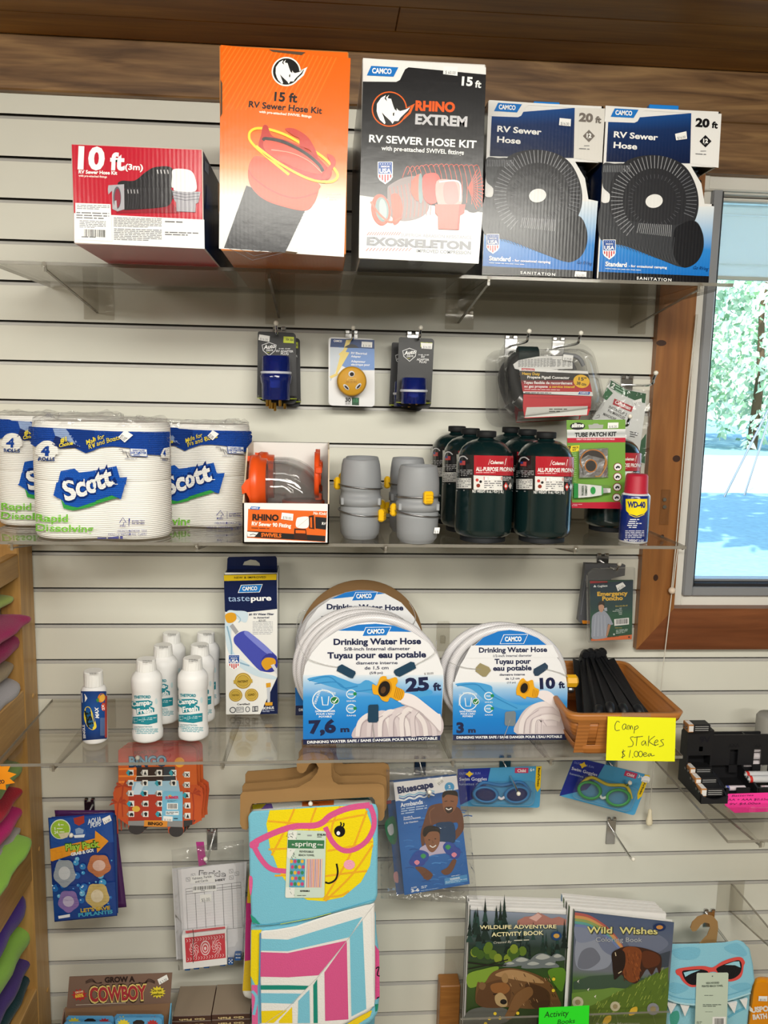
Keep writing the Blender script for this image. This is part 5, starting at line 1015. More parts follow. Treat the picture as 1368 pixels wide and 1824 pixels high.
sf = cyl(o.x, o.y, r); A = Art(b, sf, *VB); A.quad([(258, 528), (440, 528), (444, 868), (266, 882)], '', 1, 18, grad=[(0, '123a7e'), (.4, '14509c'), (.8, '103f86'), (1, '0e2c64')]); A.rect(430, 560, 446, 860, 'b8433a', 2, 2, 1)
A.poly([(262, 540), (286, 548), (304, 578), (290, 602), (266, 610)], 'f2f2f2', 2); A.line([(284, 556), (284, 596)], 4, '23355e', 3); A.ell(405, 576, 26, 34, 'e8861c', 2, 20, .3); A.ell(412, 576, 20, 27, 'f2b84a', 3, 18, .3); A.poly([(366, 590), (384, 574), (388, 600), (376, 608)], '3f8a3a', 3); A.ell(420, 640, 17, 30, 'd8492e', 3, 18); A.txt('2X', (428, 662), (424, 622), 18, 'ffffff', 4, .03)
A.blob([(288, 650), (318, 640), (340, 680), (366, 760), (368, 790), (340, 806), (304, 780), (280, 720)], 'f0d83c', 2); A.blob([(300, 670), (330, 700), (352, 770), (330, 790), (300, 740)], '1f5f8c', 3); A.txt('TST', (348, 780), (320, 660), 40, '102018', 4, .05); A.txt('MAX', (388, 722), (382, 640), 26, 'f4f4f4', 4, .04, .2); A.txt('SINGLE', (292, 866), (284, 768), 17, 'f4f4f4', 4, .03)
for i in range(4): A.fine(398+i*9, 720, 403+i*9, 850, 16, 'a8c0dc', 3, 0, .4, i)
b.obj('bottle_body', t); A2 = Art(c, plane((o.x, o.y, o.z+H), (0, 0, 1)), *VB); A2.fine(320, 398, 385, 412, 3, '8a8a8a', 1); c.obj('cap', t)
t0, b, c, r, o, H = vessel('freshener_bottle', 'white bottle with teal label, front one of the left row', 'bottle', (262, 1324), 226, 1177, [(.88, 0), (.98, .012), (1, .035), (1, .11), (.955, .125), (.955, .62), (.975, .635), (1, .66), (1, .75), (.97, .785), (.86, .82), (.70, .85), (.60, .865), (.60, .88)], [(.625, .862), (.64, .868), (.62, .992), (.57, 1.0)], grp='white teal labelled bottles on the lower shelf')
sf = cyl(o.x, o.y, r*.957); A = Art(b, sf, *VB); g = '1d8a9a'
A.txt('THETFORD', (638, 580), (758, 578), 20, g, 3, .05); A.fill([(618, 600), (744, 592), (772, 604), (768, 628), (752, 636), (784, 648), (784, 676), (660, 698), (654, 660), (622, 650)], g, 2, 12); A.txt('Campa-', (624, 638), (764, 622), 36, 'f4f6f6', 4, .035); A.txt('Fresh', (662, 690), (774, 678), 38, 'f4f6f6', 4, .035)
A.fill([(626, 712), (720, 706), (806, 692), (806, 752), (740, 768), (626, 760)], g, 2, 12); A.fine(636, 722, 770, 756, 3, 'c8e4e8', 3, -6); A.txt('MINT', (778, 722), (800, 720), None, 'f4f6f6', 3, .03); A.txt('CAUTION/ATTENTION', (640, 790), (768, 788), 11, g, 3, .01); A.fine(618, 796, 812, 838, 4, '5aa6b4', 3); A.ell(622, 728, 9, 34, 'e4eef0', 3, 14); A.ell(798, 600, 9, 22, 'cfe4e8', 3, 14)
b.obj('bottle_body', t0); A2 = Art(c, plane((o.x, o.y, o.z+H), (0, 0, 1)), *VB); A2.fine(700, 308, 770, 330, 4, '9a9a9a', 1); c.obj('cap', t0)
q = t0.location
pr = atz(345, 1320, ZLo); xr = pr.x-atz(262, 1324, ZLo).x
for lab, dx, dy, rz in (('second white bottle with teal label back in the left row', .014, .085, -.06), ('rearmost white bottle with teal label in the left row', .015, .168, -.1), ('white bottle with teal label, front one of the right row', xr, .006, -.10), ('second white bottle with teal label back in the right row', xr+.001, .088, .1), ('rearmost white bottle with teal label in the right row', xr+.001, .170, 0)):
    dup(t0, (q.x+dx, q.y+dy, q.z), lab, (0, 0, rz))
# --- water filter carton
VT = (380, 980, 3.109); p = atz(432, 1273, ZLo+.0005); d = -p.y; sf = front(d); f = lambda x, y: at(VT[0]+x/VT[2], VT[1]+y/VT[2], d)
x0, x1, zt = f(66, 500).x, f(355, 500).x, f(205, 125).z; t = thing('water_filter_box', 'tall navy and white box with hang tab showing a blue water filter', 'box', ((x0+x1)/2, -d+.035, ZLo+.0005)); b = B('print')
b.box((x0, -d, ZLo+.0006), (x1, -d+.07, zt), 'efefec', ch=.0008, cols={'+z': '17224a', '-x': '1a2852', '+x': '1a2852'}); A = Art(b, sf, *VT)
A.quad([(58, 135), (352, 128), (353, 300), (64, 338)], '17224a'); A.fill([(64, 338), (353, 300), (354, 325), (200, 342), (100, 350), (66, 340)], '17224a', 1, 60); A.quad([(58, 138), (350, 132), (349, 164), (60, 170)], 'e2c224', 2); A.txt('NEW & IMPROVED', (116, 157), (292, 154), 11, '23241c', 3, .02, 0, 1.1)
A.maker([(156, 194), (270, 190), (254, 230), (140, 233)], '2a7cc8', rim=('ffffff', 1.06)); A.txt('taste', (82, 283), (202, 280), 34, 'a8c4e8', 4, .0); A.txt('pure', (208, 280), (322, 277), 30, 'f4f6f8', 4, .035)
A.txt('#1 RV Water Filter', (198, 360), (336, 358), 11, '1c2a50', 3, .03); A.txt('in America!', (224, 378), (310, 376), 10, '1c2a50', 3, .02); A.txt('$25.00', (252, 394), (290, 393), 11, '6a6a6e', 3, 0); A.fine(218, 394, 330, 470, 9, 'a8aab2', 3, 0, .3)
A.blob([(70, 350), (130, 335), (190, 345), (180, 400), (120, 380), (100, 420), (110, 560), (180, 620), (260, 670), (345, 700), (330, 715), (220, 690), (120, 620), (72, 520)], 'cfe2ee', 2); A.curve([(76, 420), (100, 520), (110, 600), (200, 640)], 8, '8fb4cc', 3); A.curve([(120, 350), (150, 380), (140, 400)], 5, '9fc0d4', 3)
A.poly([(90, 420), (108, 405), (140, 450), (124, 466)], 'a8a8ac', 3); A.blob([(66, 360), (90, 345), (120, 350), (128, 378), (105, 400), (76, 398)], 'dfa22c', 4)
A.blob([(116, 480), (150, 452), (190, 448), (230, 480), (340, 575), (352, 600), (352, 650), (320, 672), (275, 670), (240, 650), (140, 540), (116, 510)], '4a52b4', 4); A.blob([(170, 456), (200, 454), (320, 556), (300, 574), (200, 490)], '7f88d8', 5); A.blob([(270, 600), (310, 570), (350, 590), (353, 650), (320, 674), (270, 660)], '3a3f98', 5); A.blob([(266, 625), (290, 595), (335, 598), (346, 625), (320, 650), (290, 662)], 'dfa22c', 6); A.poly([(318, 636), (336, 628), (354, 660), (354, 690)], 'd8d8dc', 6)
A.shield(86, 580, 58, 82, 4)
for x, y, rr in ((165, 722, 46), (124, 802, 37), (212, 800, 37)): A.ell(x, y, rr, rr*.95, 'b89436', 4, 28); A.ell(x, y, rr*.86, rr*.82, 'd8bc62', 5, 28); A.ell(x, y, rr*.72, rr*.68, '8a6a20', 6, 28); A.ell(x, y, rr*.68, rr*.64, 'c8a848', 7, 28)
A.poly([(112, 718), (216, 712), (218, 732), (114, 738)], 'c8a848', 8); A.txt('PATENT', (136, 732), (194, 729), None, '4a3810', 9, .03); A.txt('TESTED', (104, 806), (144, 804), None, '4a3810', 9, .02); A.txt('LEAD', (194, 804), (230, 802), None, '4a3810', 9, .02); A.txt('Certified:', (132, 857), (204, 855), 10, '33343c', 4, .02)
A.ell(108, 884, 18, 17, '55585e', 4, 20); A.ell(108, 884, 13, 12, 'e4e4e2', 5, 18); A.poly([(128, 868), (168, 866), (168, 896), (128, 898)], '77797e', 4); A.poly([(131, 871), (165, 869), (165, 893), (131, 895)], 'e4e4e2', 5); A.fine(133, 873, 164, 892, 3, '77797e', 6); A.ell(190, 880, 13, 16, '55585e', 4, 18); A.ell(190, 880, 9, 12, 'e4e4e2', 5, 18); A.poly([(216, 864), (248, 862), (248, 892), (216, 894)], '55585e', 4); A.poly([(220, 868), (244, 867), (244, 888), (220, 889)], 'e4e4e2', 5); A.txt('E', (226, 887), (240, 886), None, '55585e', 6, .04)
A.poly([(355, 700), (357, 905), (258, 908)], '17224a', 3); A.poly([(296, 735), (316, 732), (314, 840), (300, 842)], 'c8ccd4', 5); A.poly([(292, 735), (318, 732), (318, 756), (294, 760)], 'dfa22c', 6); A.poly([(286, 842), (328, 840), (328, 858), (288, 860)], 'dfa22c', 6); A.txt('BONUS', (274, 880), (336, 877), None, 'f0f2f4', 5, .03); A.fine(272, 884, 338, 898, 2, 'b8c0d8', 5)
b.obj('carton', t); b = B('print')
sf2 = front(d-.035)
sheet(b, sf2, VT, [(74, 138), (78, 46), (86, 38), (344, 33), (352, 44), (354, 138)], .0012, '17224a'); A = Art(b, sf2, *VT); A.poly([(164, 82), (172, 64), (206, 52), (236, 56), (256, 72), (258, 86)], 'b9b8aa'); A.poly([(62, 134), (72, 112), (352, 108), (353, 128)], '121b3c'); b.obj('hang_tab', t)
# --- coiled water hoses behind arched printed cards
def coil(b, c, R, r, loops, col='dfdde0', sz=.915):
    """loops: (radius factor, depth offset, x offset)"""
    for k, dy, dx in loops: b.tube([c+V((dx+R*k*math.cos(a), dy+.004*math.sin(2*a+k*9), R*k*math.sin(a)*sz)) for a in [i*2*PI/64 for i in range(64)]], r, col, n=12, closed=True)
def braid():
    m = mat('braid', .3, .5, bump=None); nt = m.node_tree; p = nt.nodes['Principled BSDF']; tc = nt.nodes.new('ShaderNodeTexCoord'); w = []
    for k, s in enumerate((1, -1)):
        mp = nt.nodes.new('ShaderNodeMapping'); mp.inputs['Rotation'].default_value = (0, s*.8, 0); nt.links.new(tc.outputs['Object'], mp.inputs[0]); t = nt.nodes.new('ShaderNodeTexWave'); t.wave_type = 'BANDS'; t.bands_direction = 'X'; t.inputs['Scale'].default_value = 95; nt.links.new(mp.outputs[0], t.inputs['Vector']); w.append(t)
    mx = nt.nodes.new('ShaderNodeMath'); mx.operation = 'MAXIMUM'; nt.links.new(w[0].outputs[1], mx.inputs[0]); nt.links.new(w[1].outputs[1], mx.inputs[1]); rp = nt.nodes.new('ShaderNodeMapRange'); rp.inputs['To Min'].default_value = .80; rp.inputs['To Max'].default_value = 1.0; nt.links.new(mx.outputs[0], rp.inputs[0])
    at_ = [n for n in nt.nodes if n.type == 'ATTRIBUTE'][0]; m2 = nt.nodes.new('ShaderNodeMix'); m2.data_type = 'RGBA'; m2.blend_type = 'MULTIPLY'; m2.inputs[0].default_value = 1; nt.links.new(at_.outputs[0], m2.inputs[6]); nt.links.new(rp.outputs[0], m2.inputs[7]); nt.links.new(m2.outputs[2], p.inputs['Base Color'])
braid()
def hose_pack(lab, vw, T, d, arch, loops, R, r, cdx, words, cz=None, back=None):
    """T maps art coordinates (those of the 25 ft pack) to this view; ARCH: outline of the card in view pixels"""
    sf = front(d); f = lambda x, y: at(vw[0]+x/vw[2], vw[1]+y/vw[2], d); xs = [p[0] for p in arch]; base = f(sum(xs)/len(xs), max(p[1] for p in arch))
    t = thing('water_hose', lab, 'water hose', (base.x, -d+.03, ZLo+.0005), 'white drinking water hoses on the lower shelf')
    b = B('braid'); cc = V((base.x+cdx, -d+.028, (cz or ZLo+R*.915*1.02+r+.002))); coil(b, cc, R, r, loops); b.obj('hose_coil', t)
    if back: b = B('kraft'); b.lathe([(.0001, 0), (back, 0), (back, .003), (.0001, .003)], cc+V((back*.05, .03, .012)), '8a6b48', axis='Y', n=64); b.obj('backing_disc', t)
    b = B('card'); sheet(b, sf, vw, arch, .0012, 'ecedf0'); A = Art(b, sf, *vw); g = lambda L: [T(*p) for p in L]; P = T
    return t, b, A, g, sf
def hose_art(A, g, T, k, W, arch):
    A.quad(g([(497, 690), (1274, 690), (1258, 1030), (497, 1050)]), '', 1, 1, grad=[(0, 'dfe8f0'), (.12, 'a8cdec'), (.35, '3c98dc'), (.7, '1a80d0'), (1, '1a74c4')])
    # blue head of the arch follows the card outline
    yl = T(0, 478)[1]; A.poly([p for p in arch if p[1] < yl] if W.get('head') is None else W['head'], '1a78cc', 1)
    A.maker(g([(846, 428), (982, 426), (958, 470), (826, 474)]), '1a78cc', rim=('ffffff', 1.05), bold=.04); n = '1a2248'
    for s, a, bq, h, bo in W['txt']: A.txt(s, T(*a), T(*bq), h*k, n, 3, bo)
    A.blob(g([(520, 712), (640, 690), (700, 706), (800, 740), (860, 720), (1000, 800), (1180, 770), (1200, 800), (1000, 830), (860, 790), (740, 780), (600, 740)]), '4aa0da', 2); A.curve(g([(530, 722), (640, 700), (720, 760), (800, 752)]), 6*k, '2f86c4', 3); A.curve(g([(560, 740), (680, 730), (760, 780), (880, 770)]), 5*k, '2f86c4', 3)
    A.line(g([(612+62*math.cos(a), 832+58*math.sin(a)) for a in [i*PI/12 for i in range(24)]]), 6*k, 'e8f0f6', 4, True); A.line(g([(600, 810), (606, 856), (634, 856), (640, 808)]), 6*k, 'e8f0f6', 4); A.ell(*T(672, 830), 25*k, 22*k, 'e8f0f6', 4, 20); A.ell(*T(672, 830), 22*k, 19*k, '1f7a44', 5, 20); A.line(g([(660, 832), (668, 842), (686, 820)]), 6*k, 'ffffff', 6)
    A.txt('DRINKING', T(568, 852), T(596, 778), 14*k, 'e0ecf4', 4, .02); A.txt('WATER SAFE', T(596, 776), T(676, 800), 13*k, 'e0ecf4', 4, .02)
    for i, s in enumerate(('SANS DANGER', "POUR L'EAU", 'POTABLE')): w = (112, 100, 70)[i]; A.txt(s, T(620-w/2, 896+i*15), T(620+w/2, 894+i*15), 10*k, 'f0f6fa', 4, .03)
    for y, s in ((796, 'SANS BPA'), (876, 'SANS')): A.ell(*T(763, y), 28*k, 26*k, 'e8f0f6', 4, 20); A.ell(*T(763, y), 23*k, 21*k, '58a4dc', 5, 20); A.txt('FREE', T(746, y+4), T(778, y+4), 9*k, 'f0f6fa', 6, .02); A.ell(*T(784, y-2), 10*k, 10*k, '1f8a50', 6, 12); A.txt(s, T(738, y+42), T(790, y+42), 8*k, 'e8f0f6', 4, .02)
    # picture of the brass end and coiled hose
    A.blob(g([(770, 1036), (800, 960), (880, 915), (960, 890), (1060, 860), (1120, 850), (1258, 915), (1262, 1020), (1160, 1030), (900, 1036)]), 'c9bcc0', 4) if not W.get('small') else A.blob(g([(770, 1036), (800, 930), (860, 880), (960, 850), (1060, 860), (1150, 900), (1262, 960), (1262, 1020), (1160, 1030), (900, 1036)]), 'c9bcc0', 4)
    for i in range(6): A.curve(g([(800+i*62, 1030), (812+i*58, 950-i*6), (880+i*52, 905-i*7), (960+i*50, 930+i*4), (985+i*48, 1026)]), 26*k, ('e6dede', 'd8cdd0')[i % 2], 5+i, 5); A.curve(g([(812+i*62, 1030), (826+i*58, 956-i*6), (886+i*52, 920-i*7)]), 4*k, 'b0a2a8', 11, 4)
    A.blob(g([(1020, 830), (1050, 790), (1110, 800), (1190, 860), (1240, 900), (1258, 912), (1258, 1000), (1200, 940), (1130, 880), (1060, 850)]), 'ebe4e6', 12); A.curve(g([(1040, 845), (1120, 880), (1200, 945), (1250, 1000)]), 6*k, 'c4b8bc', 13)
    A.blob(g([(880, 740), (905, 745), (925, 700), (955, 695), (965, 712), (1010, 700), (1020, 725), (1010, 750), (1055, 775), (1050, 815), (1020, 830), (980, 812), (965, 835), (935, 828), (915, 800), (885, 790)]), 'e8a81c', 13); A.ell(*T(950, 762), 38*k, 50*k, 'c88a14', 14, 24, .3); A.ell(*T(946, 764), 32*k, 44*k, '1c1410', 15, 24, .3); A.ell(*T(940, 770), 14*k, 20*k, '5a3c20', 16, 16, .3)
    for i in range(5): A.line(g([(1014+i*9, 752+i*5), (1000+i*9, 812+i*4)]), 4*k, 'b87c10', 14)
    A.quad(g([(497, 1046), (1256, 1024), (1255, 1051), (497, 1075)]), '1a2248', 6); A.txt("DRINKING WATER SAFE / SANS DANGER POUR L'EAU POTABLE", T(520, 1068), T(1240, 1046), 14*k, 'f4f6f8', 7, .035)
    for q in W['slots']: A.poly(g(q), '1b3f58', 14)
def ties(t, vw, d, L):
    for P in L: b = B('clear_tie'); b.tube(smooth([at(vw[0]+x/vw[2], vw[1]+y/vw[2], d+o) for x, y, o in P], 5), .0009, 'd8d8d8', n=6); b.obj('wire_tie', t)
clear('clear_tie', 'e8e8e8', .1, haze=.25)
W25 = dict(txt=[('Drinking Water Hose', (666, 523), (1150, 518), 34, .035), ('5/8-inch Internal diameter', (724, 555), (1090, 552), 18, .015), ('Tuyau pour eau potable', (632, 598), (1178, 592), 34, .035), ('diametre interne', (790, 632), (1020, 630), 17, .015), ('de 1,5 cm', (838, 660), (970, 658), 18, .015), ('(5/8 po)', (866, 685), (938, 683), 13, .015), ('25', (1066, 780), (1196, 772), 72, .05), ('ft', (1218, 776), (1262, 773), 42, .045), ('7,6', (530, 1012), (680, 1006), 70, .05), ('m', (704, 1006), (754, 1004), 30, .05)],
           slots=[[(690, 640), (712, 628), (786, 668), (788, 680), (772, 706), (758, 704), (682, 664)], [(1002, 660), (1092, 614), (1112, 618), (1122, 650), (1030, 698), (1010, 690), (998, 672)], [(858, 858), (866, 852), (910, 850), (914, 860), (914, 940), (904, 950), (860, 950), (854, 940)]])
VH = VT; p = atz(662, 1322, ZLo+.0005); d = -p.y; I = lambda x, y: (x, y)
arch = [(497, 1075), (497, 700), (508, 640), (545, 570), (600, 505), (690, 445), (800, 413), (900, 407), (1000, 417), (1100, 452), (1190, 512), (1240, 580), (1272, 660), (1276, 720), (1256, 1051)]
t, b, A, g, sf = hose_pack('coiled white hose behind an arched card reading 25 ft, front one', VH, I, d, arch, [(1.0, -.012, .0), (.985, .004, -.006), (1.0, .020, -.014), (.93, .012, -.004), (.9, -.008, 0), (1.01, .036, -.02)], .1215, .0085, -.004, W25)
hose_art(A, g, I, 1, W25, arch); A.txt('$ 30.00', (1168, 688), (1218, 684), 12, '77777c', 8, 0); b.obj('printed_card', t)
ties(t, VH, d, [[(735, 650, .001), (640, 640, .004), (520, 600, .006), (485, 540, .0), (470, 500, -.02)], [(1075, 660, .001), (1130, 630, .003), (1225, 570, .006), (1235, 500, -.01)], [(880, 900, .001), (884, 980, .003), (895, 1060, .003)]])
# larger pack behind
p = atz(560, 1273, ZLo+.0005); d = -p.y; k = .93; T = lambda x, y: ((x-885)*k+836, (y-1075)*.985+915-(0 if y > 700 else 0)) if y > 600 else ((x-885)*k+836, (y-428)*.95+232)
arch2 = [T(*q) for q in arch]; arch2 = [(455, 915), (453, 760), (478, 520), (520, 400), (580, 320), (650, 270), (730, 235), (800, 222), (880, 224), (950, 240), (1040, 290), (1110, 370), (1160, 460), (1190, 560), (1190, 900)]
t, b, A, g, sf = hose_pack('larger white hose pack standing behind the 25 ft hose', VH, T, d, arch2, [(1.0, .0, 0), (1.0, .018, 0), (.93, .01, 0), (1.02, .034, 0)], .119, .009, -.004, W25, cz=ZLo+.126, back=.128)
A.poly([p for p in arch2 if p[1] < 282]+[], '1a78cc', 1); A.maker([(790, 234), (908, 232), (886, 274), (768, 278)], '1a78cc', rim=('ffffff', 1.05), bold=.04); A.txt('Drinking Water Hose', (628, 326), (1052, 332), 30, '1a2248', 3, .035); A.txt('Tuyau pour eau', (598, 394), (1050, 396), 30, '1a2248', 3, .035); A.quad([(453, 760), (560, 760), (560, 860), (455, 860)], '1a74c4', 1); A.quad([(455, 860), (560, 858), (560, 912), (455, 914)], '1a2248', 2); A.txt('DRINKING', (474, 890), (560, 888), 14, 'f4f6f8', 3, .03); b.obj('printed_card', t)
ties(t, VH, d, [[(470, 500, .002), (462, 420, .004), (480, 350, .004), (520, 330, .0)], [(1085, 290, .0), (1108, 330, .004), (1120, 380, .004), (1100, 420, .002)]])
# 10 ft pack
VS = (780, 1080, 2.974); p = atz(908, 1316, ZLo+.0005); d = -p.y; T10 = lambda x, y: ((x-497)*.790+78, (y-1075)*.895+708)
arch3 = [(78, 708), (80, 460), (90, 390), (120, 310), (170, 230), (240, 165), (320, 132), (380, 125), (450, 135), (530, 168), (600, 225), (650, 300), (678, 370), (687, 440), (680, 706)]
W10 = dict(txt=[], slots=[], small=1)
t, b, A, g, sf = hose_pack('coiled white hose behind an arched card reading 10 ft, beside the basket', VS, T10, d, arch3, [(1.0, -.010, -.002), (1.0, .010, -.014), (.93, 0, 0)], .108, .0088, -.006, W10)
W10['head'] = [q for q in arch3 if q[1] < 212]+[(605, 208)]; A2k = .8
A.quad([(80, 400), (687, 400), (681, 680), (78, 682)], '', 1, 1, grad=[(0, 'dfe8f0'), (.14, 'a0c8ea'), (.4, '3c98dc'), (.7, '1a80d0'), (1, '1a74c4')]); A.poly([q for q in arch3 if q[1] < 235], '1a78cc', 1); A.quad([(176, 207), (606, 204), (640, 270), (140, 275)], 'ecedf0', 2)
A.maker([(350, 151), (474, 149), (452, 195), (330, 196)], '1a78cc', rim=('ffffff', 1.05), bold=.04); n = '1a2248'
for s, a, bq, h, bo in (('Drinking Water Hose', (217, 244), (578, 240), 27, .035), ('1/2-inch Internal diameter', (293, 268), (498, 265), 13, .015), ('Tuyau pour', (300, 304), (492, 302), 27, .035), ('eau potable', (292, 340), (496, 337), 27, .035), ('diametre interne', (326, 367), (460, 365), 12, .015), ('de 1,3 cm', (358, 388), (432, 386), 12, .015), ('(1/2 po)', (366, 407), (412, 406), 9, .015), ('10', (540, 435), (622, 431), 56, .05), ('ft', (640, 432), (672, 430), 34, .045), ('3', (98, 668), (138, 667), 54, .05), ('m', (160, 668), (200, 667), 26, .05)): A.txt(s, a, bq, h, n, 3, bo)
A.blob([(90, 412), (190, 402), (280, 420), (300, 460), (420, 520), (520, 520), (400, 552), (280, 520), (180, 440)], '4aa0da', 2); A.curve([(100, 420), (200, 412), (250, 450), (300, 480), (420, 540)], 5, '2f86c4', 3)
c0 = (160, 502); A.line([(c0[0]+47*math.cos(a), c0[1]+46*math.sin(a)) for a in [i*PI/12 for i in range(24)]], 5, 'e8f0f6', 4, True); A.line([(143, 484), (148, 528), (172, 528), (178, 482)], 5, 'e8f0f6', 4); A.ell(200, 503, 19, 18, 'e8f0f6', 4, 18); A.ell(200, 503, 16, 15, '1f7a44', 5, 18); A.line([(191, 504), (198, 512), (211, 496)], 4.5, 'ffffff', 6); A.txt('DRINKING', (120, 524), (122, 464), 11, 'e0ecf4', 4, .02); A.txt('WATER SAFE', (130, 462), (206, 470), 11, 'e0ecf4', 4, .02)
for i, s in enumerate(('SANS DANGER', "POUR L'EAU", 'POTABLE')): w = (88, 76, 54)[i]; A.txt(s, (158-w/2, 560+i*13), (158+w/2, 559+i*13), 9, 'f0f6fa', 4, .03)
for y, s in ((474, 'SANS BPA'), (541, 'SANS')): A.ell(268, y, 24, 22, 'e8f0f6', 4, 18); A.ell(268, y, 19, 17, '58a4dc', 5, 18); A.txt('FREE', (254, y+3), (280, y+3), 7, 'f0f6fa', 6, .02); A.ell(287, y-2, 9, 9, '1f8a50', 6, 12); A.txt(s, (248, y+36), (290, y+36), 7, 'e8f0f6', 4, .02)
A.blob([(418, 675), (430, 590), (480, 530), (560, 502), (620, 520), (682, 580), (682, 675)], 'cfc4c6', 4)
for i, rr in enumerate((150, 118, 86, 54)): A.curve([(596-rr*1.05, 672), (596-rr*.95, 610-rr*.1), (596-rr*.5, 672-rr*.98), (596+rr*.1, 672-rr*1.02), (596+rr*.6, 650-rr*.6)], 26, ('e6dede', 'dcd2d4')[i % 2], 5+i, 6); A.curve([(596-rr*.95, 672), (596-rr*.86, 612-rr*.1), (596-rr*.42, 680-rr*.9)], 3, 'b0a2a8', 9, 5)
A.blob([(520, 470), (540, 445), (590, 450), (640, 500), (682, 560), (682, 622), (640, 560), (580, 510)], 'ebe4e6', 10); A.blob([(414, 436), (430, 395), (450, 378), (470, 395), (500, 388), (510, 425), (534, 440), (526, 476), (500, 482), (470, 476), (460, 488), (430, 470), (416, 466)], 'e8a81c', 10); A.ell(457, 428, 26, 34, 'c88a14', 11, 22, .3); A.ell(455, 430, 19, 27, '1c1410', 12, 22, .3)
for i in range(4): A.line([(504+i*8, 436+i*3), (498+i*8, 476+i*2)], 3, 'b87c10', 11)
A.quad([(78, 678), (681, 674), (680, 706), (78, 708)], '1a2248', 6); A.txt("DRINKING WATER SAFE / SANS DANGER POUR L'EAU POTABLE", (98, 699), (656, 694), 13, 'f4f6f8', 7, .035)
for q, c in (([(200, 322), (222, 298), (270, 320), (280, 338), (254, 370), (236, 370), (198, 342)], '9a8f6a'), ([(506, 330), (566, 296), (582, 312), (580, 330), (530, 366), (512, 366), (504, 348)], '2c4258'), ([(360, 556), (404, 552), (412, 562), (410, 622), (400, 632), (358, 630), (352, 620), (354, 564)], '77838c')): A.poly(q, c, 8)
b.obj('printed_card', t); ties(t, VS, d, [[(240, 335, .001), (150, 326, .004), (80, 305, .006), (50, 290, -.01)], [(560, 330, .001), (640, 350, .004), (688, 372, .005)], [(385, 590, .001), (370, 640, .003), (345, 705, .003)]])
b = B('plastic'); q = at(780+712/2.974, 1080+395/2.974, d-.005); b.lathe([(.009, -.012), (.0125, -.011), (.0125, .006), (.008, .010)], q, 'e2aa1c', axis='X', n=8, sm=False); b.obj('yellow_end_fitting', t); b = B('steel'); b.lathe([(.006, -.004), (.008, 0), (.006, .006)], at(780+700/2.974, 1080+440/2.974, d-.005), axis='X', n=12); b.obj('ferrule', t)
# --- wooden basket of stakes
zr = at(1150, 1272, .315).z; bl, br = at(780+688/2.974, 1272, .315), at(780+1303/2.974, 1080+572/2.974, .315); ybk = atz(1090, 1178, zr).y; ybk = min(ybk, -.012); xbl, xbr = atz(780+684/2.974, 1177, zr).x, atz(780+985/2.974, 1178, zr).x
xl, xr = bl.x+.002, br.x; wd = (xr-xl)
def rr2(x0, x1, y0, y1, z, r, n=5):
    o = []
    for cx, cy_, a0 in ((x1-r, y1-r, 0), (x0+r, y1-r, PI/2), (x0+r, y0+r, PI), (x1-r, y0+r, 1.5*PI)): o += [V((cx+r*math.cos(a0+i*PI/2/n), cy_+r*math.sin(a0+i*PI/2/n), z)) for i in range(n+1)]
    return o
mat('basketwood', .42, .45, bump=('band', 40, .25), var=.08)
t = thing('stake_basket', 'orange brown wooden strip basket holding black stakes at the right shelf end', 'basket', ((xl+xr)/2, (-.315+ybk)/2, ZLo)); zb = ZLo+.0012; b = B('basketwood'); tap = .028
lay = lambda i, u: rr2(xl+tap*(1-u)+i, xr-tap*(1-u)-i, -.315+tap*.8*(1-u)+i, ybk-tap*.4*(1-u)-i, zb+(zr-zb)*u, .022)
b.loft([lay(.004, .02), lay(0, 0), lay(0, 1), lay(.004, 1), lay(.004, .03)], 'a0622a', caps=(True, True)); b.obj('basket_body', t)
b = B('basketwood'); b.loft([lay(-.003, .80), lay(-.0042, .83), lay(-.0042, 1.0), lay(-.001, 1.02), lay(.005, 1.02), lay(.0055, .98)], 'aa6c30', caps=(False, False)); b.obj('rim_band', t)
b = B('basketwood'); b.loft([lay(-.002, .0), lay(-.003, .02), lay(-.003, .2), lay(-.001, .22)], 'a4662c', caps=(False, False)); b.obj('lower_band', t)
for i in range(5):
    x = xl+.03+i*(wd-.06)/4; b = B('basketwood'); b.slab([(x-.011, -.315+tap*.8-.0018, zb+.002), (x+.011, -.315+tap*.8-.0018, zb+.002), (x+.011, -.3168, zr-.004), (x-.011, -.3168, zr-.004)], (0, .0012, 0), 'a86a32'); b.obj('upright_strip', t)
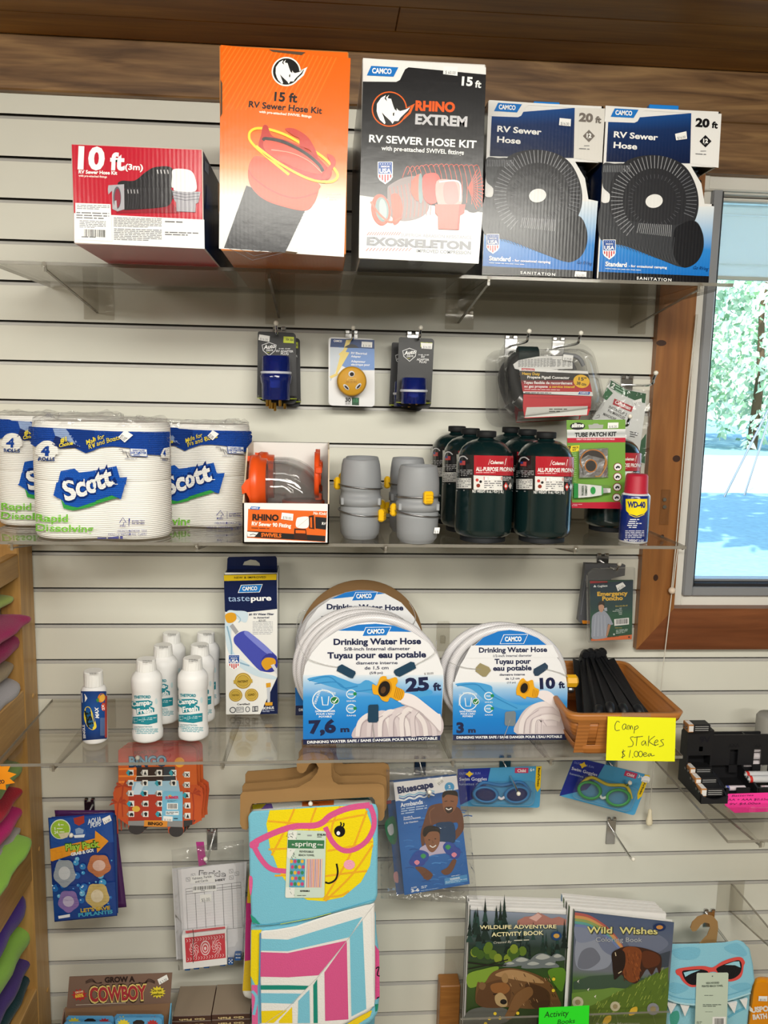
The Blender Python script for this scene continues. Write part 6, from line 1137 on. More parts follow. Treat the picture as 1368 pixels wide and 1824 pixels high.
def stake(lab, hx, tx, dz, roll, flip=False):
    """black plastic peg: cross-section of four fins tapering to a point, hooked head"""
    hp = V((hx, -.283, zb+.052+dz)); tp = V((tx, ybk-.030, zr+.004+dz*.5))
    if flip: hp, tp = tp+V((0, 0, .004)), hp+V((0, .02, -.004))
    ax = (tp-hp); ln = ax.length; ax.normalize(); side = ax.cross(V((0, 0, 1))).normalized(); up = side.cross(ax)
    side, up = side*math.cos(roll)+up*math.sin(roll), up*math.cos(roll)-side*math.sin(roll)
    t = thing('tent_stake', lab, 'stake', hp, 'black tent stakes in the basket'); b = B('satin'); R = []
    for u in (0, .06, .5, .85, 1):
        w = .0205*(1-.45*u) if u < 1 else .008; h = .007; pts = [(-w, -.0012), (-.0022, -.0012), (-.0022, -h), (.0022, -h), (.0022, -.0012), (w, -.0012), (w, .0012), (.0022, .0012), (.0022, h*1.6), (-.0022, h*1.6), (-.0022, .0012), (-w, .0012)]
        R.append([hp+ax*ln*u+side*a+up*c for a, c in pts])
    b.loft(R, '15161a', sm=False); b.obj('shaft', t)
    b = B('satin'); b.tube(smooth([hp+ax*.004, hp-ax*.008+up*.004, hp-ax*.014+up*.012, hp-ax*.008+up*.019, hp+ax*.003+up*.02], 4), [.0085]*16+[.007], '131418', n=10); b.obj('hooked_head', t)
labs = ['leftmost black stake in the basket beside the white hose', 'second black stake from the left in the basket', 'third black stake from the left in the basket', 'fourth black stake from the left, standing high in the basket', 'middle black stake in the basket', 'fourth black stake from the right in the basket', 'third black stake from the right in the basket', 'second black stake from the right in the basket', 'rightmost black stake lying along the basket side']
for i, lb in enumerate(labs): 
    u = i/8; stake(lb, xl+.045+u*(wd-.10), xbl+.022+u*(min(xbr, xr)-xbl-.075), (.0, .012, -.004, .016, .004, .014, 0, .012, .006)[i], (.3, -.3, .35, .1, -.35, .3, -.2, .3, -.3)[i], i % 2 == 0)
# handwritten yellow sign taped to the basket
VY = (960, 1250, 3.353); d = .3235; sf = front(d); t = thing('price_sign', 'bright yellow handwritten sign reading camp stakes on the basket front', 'sign', at(1142, 1276, d)); b = B('paper')
sheet(b, sf, VY, [(411, 88), (818, 97), (811, 357), (400, 350)], .0005, 'eef01c'); A = Art(b, sf, *VY); K = '2a2c34'
for L in ([(482, 122), (466, 116), (453, 142), (458, 170), (482, 168)], [(520, 136), (508, 132), (497, 148), (503, 165), (516, 156), (520, 134), (519, 150), (524, 165)], [(532, 166), (530, 142), (540, 142), (544, 164), (548, 144), (556, 146), (560, 164)], [(572, 146), (567, 188)], [(571, 152), (586, 142), (592, 154), (572, 166)],
          [(564, 208), (546, 212), (552, 228), (562, 244), (556, 264), (530, 268)], [(586, 206), (580, 262)], [(566, 212), (620, 205)], [(628, 230), (612, 244), (618, 259), (632, 246), (634, 232), (640, 262)], [(656, 202), (652, 264)], [(692, 204), (658, 236), (696, 262)], [(690, 244), (710, 236), (702, 226), (689, 242), (694, 258), (714, 252)], [(744, 224), (726, 230), (738, 244), (742, 258), (716, 268)],
          [(514, 292), (496, 298), (504, 310), (512, 322), (490, 332)], [(503, 284), (499, 338)], [(546, 287), (538, 332)], [(622, 316), (642, 310), (634, 302), (622, 312), (630, 326), (648, 320)], [(668, 308), (652, 314), (656, 325), (668, 314), (669, 308), (672, 322), (690, 318)]): A.curve(L, 3.2, K, 2, 4)
for x in (580, 606): A.curve([(x+12*math.cos(a), 311+17*math.sin(a)) for a in [i*PI/5 for i in range(10)]], 3.2, K, 2, 3, True)
A.ell(559, 330, 2.6, 2.6, K, 2, 8); b.obj('paper_card', t); b = B('wrap'); sheet(b, front(d+.001), VY, [(495, 66), (668, 70), (666, 92), (496, 90)], .0008, 'ffffff'); b.obj('clear_tape', t)
# --- small acrylic shelf at the right with the battery dispenser
ZR = .7115; xa = at(1163, 1348, 0).x
shelf('short clear acrylic shelf at the right edge carrying the black battery dispenser', xa, xa+.45, ZR, [.80, 1.10], d=.345, bd=.345)
VD = (1180, 1260, 7.277); ft = atz(1272, 1432, ZR); yb = atz(1202, 1388, ZR).y; yf = ft.y; xL = atz(1245, 1431, ZR).x+.002; xR9 = atz(1296, 1432, ZR).x; yF = yf+.075; ztp = at(1256, 1301, -yF).z
t = thing('battery_dispenser', 'black dispenser for loose batteries on the small right hand shelf', 'dispenser', (xL+.05, (yf+yb)/2, ZR)); K = '19191c'; zo = ZR+.0006; b = B('satin'); w = .004
# 9 V tower: side plates with sloping lip, front with viewing slot, open top
side = [(yf, zo), (yb, zo), (yb, ztp-.012), (yb-.012, ztp), (yF, ztp), (yF, zo+.040), (yf, zo+.016), (yf, zo)]
for x in (xL, xR9-w): b.slab([(x, y, z) for y, z in side[:-1]], (w, 0, 0), K)
xm = (xL+xR9)/2+.002; b.box((xL+w, yF, zo+.066), (xm-.004, yF+w, ztp), K); b.box((xm+.004, yF, zo+.066), (xR9-w, yF+w, ztp), K); b.box((xm-.004, yF, zo+.066), (xm+.004, yF+w, zo+.085), K); b.box((xm-.004, yF, ztp-.045), (xm+.004, yF+w, ztp), K)
b.box((xL+w, yb-w, zo), (xR9-w, yb, ztp), K); b.box((xL+w, yF+.03, ztp-.03), (xR9-w, yF+.034, ztp), K); b.box((xL+w, yf, zo), (xR9-w, yb, zo+w), K)
b.slab([(xL, yf-.0005, zo), (xR9, yf-.0005, zo), (xR9, yf-.0005, zo+.016), (xm+.006, yf-.0005, zo+.009), (xm-.006, yf-.0005, zo+.009), (xL, yf-.0005, zo+.016)], (0, w, 0), K)
A = Art(b, front(-yF), *VD); A.txt('9V', (480, 455), (622, 452), 78, '0b0b18', 1, .03); b.obj('nine_volt_tower', t)
# double tower for small cells
b = B('satin'); xs = xR9+.003; xe = xs+.125; yF2 = yF+.012; zt2 = at(1320, 1309, -yF2).z; yf2 = yf+.022; xmid = at(1180+1075/7.277, 1309, -yF2).x
for x in (xs, xmid-.002, xe): b.slab([(x, y, z) for y, z in [(yf2, zo), (yb, zo), (yb, zt2), (yF2, zt2), (yF2, zo+.035), (yf2, zo+.020)]], (w, 0, 0), K)
cells = [(xs+w, xmid-.002), (xmid-.002+w, xe)]
for (xa_, xb_), sx in zip(cells, ((865, 968), (1175, 1275))):
    s0, s1 = at(1180+sx[0]/7.277, 1360, -yF2).x, at(1180+sx[1]/7.277, 1360, -yF2).x; zs1, zs0 = at(1300, 1260+548/7.277, -yF2).z, at(1300, 1260+845/7.277, -yF2).z
    b.box((xa_, yF2, zo+.038), (s0, yF2+w, zt2), K); b.box((s1, yF2, zo+.038), (xb_, yF2+w, zt2), K); b.box((s0, yF2, zs1), (s1, yF2+w, zt2), K); b.box((s0, yF2, zo+.038), (s1, yF2+w, zs0), K)
b.box((xs, yb-w, zo), (xe+w, yb, zt2), K); b.box((xs, yf2, zo), (xe+w, yb, zo+w), K)
for x0, x1 in ((xs, xs+.010), (xs+.027, xs+.054), (xs+.071, xe+w)): b.box((x0, yf2, zo), (x1, yf2+w, zo+.020), K)
A = Art(b, front(-yF2), *VD); A.txt('AAA', (850, 520), (1000, 512), 46, '0d0d12', 1, .03); A.txt('AA', (1188, 525), (1295, 522), 46, '0d0d12', 1, .03); b.obj('cell_tower', t)
def nine(lab, x, y, z, ry=0.0):
    t = thing('nine_volt_battery', lab, 'battery', (x, y, z), 'nine volt batteries in the dispenser'); b = B('satin'); b.box((x-.013, y-.0125, z), (x+.022, y+.0125, z+.0165), '1a1a1c', ch=.001); b.box((x-.0245, y-.0126, z-.0001), (x-.0128, y+.0126, z+.0166), 'b9814c', ch=.001); b.box((x-.023, y-.011, z+.0164), (x-.0135, y+.009, z+.0168), 'e8e6e4'); b.box((x-.023, y-.0128, z+.002), (x-.0135, y-.0125, z+.014), 'e8e6e4'); b.fi = 0
    for i in range(3): b.box((x-.010, y-.0127, z+.004+i*.004), (x+.018, y-.0125, z+.0052+i*.004), 'b8b8b8')
    b.obj('case', t)
    for yy in (-.006, .006): b = B('steel'); b.lathe([(.0028, 0), (.0028, .002)], (x-.0245, y+yy, z+.008), axis='X', n=10, M=Matrix.Rotation(PI, 3, 'Z')); b.obj('terminal', t)
xc = (xL+w+xR9-w)/2-.001
for i, lb in enumerate(('nine volt battery at the front of the dispenser tray', 'nine volt battery in the middle of the dispenser tray', 'nine volt battery at the back of the dispenser tray')): nine(lb, xc, yf+.018+i*.0265, zo+w+.008+i*.009)
nine('nine volt battery lying on top of the black dispenser tower', xL+.018, yb-.030, ztp+.0006)
def cellb(lab, x, y, z, r, ln, c1, c2):
    t = thing('cell_battery', lab, 'battery', (x, y, z), 'small cells in the dispenser'); b = B('satin'); b.lathe([(r*.35, 0), (r*.35, .002), (r*.98, .0022), (r, .003), (r, .008), (r, ln*.97), (r*.9, ln)], (x, y, z+r), axis='X', n=20, cols=['c8c8ca', 'c8c8ca', c2, c2, c1, 'c8c8ca']); b.obj('cell', t)
for i in range(3):
    z = at(1300, 1260+(770-i*96)/7.277, -yF2).z; cellb(('lowest', 'middle', 'highest')[i]+' pale cell showing in the viewing slot of the dispenser', cells[1][0]+.002, yF2+.014, z-.007, .0070, .048, 'd4ccd0', 'c8c0c4')
cellb('silver cell with red end lying in the dispenser tray', cells[1][0]-.012, yf2+.024, zo+.020, .0072, .05, 'd0d0d2', 'c82c24'); cellb('silver cell with red end behind the other one in the tray', cells[1][0]-.010, yf2+.0405, zo+.0215, .0072, .05, 'd0d0d2', 'c82c24')
cellb('thin pale cell lying in the left part of the dispenser tray', cells[0][0]+.004, yf2+.013, zo+.009, .0052, .042, 'd8ccd2', '5a62b0'); cellb('pinkish cell under the red ended ones in the dispenser tray', cells[1][0]+.010, yf2+.013, zo+.006, .0062, .044, 'd8ccd2', 'c8a8b0')
t = thing('grey_jar', 'grey round container at the right edge beside the dispenser', 'container', at(1372, 1310, .12)); p = at(1372, 1285, .10); b = B('satin'); b.lathe([(.026, ZR+.0008-p.z), (.028, ZR+.006-p.z), (.028, .010), (.024, .016), (.0001, .017)], p, '8f8d86', n=28); b.obj('jar_body', t)
t = thing('price_sign', 'bright pink handwritten battery price sign before the black dispenser', 'sign', at(1330, 1412, .33)); b = B('paper'); q0 = -yf2+.006
P = [at(1297, 1414, q0+.002), at(1420, 1410, q0+.002), at(1420, 1444, q0+.028), at(1309, 1448, q0+.028), at(1291, 1434, q0+.018)]; nrm = (P[1]-P[0]).cross(P[3]-P[0]).normalized(); nrm = -nrm if nrm.y > 0 else nrm; pl = plane(P[0], nrm)
b.slab(list(reversed([hit(pl, x, y, 0) for x, y in ((1297, 1414), (1420, 1410), (1420, 1444), (1309, 1448), (1291, 1434))])), -nrm*.0006, 'f43a98'); A = Art(b, pl, *VD)
A.txt('Batteries', (895, 1160), (1180, 1150), 26, '4a1840', 2, 0, .2); A.txt('AA + AAA $0.65ea', (845, 1212), (1400, 1205), 28, '4a1840', 2, 0, .2); A.txt('9V $4.00ea', (870, 1268), (1270, 1256), 28, '4a1840', 2, 0, .2); b.obj('paper_card', t)
# ------------------------------------------------------------------ things hanging below the lower shelf
def filmquad(b, q, d, n=(10, 14), amp=.004, m='film', vw=None, th=.002, art=None, seed=1, ease=None):
    """rumpled flat package: grid over the view quad Q (tl tr br bl), D metres from the wall, both faces"""
    a, b_, c, e = [V((*p, 0)) for p in q]; F, K = [], []
    for j in range(n[1]+1):
        for i in range(n[0]+1):
            u, w = i/n[0], j/n[1]; p = (a*(1-u)+b_*u)*(1-w)+(e*(1-u)+c*u)*w; s = min(1, 4*min(u, 1-u, w, 1-w)+.0)
            dd = d+amp*s*(1+noise.noise(V((u*4+seed*7, w*5, seed)))) ; F.append(at(vw[0]+p.x/vw[2], vw[1]+p.y/vw[2], dd)); K.append(at(vw[0]+p.x/vw[2], vw[1]+p.y/vw[2], d-th*(.3+s)))
    base = len(b.v); b.v += F+K; N = len(F); w_ = n[0]+1
    for j in range(n[1]):
        for i in range(n[0]):
            t = base+j*w_+i; b.face((t, t+w_, t+w_+1, t+1), art or 'ffffff', m, True); b.face((t+N, t+N+1, t+N+w_+1, t+N+w_), art or 'ffffff', m, True)
    E = [j*w_ for j in range(n[1]+1)]+[n[1]*w_+i for i in range(1, w_)]+[j*w_+n[0] for j in range(n[1]-1, -1, -1)]+[i for i in range(n[0]-1, 0, -1)]
    for k in range(len(E)): x, y = base+E[k], base+E[(k+1) % len(E)]; b.face((x, x+N, y+N, y), art or 'ffffff', m)
    return b
# --- road trip bingo cards
pxhook('chrome hook holding the bingo cards, seen through the lower shelf', (270, 1306), .13)
VG = (70, 1310, 3.697); d = .12; sf = front(d); out = [(520, 100), (535, 85), (700, 72), (990, 68), (1022, 80), (1034, 100), (1040, 325), (1075, 350), (1080, 400), (1062, 560), (1020, 585), (955, 602), (950, 640), (925, 665), (880, 664), (850, 640), (846, 604), (690, 600), (680, 640), (650, 652), (610, 646), (586, 615), (584, 590), (520, 545), (500, 520), (486, 380), (500, 340), (520, 325)]
t0 = thing('bingo_card', 'orange road trip bingo card shaped like a car, front one of the hanging set', 'game card', at(285, 1330, d), 'bingo cards hanging under the shelf'); b = B('card'); sheet(b, sf, VG, out, .003, 'c8542e'); A = Art(b, sf, *VG)
A.poly([(522, 102), (537, 87), (700, 74), (990, 70), (1020, 82), (1032, 102), (1034, 180), (522, 190)], 'c94a3c'); A.poly([(522, 190), (1034, 180), (1040, 325), (520, 330)], 'cc622e'); A.poly([(500, 345), (1060, 330), (1070, 560), (1000, 560), (520, 545)], 'c4582e', 1)
for y in (215, 262, 300): A.poly([(524, y), (640, y-4), (640, y+10), (524, y+12)], 'ee8438', 2)
A.ell(924, 176, 33, 33, 'f0a83c', 2); A.txt('ROAD TRIP', (626, 124), (778, 114), 22, '8f4638', 3, .02); A.txt('BINGO', (590, 204), (842, 196), 66, '1d3452', 3, .08); A.txt('BINGO', (594, 196), (838, 188), 58, '7fb0d4', 4, .03)
A.poly([(642, 208), (894, 204), (898, 300), (640, 300)], '3a2b27', 2); A.poly([(820, 206), (893, 204), (896, 298), (818, 298)], '3a4048', 3); A.poly([(612, 302), (915, 296), (930, 385), (608, 392)], '9cc4dc', 3); A.poly([(590, 390), (935, 384), (950, 552), (588, 560)], 'b03c2c', 3); A.poly([(640, 310), (700, 308), (660, 388), (612, 388)], 'c4dcec', 4)
A.line([(636, 292), (642, 268), (900, 262), (905, 292)], 5, 'e8e4dc', 4); A.ell(638, 482, 26, 20, 'e2b44a', 4); A.poly([(586, 562), (945, 552), (945, 602), (586, 590)], '8f9092', 4); A.poly([(692, 556), (846, 558), (842, 600), (690, 596)], 'e0923a', 5); A.txt('BINGO', (716, 586), (814, 590), 20, '221a14', 6, .05)
A.ell(640, 612, 52, 40, '3c3a3c', 1); A.ell(902, 628, 48, 40, '3c3a3c', 1); A.poly([(950, 560), (1030, 555), (1010, 585), (950, 605)], '3c3a3c', 1)
for px, py, s in ((552, 330, 1), (520, 440, .8), (1010, 380, -1)):
    A.line([(px, py), (px-8*s, py+90), (px-2*s, py+205)], 8, 'a8402a', 2)
    for a in (-2.6, -1.9, -1.2, -.5, .2, 2.9): A.poly([(px, py), (px+46*math.cos(a), py+34*math.sin(a)-8), (px+60*math.cos(a+.15), py+40*math.sin(a)+12)], 'a8402a', 2)
rnd = random.Random(4)
for j in range(5):
    for i in range(5):
        x = 600+i*94+(4 if j > 2 else 0)-(6 if i == 4 else 0); y = 244+j*68+(12 if i == 4 else 0)
        if j > 1 and i == 3: continue
        A.poly([(x-28, y), (x-14, y-20), (x+22, y-20), (x+22, y+18), (x-14, y+18)], 'eceae6', 5); A.poly([(x-28, y), (x-14, y-20), (x-10, y), (x-14, y+18)], '9a9a98', 6) if (i+j) % 3 else A.poly([(x-28, y), (x-14, y-20), (x+4, y-8), (x-2, y+18), (x-14, y+18)], '3aa0b4', 6)
        k = rnd.randint(0, 3); c = '2a2a2c'
        if k == 0: A.ell(x+4, y-4, 11, 9, c, 7, 12); A.poly([(x-4, y+2), (x+14, y+2), (x+10, y+13), (x, y+13)], c, 7)
        elif k == 1: A.poly([(x-8, y+2), (x-2, y-9), (x+12, y-9), (x+17, y+2), (x+17, y+9), (x-8, y+9)], c, 7); A.ell(x-1, y+10, 4, 4, c, 7, 8); A.ell(x+11, y+10, 4, 4, c, 7, 8)
        elif k == 2: A.poly([(x-6, y+12), (x+4, y-14), (x+15, y+12)], c, 7)
        else: A.line([(x-6, y-10), (x+14, y+12)], 6, c, 7); A.line([(x+14, y-10), (x-4, y+12)], 5, c, 7)
A.poly([(812, 372), (946, 366), (944, 560), (808, 556)], '78bcdc', 8); A.poly([(826, 362), (940, 368), (944, 380), (812, 378)], '78bcdc', 8); A.ell(862, 400, 12, 12, 'f0b040', 9, 14); A.txt('SUMMER', (832, 415), (920, 412), 18, 'd43c6c', 10, .05); A.fine(845, 424, 910, 436, 2, '3c6478', 9); A.rect(842, 442, 914, 484, 'f4f4f2', 9); A.bars(848, 446, 908, 478, '1c1c1e', 10); A.rect(834, 494, 920, 520, 'e8f0f4', 9); A.fine(838, 500, 916, 518, 2, '444448', 10); A.price([(818, 526), (880, 530), (878, 562), (816, 558)], '$ 3.00', 10); A.fine(886, 540, 936, 556, 1, '2c4c5c', 9)
b.obj('card', t0); q = t0.location
dup(t0, (q.x+.0045, q.y+.010, q.z+.001), 'orange bingo card, second in the hanging set, shifted to the right'); dup(t0, (q.x+.009, q.y+.020, q.z+.002), 'orange bingo card at the back of the hanging set')
# --- foil play packs
pxhook('chrome hook holding the blue foil play packs', (160, 1428), .13, ph=.042, pw=.022, drop=.02)
def playpack(lab, d, q, full, seed):
    t = thing('play_pack', lab, 'play pack', at(VG[0]+(q[0][0]+q[1][0])/2/VG[2], VG[1]+q[0][1]/VG[2], d), 'foil play packs hanging on a hook'); b = B('film'); filmquad(b, q, d, (12, 20), .0035, 'film', VG, seed=seed, art='1a3a86' if full else ('4a2458', '2f4f8e')[seed % 2]); sk = skin(b)
    if full:
        A = Art(b, sk, *VG, m='film', lay=3, k=2); A.fill([(66, 548), (478, 516), (490, 700), (80, 740)], '1f4f9e', 1, 40); A.fill([(90, 1000), (500, 960), (508, 1180), (104, 1215)], '18418c', 1, 40)
        A.fill([(142+66*math.cos(a), 614+66*math.sin(a)) for a in [i*PI/14 for i in range(28)]], 'dfe8d8', 2, 30); A.fill([(142+60*math.cos(a), 614+60*math.sin(a)) for a in [i*PI/14 for i in range(28)]], '9cc23c', 3, 30)
        for s, a, e, h in (('4', (128, 592), (140, 590), 20), ('1', (106, 616), (112, 615), 18), ('24', (104, 642), (130, 639), 20)): A.txt(s, a, e, h, 'eef4e0', 5, .03)
        A.fine(144, 580, 180, 592, 1, 'e4ecd0', 5); A.fine(120, 604, 190, 616, 1, 'e4ecd0', 5); A.fine(136, 626, 196, 640, 1, 'e4ecd0', 5); A.fill([(128, 640), (200, 632), (190, 664), (150, 676)], 'd8d0b0', 5)
        A.fill([(76, 742), (370, 672), (372, 622), (458, 690), (384, 768), (380, 726), (92, 822), (80, 820)], 'e89a2c', 4, 30); A.txt('Play Pack', (178, 752), (404, 726), 46, '2c5c1c', 6, .09); A.txt('Play Pack', (180, 750), (402, 724), 42, 'a8d048', 7, .03); A.txt('GRAB & GO!', (214, 786), (362, 758), 20, 'eaf2f8', 6, .05)
        A.txt('AQUA', (322, 580), (414, 560), 34, 'd0dcec', 6, .04, .3); A.txt('PUPS', (340, 602), (416, 586), 26, 'd0dcec', 6, .04, .3); A.fill([(228, 540), (298, 522), (300, 570), (264, 590), (236, 576)], 'a83c34', 4, 20); A.fill([(222, 620), (256, 596), (304, 606), (312, 636), (300, 672), (266, 682), (234, 668)], '2858a4', 4, 20); A.fill([(240, 612), (266, 602), (296, 616), (290, 640), (244, 644)], '8aa4c8', 5, 20); A.fill([(230, 650), (304, 644), (298, 664), (236, 668)], 'e8eef4', 6, 20)
        A.txt("LET'S SAVE", (276, 1156), (470, 1136), 24, 'c8a83c', 6, .04); A.txt('PUPLANTIS', (262, 1186), (486, 1162), 24, '48a8c8', 6, .04)
        rnd = random.Random(8)                        # plain sea bubbles and seabed shapes
        for i in range(46):
            x, y, r = rnd.uniform(95, 485), rnd.uniform(800, 1110), rnd.uniform(5, 24); A.fill([(x+r*math.cos(a), y+r*math.sin(a)) for a in [k*PI/8 for k in range(16)]], rnd.choice(('2f7fc4', '3f9ad4', '2468b4', '6fb8e0')), 2, 40); A.fill([(x-r*.3+r*.25*math.cos(a), y-r*.3+r*.25*math.sin(a)) for a in [k*PI/4 for k in range(8)]], 'c8e4f4', 3, 40)
        for x, y, w, h, c in ((170, 900, 70, 90, '9aa2ac'), (396, 850, 74, 72, 'c07850'), (384, 1050, 76, 84, 'c8b070'), (196, 1085, 66, 72, '8a70b0')): A.fill([(x+w*math.cos(a)*(1+.07*math.sin(5*a)), y+h*math.sin(a)*(1+.07*math.sin(5*a))) for a in [k*PI/16 for k in range(32)]], c, 4, 30); A.fill([(x+w*.55*math.cos(a), y+h*.5*math.sin(a)) for a in [k*PI/10 for k in range(20)]], mixc(c, 'ffffff', .35), 5, 30)
        A.fill([(130, 1180), (206, 1166), (206, 1186), (132, 1198)], 'e8eaee', 6, 30); A.price([(416, 542), (468, 516), (480, 552), (430, 580)], '$ 3.99', 7)
    b.obj('foil_pouch', t); return t
playpack('blue foil play pack with orange arrow, front one of the hanging packs', .120, [(58, 542), (486, 506), (514, 1188), (100, 1228)], True, 1)
playpack('foil play pack directly behind the front one, edges showing', .100, [(80, 536), (506, 510), (520, 1170), (108, 1200)], False, 3)
playpack('purple foil play pack hanging behind the others, shifted right', .080, [(100, 492), (500, 492), (575, 1130), (180, 1170)], False, 2)
# --- dice game bag
pxhook('chrome hook holding the bagged dice game sheets', (378, 1482), .10, ph=.04, pw=.022, drop=.02)
VF = (280, 1460, 5.011); d = .07; t = thing('dice_game_bag', 'clear bag with score sheets, red backed card box and blue dice', 'dice game', at(372, 1500, d)); sf = front(d)
b = B('paper'); sheet(b, front(d-.004), VF, [(132, 436), (780, 380), (800, 1180), (172, 1250)], .001, 'dcdce0'); b.obj('spare_sheet', t)
b = B('paper'); sheet(b, sf, VF, [(182, 446), (800, 376), (758, 1220), (236, 1270)], .001, 'e9e8ec'); A = Art(b, sf, *VF)
A.txt('Farkle', (372, 500), (612, 508), 52, '3a3a40', 2, .03); A.txt('Farkle', (380, 497), (606, 505), 44, 'e9e8ec', 3, 0); A.txt('SCORE SHEET', (376, 566), (610, 540), 18, '2e2e34', 2, .04)
for x, y in ((276, 532), (322, 498), (660, 458), (712, 480), (662, 515)): A.line([(x-18, y-14), (x+16, y-18), (x+18, y+14), (x-16, y+18)], 3, '4a4a50', 2, True); A.ell(x-7, y-5, 3, 3, '33333a', 2, 6); A.ell(x+6, y+6, 3, 3, '33333a', 2, 6); A.ell(x, y, 3, 3, '33333a', 2, 6)
tb = [(255, 616), (746, 556), (762, 960), (276, 1010)]
def L(u, w): a, b_, c, e = [V((*p, 0)) for p in tb]; p = (a*(1-u)+b_*u)*(1-w)+(e*(1-u)+c*u)*w; return (p.x, p.y)
A.line([L(0, 0), L(1, 0), L(1, 1), L(0, 1)], 3, '3a3a40', 2, True)
for i in range(1, 6): A.line([L(i/6, 0), L(i/6, 1)], 3, '44444a', 2)
for j in (.07, .12): A.line([L(0, j), L(1, j)], 3, '44444a', 2)
for j in range(3, 17): A.line([L(0, j*.06), L(1, j*.06)], 1, 'c4c4cc', 1)
b.obj('score_sheet', t)
b = B('paper'); A = Art(b, front(d+.0012), *VF); A.poly([(300, 504), (508, 486), (518, 556), (292, 572)], 'f2f2f2', 1); A.txt('Yahtzee, Farkle', (312, 536), (486, 514), 22, '55555c', 2, .01); A.txt('and Cards', (340, 562), (454, 548), 20, '55555c', 2, .01); A.poly([(316, 588), (528, 566), (530, 632), (318, 652)], 'f4f4f4', 3); A.bars(322, 596, 524, 628, '222226', 4, -14); A.fine(390, 630, 460, 640, 1, '55555c', 4, -4); A.price([(380, 668), (484, 656), (486, 720), (384, 734)], '$5.00', 5); b.obj('price_sticker', t)
b = B('film'); sheet(b, front(d+.003), VF, [(346, 200), (416, 198), (440, 400), (372, 416)], .0006, 'b8388c'); b.obj('pink_zip_tag', t)
b = B('satin'); q = [at(VF[0]+x/VF[2], VF[1]+y/VF[2], d+.004) for x, y in ((232, 988), (626, 944), (632, 1240), (246, 1284))]; b.slab([p+V((0, -.018, 0)) for p in reversed(q)], (0, .018, 0), 'ecebea'); A = Art(b, front(d+.022), *VF); S2 = lambda L_: [(x, y) for x, y in L_]
A.poly([(252, 992), (606, 952), (608, 972), (256, 1014)], 'd0525a'); A.poly([(246, 1054), (604, 1012), (612, 1232), (258, 1274)], 'c9404a')
wr = [(246, 1054), (604, 1012), (612, 1232), (258, 1274)]
def Wp(u, w): a, b_, c, e = [V((*p, 0)) for p in wr]; p = (a*(1-u)+b_*u)*(1-w)+(e*(1-u)+c*u)*w; return (p.x, p.y)
for r, c in ((.20, 'f0d0d2'), (.165, 'c9404a'), (.13, 'f0d0d2'), (.09, 'c9404a'), (.05, 'f0d0d2')): A.poly([Wp(.5+r*.62*math.cos(a), .5+r*1.5*math.sin(a)) for a in [i*PI/10 for i in range(20)]], c, 3+int((.2-r)*40))
for u0 in (.22, .78):
    for k in range(9): a = k*.7; A.curve([Wp(u0+.02*math.cos(a), .5+.04*math.sin(a)), Wp(u0+.09*math.cos(a+.5), .5+.22*math.sin(a+.5)), Wp(u0+.12*math.cos(a+1.2), .5+.34*math.sin(a+1.2))], 5, 'f0d0d2', 2, 4)
for k in range(14): A.curve([Wp(.04+k*.068, .06), Wp(.07+k*.068, .13), Wp(.04+k*.068, .18)], 4, 'f0d0d2', 2, 3); A.curve([Wp(.04+k*.068, .94), Wp(.07+k*.068, .87), Wp(.04+k*.068, .82)], 4, 'f0d0d2', 2, 3)
b.obj('card_box', t); b = B('rubber'); A = Art(b, front(d+.0225), *VF); A.curve([(318, 976), (326, 1050), (318, 1150), (322, 1276)], 6, '4a3c38', 1); b.obj('rubber_band', t)
for x, y, w, pips in ((272, 1310, 56, 5), (352, 1300, 56, 6), (442, 1290, 56, 6), (586, 1270, 58, 3), (656, 1262, 54, 5), (722, 1215, 66, 6)):
    b = B('paint'); c = at(VF[0]+x/VF[2], VF[1]+y/VF[2], d+.008); h = w/2/VF[2]/FPX*1.6; b.box(c-V((h, h, h)), c+V((h, h, h)), '14569c', ch=.0016); A = Art(b, front(d+.008+h), *VF); s = w/4.2
    P = {3: ((-1, 1), (0, 0), (1, -1)), 5: ((-1, -1), (1, -1), (0, 0), (-1, 1), (1, 1)), 6: ((-1, -1), (0, -1), (1, -1), (-1, 1), (0, 1), (1, 1))}[pips]
    for i, j in P: A.ell(x+i*s, y+j*s, 5.5, 5.5, 'f4f4f4', 2, 10)
    b.obj('die', t)
b = B('bag'); filmquad(b, [(126, 268), (770, 178), (800, 1240), (190, 1345)], d+.014, (10, 14), .012, 'bag', VF, th=.018, seed=5); b.obj('clear_bag', t)
# --- beach towels on card hangers
VW2 = (420, 1340, 3.768); hook('chrome hook holding the beach towels on card hangers', at(556, 1340, 0).x, gz(17), .20)
def hanger(b, vw, d, dx, dy, h=True):
    o = [(30, 290), (45, 268), (300, 250), (420, 235), (500, 190), (545, 140), (556, 105), (540, 76), (515, 70), (490, 85), (470, 125), (452, 140), (428, 138), (410, 120), (408, 62), (440, 20), (500, 2), (560, 6), (610, 25), (640, 70), (642, 160), (655, 195), (690, 218), (960, 210), (990, 222), (998, 250), (998, 430), (985, 455), (962, 462), (945, 400), (932, 320), (915, 300), (110, 345), (96, 372), (88, 500), (72, 522), (42, 512), (28, 480)]
    return sheet(b, front(d), vw, [(x+dx, y+dy) for x, y in o], .003, 'a07c50', 'kraft')
for lab, dx, dy, d in (('kraft card hanger at the back of the three', 34, -138, .115), ('kraft card hanger in the middle of the three', 14, -58, .150)):
    t = thing('towel_hanger', lab+', holding a folded towel', 'hanger', at(560, 1345, d), 'kraft towel hangers'); b = B('kraft'); hanger(b, VW2, d, dx, dy); b.obj('hanger_card', t)
